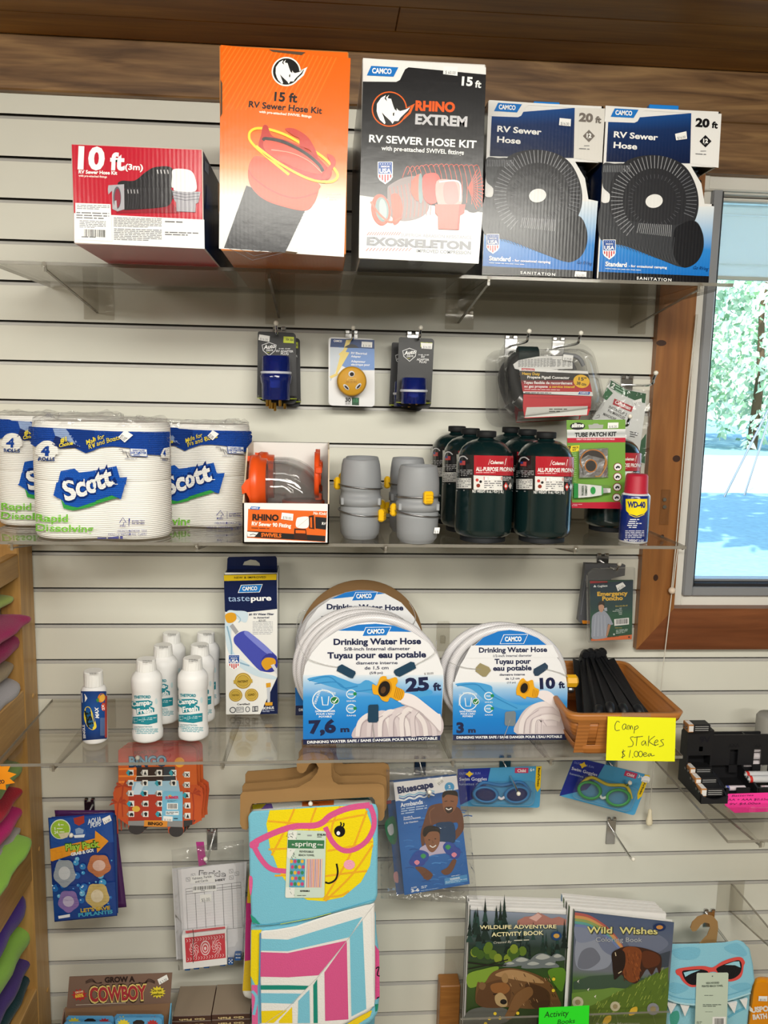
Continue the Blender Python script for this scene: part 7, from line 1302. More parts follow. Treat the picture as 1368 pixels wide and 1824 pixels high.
def cloth(b, vw, d, out, th, col, puff=.006, n=3):
    """soft folded cloth: outline OUT lofted with rounded front and back edges"""
    o = []
    for p, q in zip(out, out[1:]+out[:1]):            # even spacing keeps the corners from looping
        m = max(1, int(math.dist(p, q)/45)); o += [(p[0]+(q[0]-p[0])*i/m, p[1]+(q[1]-p[1])*i/m, 0) for i in range(m)]
    P = smooth(o, 2, True); c = sum((V(p) for p in P), V())/len(P); R = []
    for k, dd in ((.985, d-th), (1.0, d-th*.75), (1.0, d-.004), (.993, d-.001), (.97, d)): R.append([at(vw[0]+(c.x+(p.x-c.x)*k)/vw[2], vw[1]+(c.y+(p.y-c.y)*k)/vw[2], dd) for p in P])
    ar = sum(P[i-1].x*P[i].y-P[i].x*P[i-1].y for i in range(len(P)))
    if ar > 0: R = [list(reversed(r)) for r in R]
    return b.loft(R, col, sm=True)
# towels behind
for lab, d, out, col, st in (('folded beach towel with yellow and purple edge behind the front towel', .145, [(118, 350), (300, 335), (660, 318), (905, 320), (924, 360), (926, 800), (926, 1400), (920, 1700), (500, 1720), (120, 1660), (60, 1640), (44, 1590), (60, 1300), (88, 900), (104, 600), (108, 400)], 'e8e4dc', 1),
                             ('folded beach towel at the back of the hanging towels', .11, [(140, 335), (500, 310), (890, 300), (905, 340), (915, 800), (935, 1300), (940, 1700), (925, 1890), (500, 1900), (130, 1900), (118, 1500), (118, 900), (126, 400)], '7cc4dc', 0)):
    t = thing('beach_towel', lab, 'towel', at(560, 1440, d), 'beach towels on card hangers'); b = B('cloth'); cloth(b, VW2, d, out, .022, col); A = Art(b, front(d), *VW2, lay=2)
    if st: A.poly([(112, 350), (205, 344), (230, 372), (112, 382)], 'c8b428'); A.poly([(205, 344), (240, 343), (250, 374), (170, 380)], '7a5aa8', 2); A.poly([(445, 330), (660, 320), (656, 354), (445, 360)], 'd86420', 2); A.poly([(70, 1000), (110, 800), (120, 1400), (60, 1400)], 'b83074', 1); A.poly([(60, 1400), (120, 1390), (120, 1600), (45, 1600)], 'd8b428', 1); A.poly([(84, 850), (110, 700), (108, 1010), (76, 1010)], 'd8b428', 2)
    b.obj('folded_cloth', t)
d = .20; t = thing('beach_towel', 'folded beach towel with pink glasses face and striped underside, front one', 'towel', at(560, 1440, d), 'beach towels on card hangers'); b = B('cloth')
cloth(b, VW2, d-.014, [(112, 1120), (100, 1180), (98, 1300), (100, 1500), (106, 1700), (108, 1860), (130, 1900), (400, 1900), (690, 1895), (900, 1815), (950, 1750), (964, 1640), (962, 1480), (958, 1320), (944, 1200), (936, 1070), (880, 1050), (500, 1100)], .022, '7cc4dc')
A = Art(b, front(d-.014), *VW2, lay=2); A.poly([(104, 1190), (175, 1190), (165, 1310), (150, 1560), (130, 1560), (100, 1500)], 'f0d818'); A.poly([(106, 1560), (146, 1560), (150, 1900), (110, 1900)], 'e0649a'); A.curve([(110, 1600), (140, 1650), (120, 1760)], 20, '7cc4dc', 2); A.poly([(934, 1290), (962, 1330), (966, 1640), (936, 1660)], 'd8508c'); A.curve([(940, 1450), (960, 1440), (950, 1490), (966, 1500)], 8, '16161a', 2); A.curve([(946, 1650), (962, 1640)], 8, '16161a', 2); A.poly([(934, 1690), (958, 1686), (950, 1730), (936, 1740)], '1c8a70', 2); A.poly([(700, 1850), (880, 1735), (915, 1730), (900, 1770), (760, 1860), (740, 1890)], 'f0d01c', 3)
b.obj('lower_fold', t)
b = B('cloth'); cloth(b, VW2, d, [(84, 430), (110, 396), (600, 356), (900, 345), (940, 350), (955, 400), (950, 960), (925, 1010), (500, 1120), (190, 1166), (130, 1160), (104, 1120), (92, 800)], .028, '7cc4dc'); A = Art(b, front(d), *VW2, lay=2)
A.fill([(228, 388), (860, 350), (905, 470), (924, 600), (900, 760), (840, 870), (720, 970), (590, 998), (480, 990), (380, 930), (290, 800), (230, 640), (205, 480)], 'f4dc14', 1, 400)
for q in (((395, 376), (330, 520), (240, 690)), ((540, 368), (500, 480), (480, 600)), ((880, 390), (760, 700), (590, 990)), ((920, 620), (780, 820), (600, 996)), ((215, 460), (330, 470), (420, 478)), ((220, 650), (330, 645), (400, 640)), ((600, 470), (740, 440), (860, 418)), ((615, 660), (780, 630), (920, 598)), ((600, 830), (760, 808), (880, 795)), ((600, 970), (700, 960), (760, 930)), ((262, 826), (330, 824), (400, 820)), ((700, 360), (650, 480), (640, 560))): A.curve(q, 13, 'eeb02a', 2, 4)
A.curve([(105, 620), (160, 585), (280, 530), (400, 495), (520, 490), (580, 470), (640, 420), (760, 372), (900, 352)], 40, 'dc5c94', 3, 6); A.curve([(898, 352), (924, 420), (925, 500), (880, 590), (800, 648), (720, 656), (650, 600), (600, 500)], 34, 'dc5c94', 3, 6); A.curve([(118, 620), (160, 700), (220, 770), (290, 792), (400, 780), (450, 640)], 34, 'dc5c94', 3, 6); A.blob([(98, 600), (150, 590), (150, 634), (100, 640)], 'dc5c94', 3)
A.ell(697, 528, 37, 38, '141416', 4, 24); A.ell(688, 540, 12, 14, 'f6f6f6', 5, 14); A.curve([(700, 495), (708, 480), (702, 466)], 9, '141416', 4, 4); A.curve([(718, 498), (726, 484), (722, 472)], 9, '141416', 4, 4); A.ell(762, 752, 38, 33, 'f2a8c0', 4, 22); A.curve([(676, 745), (684, 800), (670, 850), (630, 875), (600, 870)], 12, '141416', 4, 6); A.blob([(92, 830), (112, 840), (112, 900), (100, 960), (90, 900)], 'e0649a', 3); A.fill([(98, 1085), (130, 1110), (168, 1155), (110, 1140)], '2a9a84', 3, 60); A.line([(104, 1158), (260, 1150), (500, 1112), (935, 985)], 6, '54aed0', 3); A.line([(300, 1150), (520, 1108), (640, 1076)], 4, 'c8d84a', 4)
b.obj('printed_fold', t)
# turned-down striped underside
b = B('cloth'); d2 = d-.006; out = [(170, 1200), (280, 1186), (400, 1165), (640, 1085), (900, 1008), (930, 1010), (934, 1100), (936, 1400), (934, 1680), (900, 1735), (760, 1810), (640, 1870), (400, 1885), (180, 1885), (160, 1850), (160, 1500), (164, 1250)]; cloth(b, VW2, d2, out, .010, 'ecebe8'); A = Art(b, front(d2), *VW2, lay=2)
for yl0, yl1, d0, d1, c in ((1250, 1330, (850, 1104), (760, 1240), '7cc4dc'), (1340, 1505, (745, 1262), (555, 1495), 'd8588f'), (1562, 1592, (490, 1566), (465, 1592), '168a78'), (1615, 1680, (440, 1618), (385, 1686), '7cc4dc'), (1735, 1815, (345, 1730), (255, 1815), 'f0d414')):
    m = 350; A.poly([(166, yl0), (m, yl0+(0 if d0[0] < 500 else 6)), d0, d1, (m, yl1+(0 if d1[0] < 500 else 4)), (164, yl1)] if d1[0] > 400 else [(166, yl0), d0, d1, (164, yl1)], c, 1)
for q, c in ((((850, 1110), (905, 1060), (930, 1700), (875, 1720)), 'f0efec'), (((765, 1230), (850, 1120), (876, 1720), (776, 1770)), '7cc4dc'), (((745, 1262), (752, 1254), (766, 1780), (756, 1786)), 'f0efec'), (((595, 1475), (745, 1265), (756, 1790), (600, 1800)), 'd8588f'), (((520, 1560), (546, 1520), (550, 1815), (522, 1815)), '168a78'), (((420, 1665), (494, 1590), (498, 1815), (416, 1815)), '7cc4dc'), (((290, 1800), (378, 1706), (380, 1815), (290, 1815)), 'f0d414')): A.poly(q, c, 3)
A.line([(936, 1010), (745, 1262), (550, 1506), (340, 1720), (200, 1815)], 3, 'c8c6c4', 4); A.line([(164, 1210), (160, 1500), (168, 1815)], 10, '5a90b8', 4)
b.obj('striped_fold', t)
b = B('card'); sf = front(d+.0035); sheet(b, sf, VW2, warp(rrect(0, 0, 100, 170, 6), [(350, 522), (606, 530), (594, 976), (330, 978)], (0, 0, 100, 170)), .0008, 'cfe0d2'); A = Art(b, sf, *VW2)
A.poly([(356, 530), (412, 528), (396, 640), (350, 640)], 'e8ece6', 1); A.poly([(346, 640), (402, 650), (362, 715), (345, 700)], 'e8ece6', 1); A.poly([(336, 905), (396, 908), (392, 974), (334, 974)], 'e8ece6', 1); rnd = random.Random(2)
for i in range(26): x, y = rnd.uniform(345, 405), rnd.choice((rnd.uniform(535, 575), rnd.uniform(655, 705), rnd.uniform(910, 965))); A.line([(x, y), (x+rnd.uniform(-9, 9), y+rnd.uniform(4, 9))], 3, '55585a', 2)
A.poly([(350, 586), (594, 590), (592, 646), (348, 642)], '3d7a52', 2); A.txt('spring', (398, 628), (540, 630), 34, 'f2f4f0', 3, .01); A.txt('the', (376, 622), (392, 622), 12, 'f2f4f0', 3, .02); A.txt('shop', (548, 622), (584, 623), 12, 'f2f4f0', 3, .02)
A.txt('REVERSIBLE', (428, 670), (522, 672), 13, '3c4440', 3, .02); A.txt('BEACH TOWEL', (422, 694), (528, 696), 13, '3c4440', 3, .02); A.txt('$18.99', (546, 556), (602, 560), 14, '2c302e', 3, .04); A.fine(416, 546, 450, 556, 1, '44484a', 3); A.fine(480, 552, 534, 572, 1, '9a9ea0', 3); A.fine(546, 564, 600, 574, 1, '44484a', 3)
A.poly([(366, 714), (466, 716), (460, 906), (358, 904)], '5aa4c4', 2); A.poly([(478, 714), (582, 714), (576, 906), (474, 906)], 'e8c8b4', 2)
for i in range(20): x, y = 374+(i % 4)*24+(i//4 % 2)*6, 730+(i//4)*38; A.ell(x, y, 11, 13, ('e8b83c', 'c84a7c', '3d8a5a')[i % 3], 3, 10)
for i in range(9): A.poly([(478+i*11, 716), (482+i*11, 716), (478+i*11, 904), (474+i*11, 904)], ('b86a9c', 'd87a4a', '6a6ab0')[i % 3], 3)
A.txt('REVERSIBLE', (432, 934), (496, 934), 10, '22262a', 3, .05); A.fine(412, 958, 520, 966, 1, '3c4440', 3); b.obj('swing_tag', t)
t = thing('towel_hanger', 'kraft card hanger at the front, carrying the glasses face towel', 'hanger', at(560, 1345, .205), 'kraft towel hangers'); b = B('kraft'); hanger(b, VW2, .181, 0, 0); b.obj('hanger_card', t)
# --- bagged armbands
VA = (670, 1340, 4.413); hook('chrome hook holding the bagged armbands', at(748, 1365, 0).x, gz(17), .16)
def armband(lab, d, dx, dy, full, seed):
    D = lambda L_: [(x+dx, y+dy) for x, y in L_]
    t = thing('armband_pack', lab, 'swim armbands', at(VA[0]+(380+dx)/VA[2], VA[1]+(180+dy)/VA[2], d), 'bagged armbands on a hook'); sf = front(d); b = B('card'); sheet(b, sf, VA, D([(136, 236), (632, 182), (736, 1034), (222, 1122)]), .006, '2560a8'); A = Art(b, sf, VA[0]+dx/VA[2], VA[1]+dy/VA[2], VA[2])
    A.poly([(136, 236), (632, 182), (646, 290), (152, 384)], 'ecebee')
    if full:
        A.quad([(152, 384), (646, 290), (736, 1034), (222, 1122)], '', 1, 1, grad=[(0, '2c5ea4'), (.5, '2a6ab4'), (1, '2260a8')]); rnd = random.Random(3)
        for i in range(34): x, y = rnd.uniform(210, 690), rnd.uniform(450, 1040); A.curve([(x, y), (x+30, y-8), (x+70, y-2)], rnd.uniform(4, 9), rnd.choice(('3a7cc4', '1f5298', '4a8cd0')), 2, 3)
        A.txt('Bluescape', (172, 322), (452, 272), 52, '1f2c5c', 3, .05)
        for k, (y, c) in enumerate(((336, '8cc0dc'), (352, '2f66a8'), (368, 'f0f2f4'))): A.curve([(178+i*40, y+10-i*6.6+(6 if i % 2 else -6)) for i in range(8)], 9, c, 4, 5)
        A.ell(576, 272, 38, 38, '4a9cd0', 3, 24); A.txt('2', (568, 280), (586, 277), 24, 'f4f6f8', 4, .02); A.txt('PIECE', (556, 300), (598, 296), 9, 'f4f6f8', 4, .02); A.txt('Armbands', (192, 430), (368, 402), 34, 'e4eaf4', 3, .03); A.fine(196, 440, 400, 496, 3, 'b0c4e0', 3, -28); A.txt('Durable &', (218, 518), (286, 508), 13, 'e4eaf4', 3, .02); A.txt('Puncture Resistant', (218, 534), (350, 514), 13, 'e4eaf4', 3, .02); A.txt('2 Air Chambers', (220, 562), (330, 544), 13, 'e4eaf4', 3, .02)
        # man behind, child in front (printed picture)
        sk1, sk2 = '6a4434', '8a5a40'
        A.blob([(360, 740), (350, 640), (376, 540), (410, 440), (450, 410), (540, 400), (640, 430), (676, 480), (688, 560), (680, 620), (620, 690), (580, 700), (600, 640), (640, 590), (630, 550), (540, 570), (470, 560), (400, 620), (380, 720)], sk1, 3, 6); A.blob([(520, 330), (560, 310), (620, 312), (642, 350), (636, 410), (600, 470), (560, 478), (532, 450), (520, 390)], sk2, 4); A.blob([(520, 345), (528, 310), (570, 298), (630, 304), (644, 350), (630, 340), (560, 330), (530, 352)], '1e1614', 5); A.curve([(548, 436), (568, 448), (592, 436)], 9, 'f0ece8', 6); A.blob([(540, 432), (566, 426), (600, 430), (598, 464), (566, 478), (545, 460)], '33221c', 5); A.line([(536, 384), (558, 380)], 5, '241814', 6); A.line([(584, 380), (608, 384)], 5, '241814', 6); A.curve([(430, 560), (420, 470), (460, 430)], 8, '84583f', 4)
        A.blob([(470, 560), (540, 545), (610, 560), (620, 700), (560, 700), (500, 700), (490, 620)], '1c3c60', 4)
        A.blob([(340, 760), (400, 720), (520, 700), (590, 730), (600, 780), (460, 800), (380, 820)], 'c0b4cc', 5); A.blob([(376, 640), (392, 600), (440, 590), (488, 610), (500, 670), (490, 730), (450, 780), (414, 770), (384, 710)], '8a5c42', 6); A.blob([(366, 640), (378, 590), (430, 572), (490, 590), (502, 640), (480, 620), (420, 622), (384, 660)], '1c1614', 7); A.curve([(420, 728), (444, 742), (470, 726)], 8, 'f0ece8', 8); A.ell(416, 684, 7, 4, '201814', 8, 10); A.ell(464, 676, 7, 4, '201814', 8, 10); A.curve([(440, 690), (448, 706), (438, 710)], 4, '6a4230', 8, 3)
        for q, c in (([(290, 800), (340, 764), (410, 790), (400, 850), (330, 870), (280, 840)], '2c4ca0'), ([(262, 850), (300, 810), (380, 850), (370, 884), (310, 894), (268, 880)], '34489c'), ([(524, 740), (560, 700), (620, 724), (610, 780), (560, 800)], '2c4ca0'), ([(576, 800), (600, 740), (660, 760), (650, 820), (600, 834)], '34489c')): A.blob(q, c, 7)
        for x, y, c in ((370, 810, '3a9a5c'), (320, 860, 'e08aa0'), (564, 740, '3a9a5c'), (612, 800, 'e08aa0')): A.blob([(x-22, y), (x, y-18), (x+22, y), (x, y+22)], c, 8, 4)
        A.blob([(306, 900), (370, 900), (440, 950), (436, 980), (410, 1000), (380, 990), (340, 940)], '6e4632', 7); A.blob([(510, 930), (560, 900), (600, 840), (630, 850), (590, 940), (540, 960)], '6e4632', 7)
        for x, y in ((380, 990), (404, 1000), (430, 990)): A.line([(x-14, y-30), (x, y)], 9, '6e4632', 8)
        A.poly([(536, 990), (714, 958), (720, 1010), (540, 1040)], '4a90c8', 3); A.txt('WARNING:', (580, 1004), (660, 990), 15, 'eaf2f8', 4, .03); A.fine(544, 1012, 716, 1034, 2, 'b8d4ea', 4, -22); A.fine(590, 970, 714, 978, 1, 'dce8f4', 4, -20); A.txt('AGES', (274, 1070), (320, 1062), 12, 'dce8f4', 4, .02); A.txt('3-6', (276, 1098), (340, 1088), 24, 'f0f4f8', 4, .04); A.fine(354, 1050, 400, 1074, 2, 'dce8f4', 4, -6); A.fine(350, 1084, 600, 1092, 1, 'a8c4e0', 4, -40)
        A.price([(454, 226), (512, 190), (538, 222), (486, 264)], '$5.00', 6)
    else: A.blob([(130, 560), (200, 500), (230, 620), (210, 720), (160, 690)], '2c8a5c', 2); A.blob([(150, 590), (190, 560), (200, 630), (170, 650)], 'e8ecf0', 3); A.poly([(136, 380), (180, 374), (182, 400), (138, 408)], 'b83c44', 3); A.txt('3-6', (150, 1090), (214, 1080), 22, 'a8c4e4', 3, .03); A.blob([(200, 950), (230, 940), (236, 1020), (206, 1010)], 'e0a0a8', 3)
    b.obj('printed_card', t); b = B('bag'); filmquad(b, D([(80, 130), (690, 100), (800, 1190), (100, 1150)]), d+.006, (10, 14), .010, 'bag', VA, th=.018, seed=seed); b.obj('clear_bag', t); return t
armband('bagged armbands with man and child on the card, front one', .125, 0, 0, True, 4)
armband('bagged blue armbands hidden behind the front bag, lower left edge showing', .085, -62, 0, False, 6)
# --- swim goggles on cards
hook('chrome hook holding the blue swim goggles', at(899, 1362, 0).x, gz(17), .13, up=-.002, drop=.016)
def goggles(lab, q, vw, d, tl, frame, lens, age, art, strap):
    sf = front(d); W_ = lambda L_: warp(L_, q, (0, 0, 100, 58)); t = thing('goggles_pack', lab, 'swim goggles', at(vw[0]+(q[0][0]+q[1][0])/2/vw[2], vw[1]+q[0][1]/vw[2], d), 'carded swim goggles'); b = B('card'); sheet(b, sf, vw, W_(rrect(0, 0, 100, 58, 3, 3)), .001, '4a9ccc'); A = Art(b, sf, *vw); k = math.dist(q[0], q[1])/100
    A.poly(W_([(0, 0), (tl, 0), (tl-3, 20), (tl-10, 40), (0, 58)]), '1a2a8c', 1); A.poly(W_([(93, 0), (99.5, 0), (99.5, 30), (96, 36), (93, 28)]), 'ecc81c', 3); P = lambda x, y: W_([(x, y)])[0]
    A.txt("Bend'n'Swim", P(95.6, 2), P(95.4, 28), 2.4*k, '1c1a14', 4, .04); A.poly(W_([(68, 1), (84, 1.5), (84, 9), (68, 8.5)]), 'c03a64', 2); A.txt('Child', P(71, 7.2), P(81, 7.4), None, 'f6eef0', 3, .03); A.txt(age, P(86, 6.6), P(91.5, 6.8), None, 'e8f2f8', 3, .02)
    A.txt('OUTDOOR SUN', P(2, 8.5), P(tl-12, 8.8), 2.6*k, '7c8cd0', 3, .02); A.poly(W_([(12, 6), (14, 3), (16, 6), (19, 8), (16, 10), (14, 13), (12, 10), (9, 8)]), 'e8c430', 4); A.txt('Swim Goggles', P(2, 18), P(tl-4, 18.3), 4*k, 'e4e8f4', 3, .01); A.txt('lunettes de natation', P(2, 25), P(tl+8, 25.3), 3*k, 'b8c8e4', 3, 0)
    b.obj('backing_card', t); S_ = lambda x, y, dd=0: at(vw[0]+P(x, y)[0]/vw[2], vw[1]+P(x, y)[1]/vw[2], d+dd)
    for cx, s in ((34, -1), (72, 1)):
        b = B('satin'); n = 26; prof = lambda rx, ry, dd: [S_(cx+rx*math.cos(a)-s*2.2*math.sin(a)*.6, 40+ry*math.sin(a), dd) for a in [-i*2*PI/n for i in range(n)]]
        b.loft([prof(16, 13, .002), prof(16.5, 13.5, .010), prof(15, 12, .018), prof(12.5, 9.8, .019), prof(12, 9.2, .012)], frame, caps=(False, False)); ec_ = b.obj('eye_cup', t)
        b = B('bluetint' if lens == 'blue' else 'clam'); b.loft([prof(12.6, 9.8, .014), prof(9, 7, .0175)], 'ffffff', caps=(False, True)); b.obj('lens', ec_)
    b = B('satin'); b.tube(smooth([S_(48, 42, .012), S_(53, 46, .014), S_(58, 42, .012)], 5), .0028, 'e4e0e8' if lens == 'blue' else 'cfd8d4', n=8); b.obj('nose_bridge', t)
    b = B('satin'); b.tube(smooth([S_(20, 36, .006), S_(30, 22, .006), S_(53, 26, .006), S_(76, 22, .006), S_(88, 36, .006)], 6), .0035, strap, n=8); b.obj('strap', t)
    b = B('clam'); b.loft([[S_(x, y, .001) for x, y in rrect(14, 20, 94, 56, 8)], [S_(x, y, .020) for x, y in rrect(15, 22, 93, 55, 8)], [S_(x, y, .023) for x, y in rrect(18, 25, 90, 52, 7)]], caps=(False, True)); b.obj('clear_blister', t); art(b, A, P, k) if art else None
    return t
goggles('blue swim goggles on a card, hanging level beside the armbands', [(640, 132), (1304, 108), (1284, 436), (640, 424)], VA, .055, 39, '2a80c0', 'blue', '6+', None, '2a78b8')
VK = (960, 1250, 3.353); hook('chrome hook holding the green swim goggles', at(1089, 1358, 0).x, gz(17), .11, up=.012, drop=.02)
goggles('green swim goggles on a tilted card near the yellow sign', [(212, 330), (664, 440), (570, 680), (122, 562)], VK, .085, 40, '2c9a4c', 'clear', '3+', None, 'd8c02c')
t = [o for o in COL.objects if o.name.startswith('goggles_pack') and 'green' in o['label']][0]; b = B('paper'); A = Art(b, front(.0865), *VK); A.ell(638, 462, 26, 20, 'eeeeee', 1, 22); A.price([(612, 456), (660, 460), (656, 482), (610, 474)], '$ 8.00', 2); b.obj('price_sticker', t)
hook('empty chrome hook on the bare slats below the green goggles', at(1088, 1470, 0).x, gz(19)+.002, .135, pw=.021, ph=.056, up=.004, drop=.018)
# --- activity books in a clear holder
VBk = (760, 1560, 2.974)
def book(lab, vw, q, d, th, grp, cover=None, spine='20301c', bot=.10):
    sf = front(d); xs = [at(vw[0]+p[0]/vw[2], vw[1]+p[1]/vw[2], d) for p in q]; x0, x1 = xs[0].x, xs[1].x; t = thing('activity_book', lab, 'book', ((x0+x1)/2, -d, bot), grp)
    zl, zr_ = xs[0].z, xs[1].z; bl_ = x0+(xs[3].x-x0)*.0; P = [(x0, -d, bot), (x1, -d, bot), (x1, -d, zr_), (x0, -d, zl)]
    b = B('paper'); b.slab([(x+(.001 if i in (0, 3) else -.001), y+.0005, z-(.001 if i > 1 else 0)) for i, (x, y, z) in enumerate(P)], (0, th-.001, 0), 'eae8e6'); b.obj('pages', t)
    b = B('card'); b.slab(P, (0, .0004, 0), '2c3a34'); b.slab([(x, y+th, z) for x, y, z in P], (0, .0004, 0), 'dcdcd8'); b.box((x0-.0004, -d, bot), (x0, -d+th, zl), spine)
    if cover: cover(Art(b, sf, *vw, lay=2))
    b.obj('cover', t); return t
def bear(A):
    A.quad([(233, 181), (742, 206), (716, 800), (205, 800)], '', 1, 1, grad=[(0, '8a94a8'), (.12, '5a6a70'), (.3, '22342c'), (.45, '2e4426'), (.62, '3a5424'), (1, '26321e')])
    A.poly([(480, 236), (520, 215), (560, 212), (590, 192), (620, 205), (660, 225), (700, 215), (740, 230), (736, 260), (480, 260)], 'a8746a', 2); A.poly([(540, 222), (590, 196), (610, 212), (580, 240)], 'd0a8a0', 3); rnd = random.Random(7)
    for i in range(30): x, y, h = rnd.uniform(225, 735), rnd.uniform(300, 420), rnd.uniform(90, 210); y = y if not (480 < x < 700) else y+30; h = h if not (480 < x < 690) else h*.5; [A.poly([(x-h*.15*(1-k*.25), y-h*k*.25), (x, y-h*(k*.25+.4)), (x+h*.15*(1-k*.25), y-h*k*.25)], rnd.choice(('10201c', '1a2e28', '24403a')), 3+k) for k in range(4)]
    for i in range(18): x, y = rnd.uniform(222, 520), rnd.uniform(370, 440); A.ell(x, y, 22, 26, rnd.choice(('5a7424', '7a8c2c', '3c5a20')), 7, 10)
    for x, y, w, h in ((500, 452, 60, 26), (610, 440, 70, 34), (690, 430, 40, 22), (560, 470, 60, 22), (650, 470, 50, 18), (440, 466, 40, 16)): A.blob([(x-w, y+h*.6), (x-w*.6, y-h*.6), (x, y-h), (x+w*.7, y-h*.5), (x+w, y+h*.5), (x, y+h*.8)], '6a7274', 8); A.blob([(x-w*.5, y-h*.3), (x, y-h*.9), (x+w*.6, y-h*.4), (x, y)], 'a8aca8', 9)
    A.line([(216, 455), (330, 470), (420, 470)], 7, '1c1a16', 8); A.line([(216, 490), (320, 470), (430, 440)], 6, '1c1a16', 8); A.blob([(215, 520), (300, 490), (380, 478), (340, 540), (230, 590)], '7a9a34', 8); A.blob([(640, 500), (730, 490), (720, 600), (690, 590)], '5a8428', 8)
    A.blob([(258, 660), (268, 560), (300, 570), (350, 505), (440, 484), (560, 510), (650, 560), (696, 640), (700, 690), (560, 700), (420, 690), (300, 680)], '6a4a2c', 10, 6); A.blob([(360, 520), (440, 492), (540, 512), (620, 560), (560, 560), (440, 540)], 'a8845a', 11); A.blob([(520, 570), (600, 580), (650, 620), (640, 690), (560, 690)], '4a3220', 11)
    for i in range(50): x, y = rnd.uniform(380, 680), rnd.uniform(510, 680); A.line([(x, y), (x+8, y+16)], 3, rnd.choice(('8a6440', '3c2818', 'b8946a')), 12)
    A.blob([(262, 660), (278, 590), (330, 560), (400, 545), (440, 580), (440, 650), (400, 690), (300, 690)], '5a3c24', 13, 6); A.blob([(275, 570), (290, 556), (312, 570), (300, 596), (280, 592)], '7a5a3a', 14); A.blob([(395, 530), (412, 508), (430, 530), (424, 560), (402, 556)], '9a784e', 14); A.blob([(340, 570), (410, 560), (440, 590), (410, 620), (350, 610)], '8a5a30', 14); A.blob([(360, 630), (390, 612), (420, 640), (424, 680), (396, 688), (366, 670)], 'b0966c', 15); A.ell(405, 660, 18, 14, '1c1614', 16, 14); A.line([(350, 622), (372, 616)], 5, '1c1410', 16)
    A.blob([(430, 700), (470, 620), (540, 580), (560, 620), (500, 680), (450, 748), (412, 745)], '7a5634', 15); A.blob([(210, 720), (290, 690), (420, 700), (420, 770), (210, 790)], '5a5c58', 12)
    for x, y in ((360, 722), (330, 748), (386, 745), (480, 720), (310, 775), (670, 540), (668, 600)): A.ell(x, y, 9, 9, 'e8c838', 17, 8)
    A.txt('WILDLIFE ADVENTURE', (280, 276), (685, 272), 21, '2a2414', 18, .05); A.txt('WILDLIFE ADVENTURE', (279, 274), (684, 270), 20, 'ece4b4', 19, .02); A.txt('ACTIVITY BOOK', (342, 314), (616, 304), 22, 'ece4b4', 19, .02); A.txt('Created By', (352, 352), (448, 346), 12, 'c8c8b8', 19, 0, .2); A.fine(460, 332, 604, 344, 1, 'b8b8a8', 19, -6); A.ell(684, 310, 28, 24, '1c3f6c', 19, 20); A.ell(684, 310, 16, 12, 'c89a4a', 20, 16)
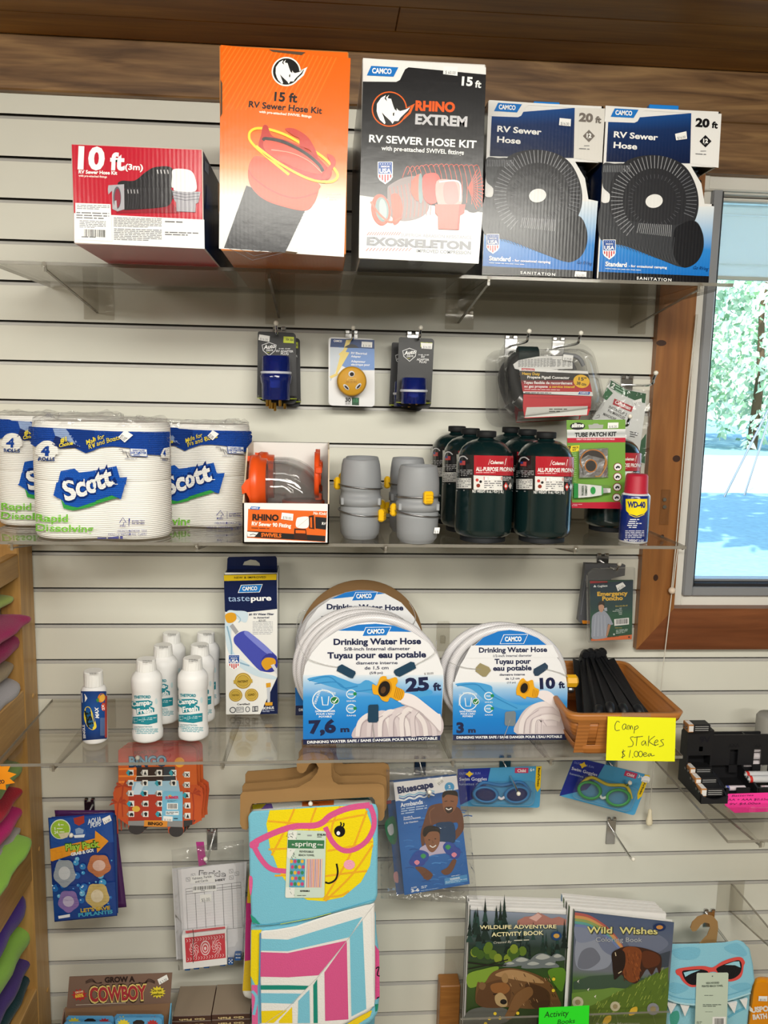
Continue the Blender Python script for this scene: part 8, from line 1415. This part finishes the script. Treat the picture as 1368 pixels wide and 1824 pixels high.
def bison(A):
    A.quad([(784, 186), (1310, 246), (1266, 800), (765, 800)], '', 1, 1, grad=[(0, '4c5a78'), (.25, '5c6478'), (.5, '6a6e78'), (.58, '4c6a3c'), (.75, '5c7a34'), (1, '4a6428')])
    for q, c in (([(800, 320), (900, 330), (980, 400), (960, 480), (860, 500), (790, 470)], '8a90a0'), ([(820, 400), (880, 380), (920, 440), (860, 490), (800, 480)], '6a6e7c'), ([(900, 300), (1020, 330), (1000, 420), (930, 390)], '6c748c'), ([(1060, 300), (1200, 300), (1280, 360), (1180, 420), (1080, 380)], '6a7288'), ([(784, 260), (860, 270), (900, 330), (800, 350)], '7a8298')): A.blob(q, c, 2)
    for r, c in ((0, 'b05a54'), (1, 'c8925c'), (2, '8a9a5c'), (3, '5c9a94'), (4, '6a7aa8')): A.curve([(784, 200+r*15), (860, 216+r*14), (950, 274+r*11), (1010, 340+r*8), (1040, 390+r*5)], 17-r, c, 3, 6)
    A.poly([(775, 560), (860, 530), (1000, 520), (1280, 560), (1275, 590), (775, 600)], '3c5040', 3); A.poly([(1180, 430), (1290, 395), (1280, 480), (1180, 490)], '3c4450', 3); A.poly([(768, 620), (980, 590), (1100, 600), (940, 700), (766, 690)], '6a8a3c', 4); A.poly([(860, 690), (1000, 620), (1120, 560), (1280, 480), (1266, 800), (860, 800)], '587028', 5); rnd = random.Random(6)
    for i in range(120): x = rnd.uniform(870, 1262); y0 = 695-(x-860)*.53; y = rnd.uniform(y0+4, min(y0+170, 790)); A.line([(x, y), (x+10, y-20)], 3, rnd.choice(('8aa044', '46602a', 'a0ac50', '6c8434')), 6)
    A.blob([(985, 420), (1010, 385), (1060, 370), (1130, 375), (1200, 395), (1238, 420), (1242, 470), (1230, 515), (1215, 480), (1190, 520), (1165, 490), (1136, 530), (1110, 565), (1080, 560), (1050, 545), (1030, 520), (1000, 540), (985, 500)], '3c2218', 8, 6); A.blob([(1040, 380), (1100, 372), (1136, 400), (1130, 470), (1120, 540), (1080, 560), (1040, 520), (1030, 440)], '7a4020', 9, 6); A.blob([(978, 410), (1010, 385), (1045, 400), (1050, 460), (1030, 510), (995, 545), (988, 520), (984, 470)], '241612', 10, 6); A.blob([(1140, 400), (1200, 400), (1234, 430), (1220, 470), (1150, 480)], '5a2e1a', 9)
    for i in range(60): x, y = rnd.uniform(1040, 1130), rnd.uniform(385, 540); A.line([(x, y), (x+4, y+14)], 3, rnd.choice(('a05a2c', '5a2c16', '8a4a24')), 10)
    A.line([(1012, 512), (1030, 500)], 5, 'c8b898', 11); A.line([(1000, 420), (996, 400)], 5, 'c8b898', 11)
    for x, y in ((795, 556), (848, 600), (885, 636)): A.poly([(x, y), (x+12, y-10), (x+6, y+6), (x+14, y+10)], 'e8e4d8', 7)
    for x, y, r in ((798, 664, 30), (996, 686, 26), (1196, 700, 32)): A.ell(x, y, r, r, 'c0b89c' if x < 1100 else '8a8a92', 12, 20); A.ell(x, y, r*.5, r*.5, '9a8c68', 13, 12); A.line([(x, y+r), (x+16, y+90)], 5, '6a8040', 11)
    for x, y in ((1090, 712), (952, 758)): A.blob([(x-22, y+20), (x-10, y-14), (x+20, y-24), (x+22, y), (x+4, y+18)], 'e0b83c', 12)
    A.txt('Wild  Wishes', (848, 300), (1222, 306), 38, '2c3428', 14, .05); A.txt('Wild  Wishes', (846, 297), (1220, 303), 36, 'd8d088', 15, .02); A.txt('Coloring Book', (892, 342), (1138, 344), 24, 'a8acb4', 15, .01); A.ell(1230, 266, 33, 21, '1c2f5c', 15, 20); A.ell(1230, 266, 18, 11, 'c88a4a', 16, 16); A.txt('By Karie Martinson', (892, 786), (1124, 782), 15, 'b8bca8', 15, .0, .2)
pos = ('front', 'second', 'third', 'fourth', 'rearmost')
for i in range(5):
    k = i*.0105; q = [(232, 181), (742, 206), (716, 785), (205, 785)] 
    if i == 0: book('front wildlife activity book with sleeping bear cover in the left stack', VBk, q, .165, .0075, 'activity books in the left stack', bear)
    else:
        f0 = at(760+232/2.974, 1560+181/2.974, .165); f1 = at(760+742/2.974, 1560+206/2.974, .165); t = thing('activity_book', pos[i]+' book back in the left stack, its white page tops showing', 'book', ((f0.x+f1.x)/2, -.165+k, .10), 'activity books in the left stack'); b = B('paper'); e = (.002, -.001, .003, .0)[i-1]; b.slab([(f0.x+e, -.165+k, .10), (f1.x+e, -.165+k, .10), (f1.x+e, -.165+k, f1.z+.004), (f0.x+e, -.165+k, f0.z+.001)], (0, .0068, 0), 'eae8e6'); b.obj('pages', t); b = B('card'); b.box((f0.x+e-.0005, -.165+k, .10), (f0.x+e-.0001, -.165+k+.007, f0.z), '26382c'); b.obj('spine', t)
for i in range(5):
    k = i*.0125; f0 = at(760+784/2.974, 1560+186/2.974, .175); f1 = at(760+1310/2.974, 1560+246/2.974, .175); e = (0, -.012, -.014, -.016, -.017)[i]
    if i == 0: book('front coloring book with a brown bison and rainbow on its cover', VBk, [(784, 186), (1310, 246), (1266, 785), (765, 785)], .175, .008, 'coloring books in the right stack', bison, '2c4424')
    else:
        t = thing('activity_book', pos[i]+' book back in the right stack, its white page tops showing', 'book', ((f0.x+f1.x)/2, -.175+k, .10), 'coloring books in the right stack'); b = B('paper'); b.slab([(f0.x+e+.006, -.175+k, .10), (f1.x+e, -.175+k, .10), (f1.x+e, -.175+k, f1.z+.012-i*.001), (f0.x+e+.006, -.175+k, f0.z+.002)], (0, .008, 0), 'eae8e6'); b.obj('pages', t); b = B('card'); b.box((f0.x+e+.0055, -.175+k, .10), (f0.x+e+.0059, -.175+k+.008, f0.z), ('3c5c2c', '2c3c24', '4c6c34', '5c8cb4')[i-1]); b.obj('spine', t)
p0, p1 = at(820, 1822, .215), at(1192, 1797, .215); t = thing('book_holder', 'clear acrylic holder with low front lip in front of the activity books', 'book holder', ((p0.x+p1.x)/2, -.1, .09)); b = B('acrylic'); zt = (p0.z+p1.z)/2
b.box((p0.x, -.216, .092), (p1.x, -.213, zt), m='acrylic', ch=.0005); b.box((p0.x, -.216, .092), (p1.x, -.004, .0965), m='acrylic', ch=.0005); b.box((p0.x, -.0045, .092), (p1.x, -.0015, zt+.03), m='acrylic', ch=.0005); b.obj('holder_body', t); b = B('edge'); b.box((p0.x, -.2165, zt+.0001), (p1.x, -.2125, zt+.0012)); b.obj('polished_edge', t)
d = .222; sf = front(d); t = thing('price_sign', 'bright green handwritten activity books sign on the book holder', 'sign', at(1004, 1800, d)); b = B('paper'); sheet(b, sf, VBk, [(596, 700), (862, 687), (856, 870), (590, 884)], .0005, '2ee62a'); A = Art(b, sf, *VBk); A.txt('Activity', (622, 750), (754, 740), 32, '1c3a1c', 2, .0, .25); A.txt('Books', (692, 786), (786, 778), 26, '1c3a1c', 2, .0, .25); b.obj('paper_card', t)
p0, p1 = at(784.5, 1757, .045), at(819, 1757, .045); t = thing('wood_block', 'small upright oak block against the wall left of the activity books', 'block', ((p0.x+p1.x)/2, -.03, .05)); b = B('oak'); b.box((p0.x, -.045, .05), (p1.x+.002, -.004, p0.z), ch=.002); b.obj('block', t)
# --- hooded towel on a hook hanger
VHt = (1140, 1520, 6.0); hook('chrome hook behind the blue hooded towel', at(1262, 1630, 0).x, gz(22), .10, rod=True, up=.004); d = .115
t = thing('towel_hanger', 'kraft hook shaped hanger of the blue hooded towel', 'hanger', at(1262, 1640, d)); b = B('kraft'); sheet(b, front(d), VHt, [(640, 965), (720, 880), (752, 800), (740, 750), (690, 740), (650, 765), (625, 800), (600, 830), (560, 835), (540, 800), (560, 740), (620, 680), (700, 655), (780, 670), (830, 730), (836, 800), (815, 965), (815, 1100), (640, 1100)], .0025, 'a07c50'); b.obj('hanger_card', t)
d = .15; t = thing('hooded_towel', 'light blue hooded towel with red sunglasses and white teeth on its hood', 'towel', at(1255, 1690, d)); b = B('cloth')
cloth(b, VHt, d-.02, [(300, 1500), (1180, 1440), (1160, 1700), (1140, 1900), (1100, 2100), (250, 2100), (280, 1700)], .03, '93d0e2'); A = Art(b, front(d-.02), *VHt, lay=2); A.blob([(320, 1720), (400, 1680), (420, 1760), (380, 1840), (330, 1830)], '4aa894'); A.curve([(940, 1750), (1020, 1700), (1120, 1650)], 26, '6cb8d4', 1); b.obj('towel_body', t)
b = B('cloth'); cloth(b, VHt, d, [(306, 985), (330, 968), (660, 962), (900, 950), (1040, 926), (1100, 945), (1170, 1020), (1205, 1180), (1225, 1360), (1200, 1420), (1180, 1500), (920, 1590), (600, 1640), (400, 1600), (270, 1555), (246, 1440), (262, 1300), (285, 1120)], .035, '8fcde4'); A = Art(b, front(d), *VHt, lay=2)
for q in ([(340, 1040), (500, 1000), (640, 1020), (600, 1120), (420, 1130)], [(900, 1000), (1040, 960), (1140, 1060), (1100, 1100), (960, 1060)], [(270, 1420), (380, 1380), (520, 1440), (380, 1500)], [(960, 1420), (1120, 1380), (1190, 1420), (1100, 1480)]): A.blob(q, '7cc0dc', 1)
A.curve([(262, 1540), (400, 1592), (600, 1610), (920, 1570), (1180, 1490)], 18, 'b4e0ec', 2, 6); A.curve([(256, 1480), (400, 1540), (600, 1556), (920, 1516), (1190, 1430)], 10, '70b4d0', 2, 6)
A.blob([(378, 1250), (420, 1225), (560, 1205), (680, 1200), (760, 1215), (800, 1200), (880, 1150), (1000, 1110), (1080, 1108), (1118, 1160), (1105, 1200), (1090, 1290), (1050, 1340), (960, 1366), (880, 1340), (830, 1280), (800, 1262), (740, 1268), (720, 1310), (680, 1380), (600, 1420), (530, 1420), (460, 1370), (420, 1310), (390, 1290)], 'e0524c', 3, 6)
A.blob([(448, 1258), (520, 1242), (640, 1234), (710, 1250), (724, 1280), (690, 1350), (620, 1396), (540, 1398), (480, 1350)], '121216', 4, 6); A.blob([(818, 1222), (900, 1180), (1000, 1146), (1060, 1140), (1084, 1190), (1070, 1270), (1010, 1325), (940, 1340), (870, 1310), (824, 1260)], '121216', 4, 6); A.poly([(462, 1268), (540, 1250), (640, 1240), (540, 1280), (480, 1315)], '9cd4e6', 5); A.poly([(900, 1186), (1000, 1152), (1056, 1148), (1070, 1215), (1010, 1190)], '9cd4e6', 5); A.ell(778, 1275, 22, 14, '9cd4e6', 5, 14)
b.obj('hood', t)
for q in ([(286, 1596), (390, 1612), (330, 1718)], [(430, 1616), (530, 1630), (480, 1745)], [(940, 1606), (1040, 1590), (1010, 1712)], [(1074, 1576), (1150, 1556), (1134, 1672)]): b = B('cloth'); sheet(b, front(d-.006), VHt, q, .004, 'f0efee'); b.obj('tooth', t)
b = B('card'); sf = front(d+.004); sheet(b, sf, VHt, warp(rrect(0, 0, 60, 110, 3), [(606, 1280), (946, 1276), (925, 1900), (585, 1900)], (0, 0, 60, 110)), .0008, 'c9d8c6'); A = Art(b, sf, *VHt); A.txt('KIDS HOODED', (706, 1394), (846, 1390), 20, '5a665c', 2, .03); A.txt('PRINTED BEACH TOWEL', (660, 1428), (886, 1422), 20, '5a665c', 2, .03); A.fine(686, 1514, 866, 1526, 1, '5a665c', 2); A.fine(670, 1612, 868, 1644, 2, '5a665c', 2); A.fine(696, 1690, 838, 1698, 1, '5a665c', 2); A.poly([(774, 1746), (918, 1744), (914, 1900), (768, 1900)], 'f2f2f0', 2); A.bars(794, 1760, 892, 1840, '1c1a1c', 3); A.ell(772, 1310, 6, 6, '4a524a', 3, 10); A.fine(604, 1795, 660, 1824, 2, '5a665c', 2); b.obj('swing_tag', t)
# --- orange pouch at the right edge
d = .12; t = thing('drink_pouch', 'shiny orange pouch with white lettering at the lower right edge', 'pouch', at(1362, 1740, d)); b = B('film'); out = [(1190, 1440), (1215, 1360), (1260, 1322), (1330, 1318), (1420, 1340), (1520, 1420), (1520, 2000), (1150, 2000), (1150, 1800), (1180, 1560)]; P = smooth([(*p, 0) for p in out], 4, True); c = sum((V(p) for p in P), V())/len(P); R = []
for k, dd in ((1, d-.012), (1.0, d-.008), (.93, d+.004), (.75, d+.010)): R.append([at(VHt[0]+(c.x+(p.x-c.x)*k)/VHt[2], VHt[1]+(c.y+(p.y-c.y)*k)/VHt[2], dd) for p in P])
b.loft([list(reversed(r)) for r in R], 'e8920c'); A = Art(b, skin(b), *VHt, m='film', lay=5, k=2); A.txt('USPO', (1184, 1690), (1368, 1672), 56, 'f4eee4', 2, .06); A.txt('BATH TI', (1198, 1764), (1420, 1744), 52, 'f4eee4', 2, .06); b.obj('pouch_body', t)
b = B('paper'); Art(b, front(d+.013), *VHt).price([(1268, 1524), (1362, 1526), (1360, 1580), (1264, 1576)], '$5.00', 1); b.obj('price_sticker', t)
# low acrylic rail bracket at the right
x = at(1302, 1580, 0).x; z1 = at(1290, 1570, 0).z; z0 = at(1300, 1622, 0).z; t = thing('shelf_bracket', 'clear acrylic bracket sticking out low at the right edge, carrying nothing', 'bracket', (x, 0, z1)); b = B('acrylic'); b.box((at(1277, 1590, 0).x, -.004, z0), (at(1324, 1590, 0).x, -.0006, z1+.002), ch=.001); b.slab([(x-.002, -.004, z1-.004), (x-.002, -.32, z1-.004), (x-.002, -.32, z1-.014), (x-.002, -.004, z0+.002)], (.004, 0, 0)); b.obj('bracket_plate', t)
b = B('edge'); b.box((x-.0022, -.32, z1-.0045), (x+.0022, -.004, z1-.0036)); b.slab([(x-.0022, -.32, z1-.014), (x+.0022, -.32, z1-.014), (x+.0022, -.004, z0+.002), (x-.0022, -.004, z0+.002)], (0, 0, .0008)); b.obj('polished_edge', t)
# --- counter box of small cards and the fish card boxes at the lower left
VC3 = (80, 1700, 3.6); d = .17; sf = front(d); f = lambda x, y, dd: at(VC3[0]+x/VC3[2], VC3[1]+y/VC3[2], dd)
t = thing('cowboy_display_box', 'brown counter box headed grow a cowboy holding blue packs', 'display box', f(470, 445, d), None); b = B('satin'); zb = .115
q = [(156, 146), (816, 120), (802, 312), (140, 346)]; sheet(b, sf, VC3, q, .002, '7c6254'); xl, xr = f(128, 345, d).x, f(806, 312, d).x; zl, zr_ = f(140, 345, d).z, f(802, 312, d).z
b.slab([(xl, -d+.001, zb), (xr, -d+.001, zb), (xr, -d+.001, zr_), (xl, -d+.001, zl)], (0, .002, 0), '8a6a50'); b.box((xl, -d-.09, zb), (xr, -d, zb+.003), '7a5c44'); b.box((xl, -d-.092, zb), (xr, -d-.09, zb+.05), '4a8cb4'); b.slab([(xr, -d-.09, zb), (xr, -d, zb), (xr, -d, zr_), (xr, -d-.03, zr_-.03), (xr, -d-.09, zb+.06)], (.002, 0, 0), '4a9cc4'); b.slab([(xl, -d-.09, zb), (xl, -d, zb), (xl, -d, zl), (xl, -d-.03, zl-.03), (xl, -d-.09, zb+.06)], (-.002, 0, 0), '7c6254')
A = Art(b, sf, *VC3, lay=2); A.txt('GROW A', (384, 178), (578, 172), 34, '2c1c18', 2, .05); A.txt('COWBOY', (280, 308), (662, 290), 104, '2c1a14', 2, .10); A.txt('COWBOY', (284, 304), (660, 286), 98, 'e0c878', 3, .075); A.txt('COWBOY', (290, 298), (654, 281), 88, 'a8343a', 4, .04)
for s, x0 in ((1, 262), (-1, 706)): [A.curve([(x0, 172+k*6), (x0+s*40, 156+k*8), (x0+s*70, 182), (x0+s*104, 176+k*3)], 3.5, '2c1c18', 2, 4) for k in (0, 1, 2)]
def burst(x, y, r, c, n=11, l=2): A.poly([(x+r*(1 if i % 2 else .68)*math.cos(i*PI/n), y+r*.78*(1 if i % 2 else .68)*math.sin(i*PI/n)) for i in range(2*n)], c, l)
burst(222, 258, 52, 'b83434'); A.txt('GROWS', (196, 248), (248, 240), 12, 'f0dcb0', 3, .03); A.txt('600%', (196, 276), (250, 268), 22, 'f0c848', 3, .04); burst(724, 240, 52, 'e8d43c', 13); A.txt('Do not', (692, 238), (750, 234), 17, '2c2414', 3, .03); A.txt('swallow.', (690, 262), (758, 258), 17, '2c2414', 3, .03); A.price([(722, 158), (782, 126), (794, 158), (736, 192)], '$ 3.50', 4); A.line([(200, 322), (520, 308)], 4, 'c8b8a8', 3)
b.obj('box_body', t)
for i, (x0, x1, y, dd) in enumerate(((136, 442, 400, .20), (118, 430, 438, .222), (446, 760, 390, .20), (452, 750, 410, .222))):
    lab = ('rear blue pack on the left in the cowboy box', 'front blue pack on the left in the cowboy box', 'rear blue pack on the right in the cowboy box', 'front blue pack on the right in the cowboy box')[i]; a, c = f(x0, y, dd), f(x1, y, dd); t = thing('novelty_pack', lab, 'pack', ((a.x+c.x)/2, -dd, zb), 'blue packs in the cowboy box'); b = B('card'); b.slab([(a.x, -dd, zb+.004), (c.x, -dd, zb+.004), (c.x, -dd, c.z-.004), (c.x-.004, -dd, c.z), (a.x+.004, -dd, a.z), (a.x, -dd, a.z-.004)], (0, .003, 0), '5aa0d0'); A = Art(b, front(dd), *VC3); m = (x0+x1)/2; A.poly([(m-36, y+22), (m-14, y+10), (m+20, y+10), (m+38, y+22), (m+36, y+36), (m-36, y+36)], '2c2420'); burst(x0+52, y+36, 44, 'e8d43c'); burst(x1-60, y+36, 40, 'b83434'); b.obj('blister_card', t)
VF2 = VC3; d = .13
for i, (x0, x1, y0, h) in enumerate(((820, 1066, 398, 32), (1070, 1316, 386, 34), (816, 1066, 433, 34), (1070, 1318, 422, 34))):
    lab = ('brown fish card game box, upper left of the four beside the cowboy box', 'brown fish card game box, upper right of the four, against the towel', 'brown fish card game box, lower left of the four', 'brown fish card game box, lower right of the four')[i]; a, c, e = f(x0, y0+h, d), f(x1, y0+h-8, d), f(x0, y0, d); t = thing('card_game_box', lab, 'card game', ((a.x+c.x)/2, -d, a.z), 'fish card game boxes'); b = B('card'); h_ = e.z-a.z-.0003; b.box((a.x, -d, a.z), (c.x, -d+.088, a.z+h_), '4a3026', ch=.0006, cols={'+z': '9a8a78'}); A = Art(b, front(d), *VF2, lay=2); xm = (x0+x1)/2; y = y0+h*.25; A.txt('Go Fish', (xm+84, y), (xm-82, y+7), h*.42, 'd8c08c', 2, .03); b.obj('box', t)
# small shelf under the lowest goods, below the frame
shelf('low clear acrylic shelf under the cowboy box and fish card boxes', -.62, .02, .1145, [-.5, -.1], d=.30)
# ------------------------------------------------------------------ slatted wooden rack with folded clothes at the left edge
XR = at(64, 1150, .012).x; yP = -.012; t = thing('clothes_rack', 'light wooden rack with open side at the left edge, holding folded clothes', 'rack', (XR-.2, -.3, 0))
dpt = .0
def unx(x, y, X): v = ray(x, y); return CC+v*((X-CC.x)/v.x)
yB, yFp = -.010, unx(39, 1134, XR).y
b = B('wood_rack'); b.box((XR-.040, yFp, .0), (XR, yB, 1.34), ch=.003); b.obj('rear_post', t)
b = B('wood_rack'); b.box((XR-.040, -.75, .0), (XR, -.75+(yB-yFp), 1.34), ch=.003); b.obj('front_post', t)
zr1 = [unx(46, y, XR).z for y in (1226, 1530, 1760)]
ra = []
for (xa, ya), (xb, yb_) in (((46, 1226), (44, 1318)), ((58, 1502), (62, 1562)), ((66, 1762), (68, 1835)), ((22, 992), (16, 1040))):
    p, q = unx(xa, ya, XR), unx(xb, yb_, XR); b = B('wood_rail'); b.box((XR-.022, -.75+.03, q.z), (XR-.001, yFp+.002, p.z), ch=.002); b.obj('side_rail', t); ra.append((q.z, p.z))
for z0, z1 in ra: b = B('wood_rail'); b.box((XR-.42, -.74, z0+.01), (XR-.024, -.03, z0+.024)); b.obj('shelf_board', t)
for x, y in ((59, 1239), (70, 1512), (85, 1763)): b = B('wood_rack'); p = unx(x, y, XR); b.lathe([(.0055, 0), (.005, .0012), (.002, .002)], (XR, p.y, p.z), axis='X', n=14); b.obj('plug', t)
def garment(lab, tipx, y0, y1, col, out=.0, seed=1, hue=None):
    """folded garment whose rounded fold reaches to the pixel column TIPX between rows Y0 and Y1"""
    yy = -.20-.02*(seed % 3); X = XR-.012+out; p0, p1 = unx(tipx, y0, X), unx(tipx, y1, X); p0.y += .022; zc = (p0.z+p1.z)/2; hh = max(abs(p0.z-p1.z)/2, .008); tipy = p0.y
    t = thing('folded_garment', lab, 'clothes', (X-.15, tipy-.1, zc-hh), 'folded clothes in the wooden rack'); b = B('cloth'); R = []; rnd = random.Random(seed)
    L_ = .30; n = 28; pw = lambda q, e: math.copysign(abs(q)**e, q)
    for u in (0, .004, .012, .028, .05, .08, .13, .2, .3, .4, .5, .6, .7, .8, .9, 1):
        y = tipy-u*L_; k = (1-(1-min(1, u/.08))**2.4)**.5; R.append([V((X-.14+.14*pw(math.cos(a), .55)*(.90+.10*k)*(1+.02*math.sin(18*u+seed)), y+.006*math.sin(a*2+seed), zc+hh*pw(math.sin(a), .75)*k*(1+.22*noise.noise(V((u*6, 2*math.cos(a), seed)))))) for a in [j*2*PI/n for j in range(n)]])
    b.loft(R, col); b.obj('folded_cloth', t)
G = (('light green folded garment at the top of the rack, far left', 18, 1058, 1084, '9cb05a'), ('magenta folded garment poking out past the rack post', 50, 1092, 1122, 'a01c5c', .03), ('magenta garment rolled under the other magenta one', 34, 1122, 1172, '961a56', .01), ('beige folded garment under the magenta ones', 26, 1172, 1206, '9a8a70'), ('heather grey folded garment on the upper rail', 37, 1206, 1248, 'a8a6ac', .01),
     ('pink folded garment behind the clear shelf end', 30, 1296, 1346, 'c84a74'), ('soft green folded garment behind the orange star tag', 34, 1350, 1398, '7c9a54'), ('red folded garment under the soft green one', 36, 1400, 1432, 'a81c30'), ('bright magenta garment under the red one', 38, 1432, 1472, 'b81c6c'), ('grey folded garment pressed under the magenta one', 38, 1472, 1494, 'a09c98'), ('lime green garment poking out past the rack post', 58, 1486, 1520, '8ec24c', .03),
     ('purple folded garment on the lowest rail', 44, 1586, 1652, '4a3088'), ('lime green folded garment under the purple one', 52, 1642, 1700, '86b44a'), ('dark violet folded garment in the lowest pile', 54, 1700, 1736, '443070'), ('dark teal folded garment in the lowest pile', 56, 1728, 1764, '12343a'), ('beige folded garment at the bottom of the rack', 56, 1764, 1822, 'b0a48e'))
for i, g_ in enumerate(G): garment(*g_[:5], out=(g_[5] if len(g_) > 5 else 0), seed=i+1)
d = .308; t = thing('star_tag', 'orange star shaped price tag on the lower shelf end at the left edge', 'price tag', at(4, 1382, d)); b = B('paper'); sf = front(d); c = (-22, 1384); sheet(b, sf, (0, 0, 1), [(c[0]+(52 if i % 2 else 39)*math.cos(i*PI/12+.1), c[1]+(30 if i % 2 else 23)*math.sin(i*PI/12+.1)*1.0) for i in range(24)], .0006, 'f0961c'); A = Art(b, sf); A.curve([(2, 1392), (-1, 1388), (-4, 1391), (-2, 1395), (2, 1395)], 1.3, '2c2430', 2, 4); A.curve([(5+2.6*math.cos(a), 1392+2.8*math.sin(a)) for a in [i*PI/4 for i in range(8)]], 1.3, '2c2430', 2, 3, True); b.obj('paper_star', t)
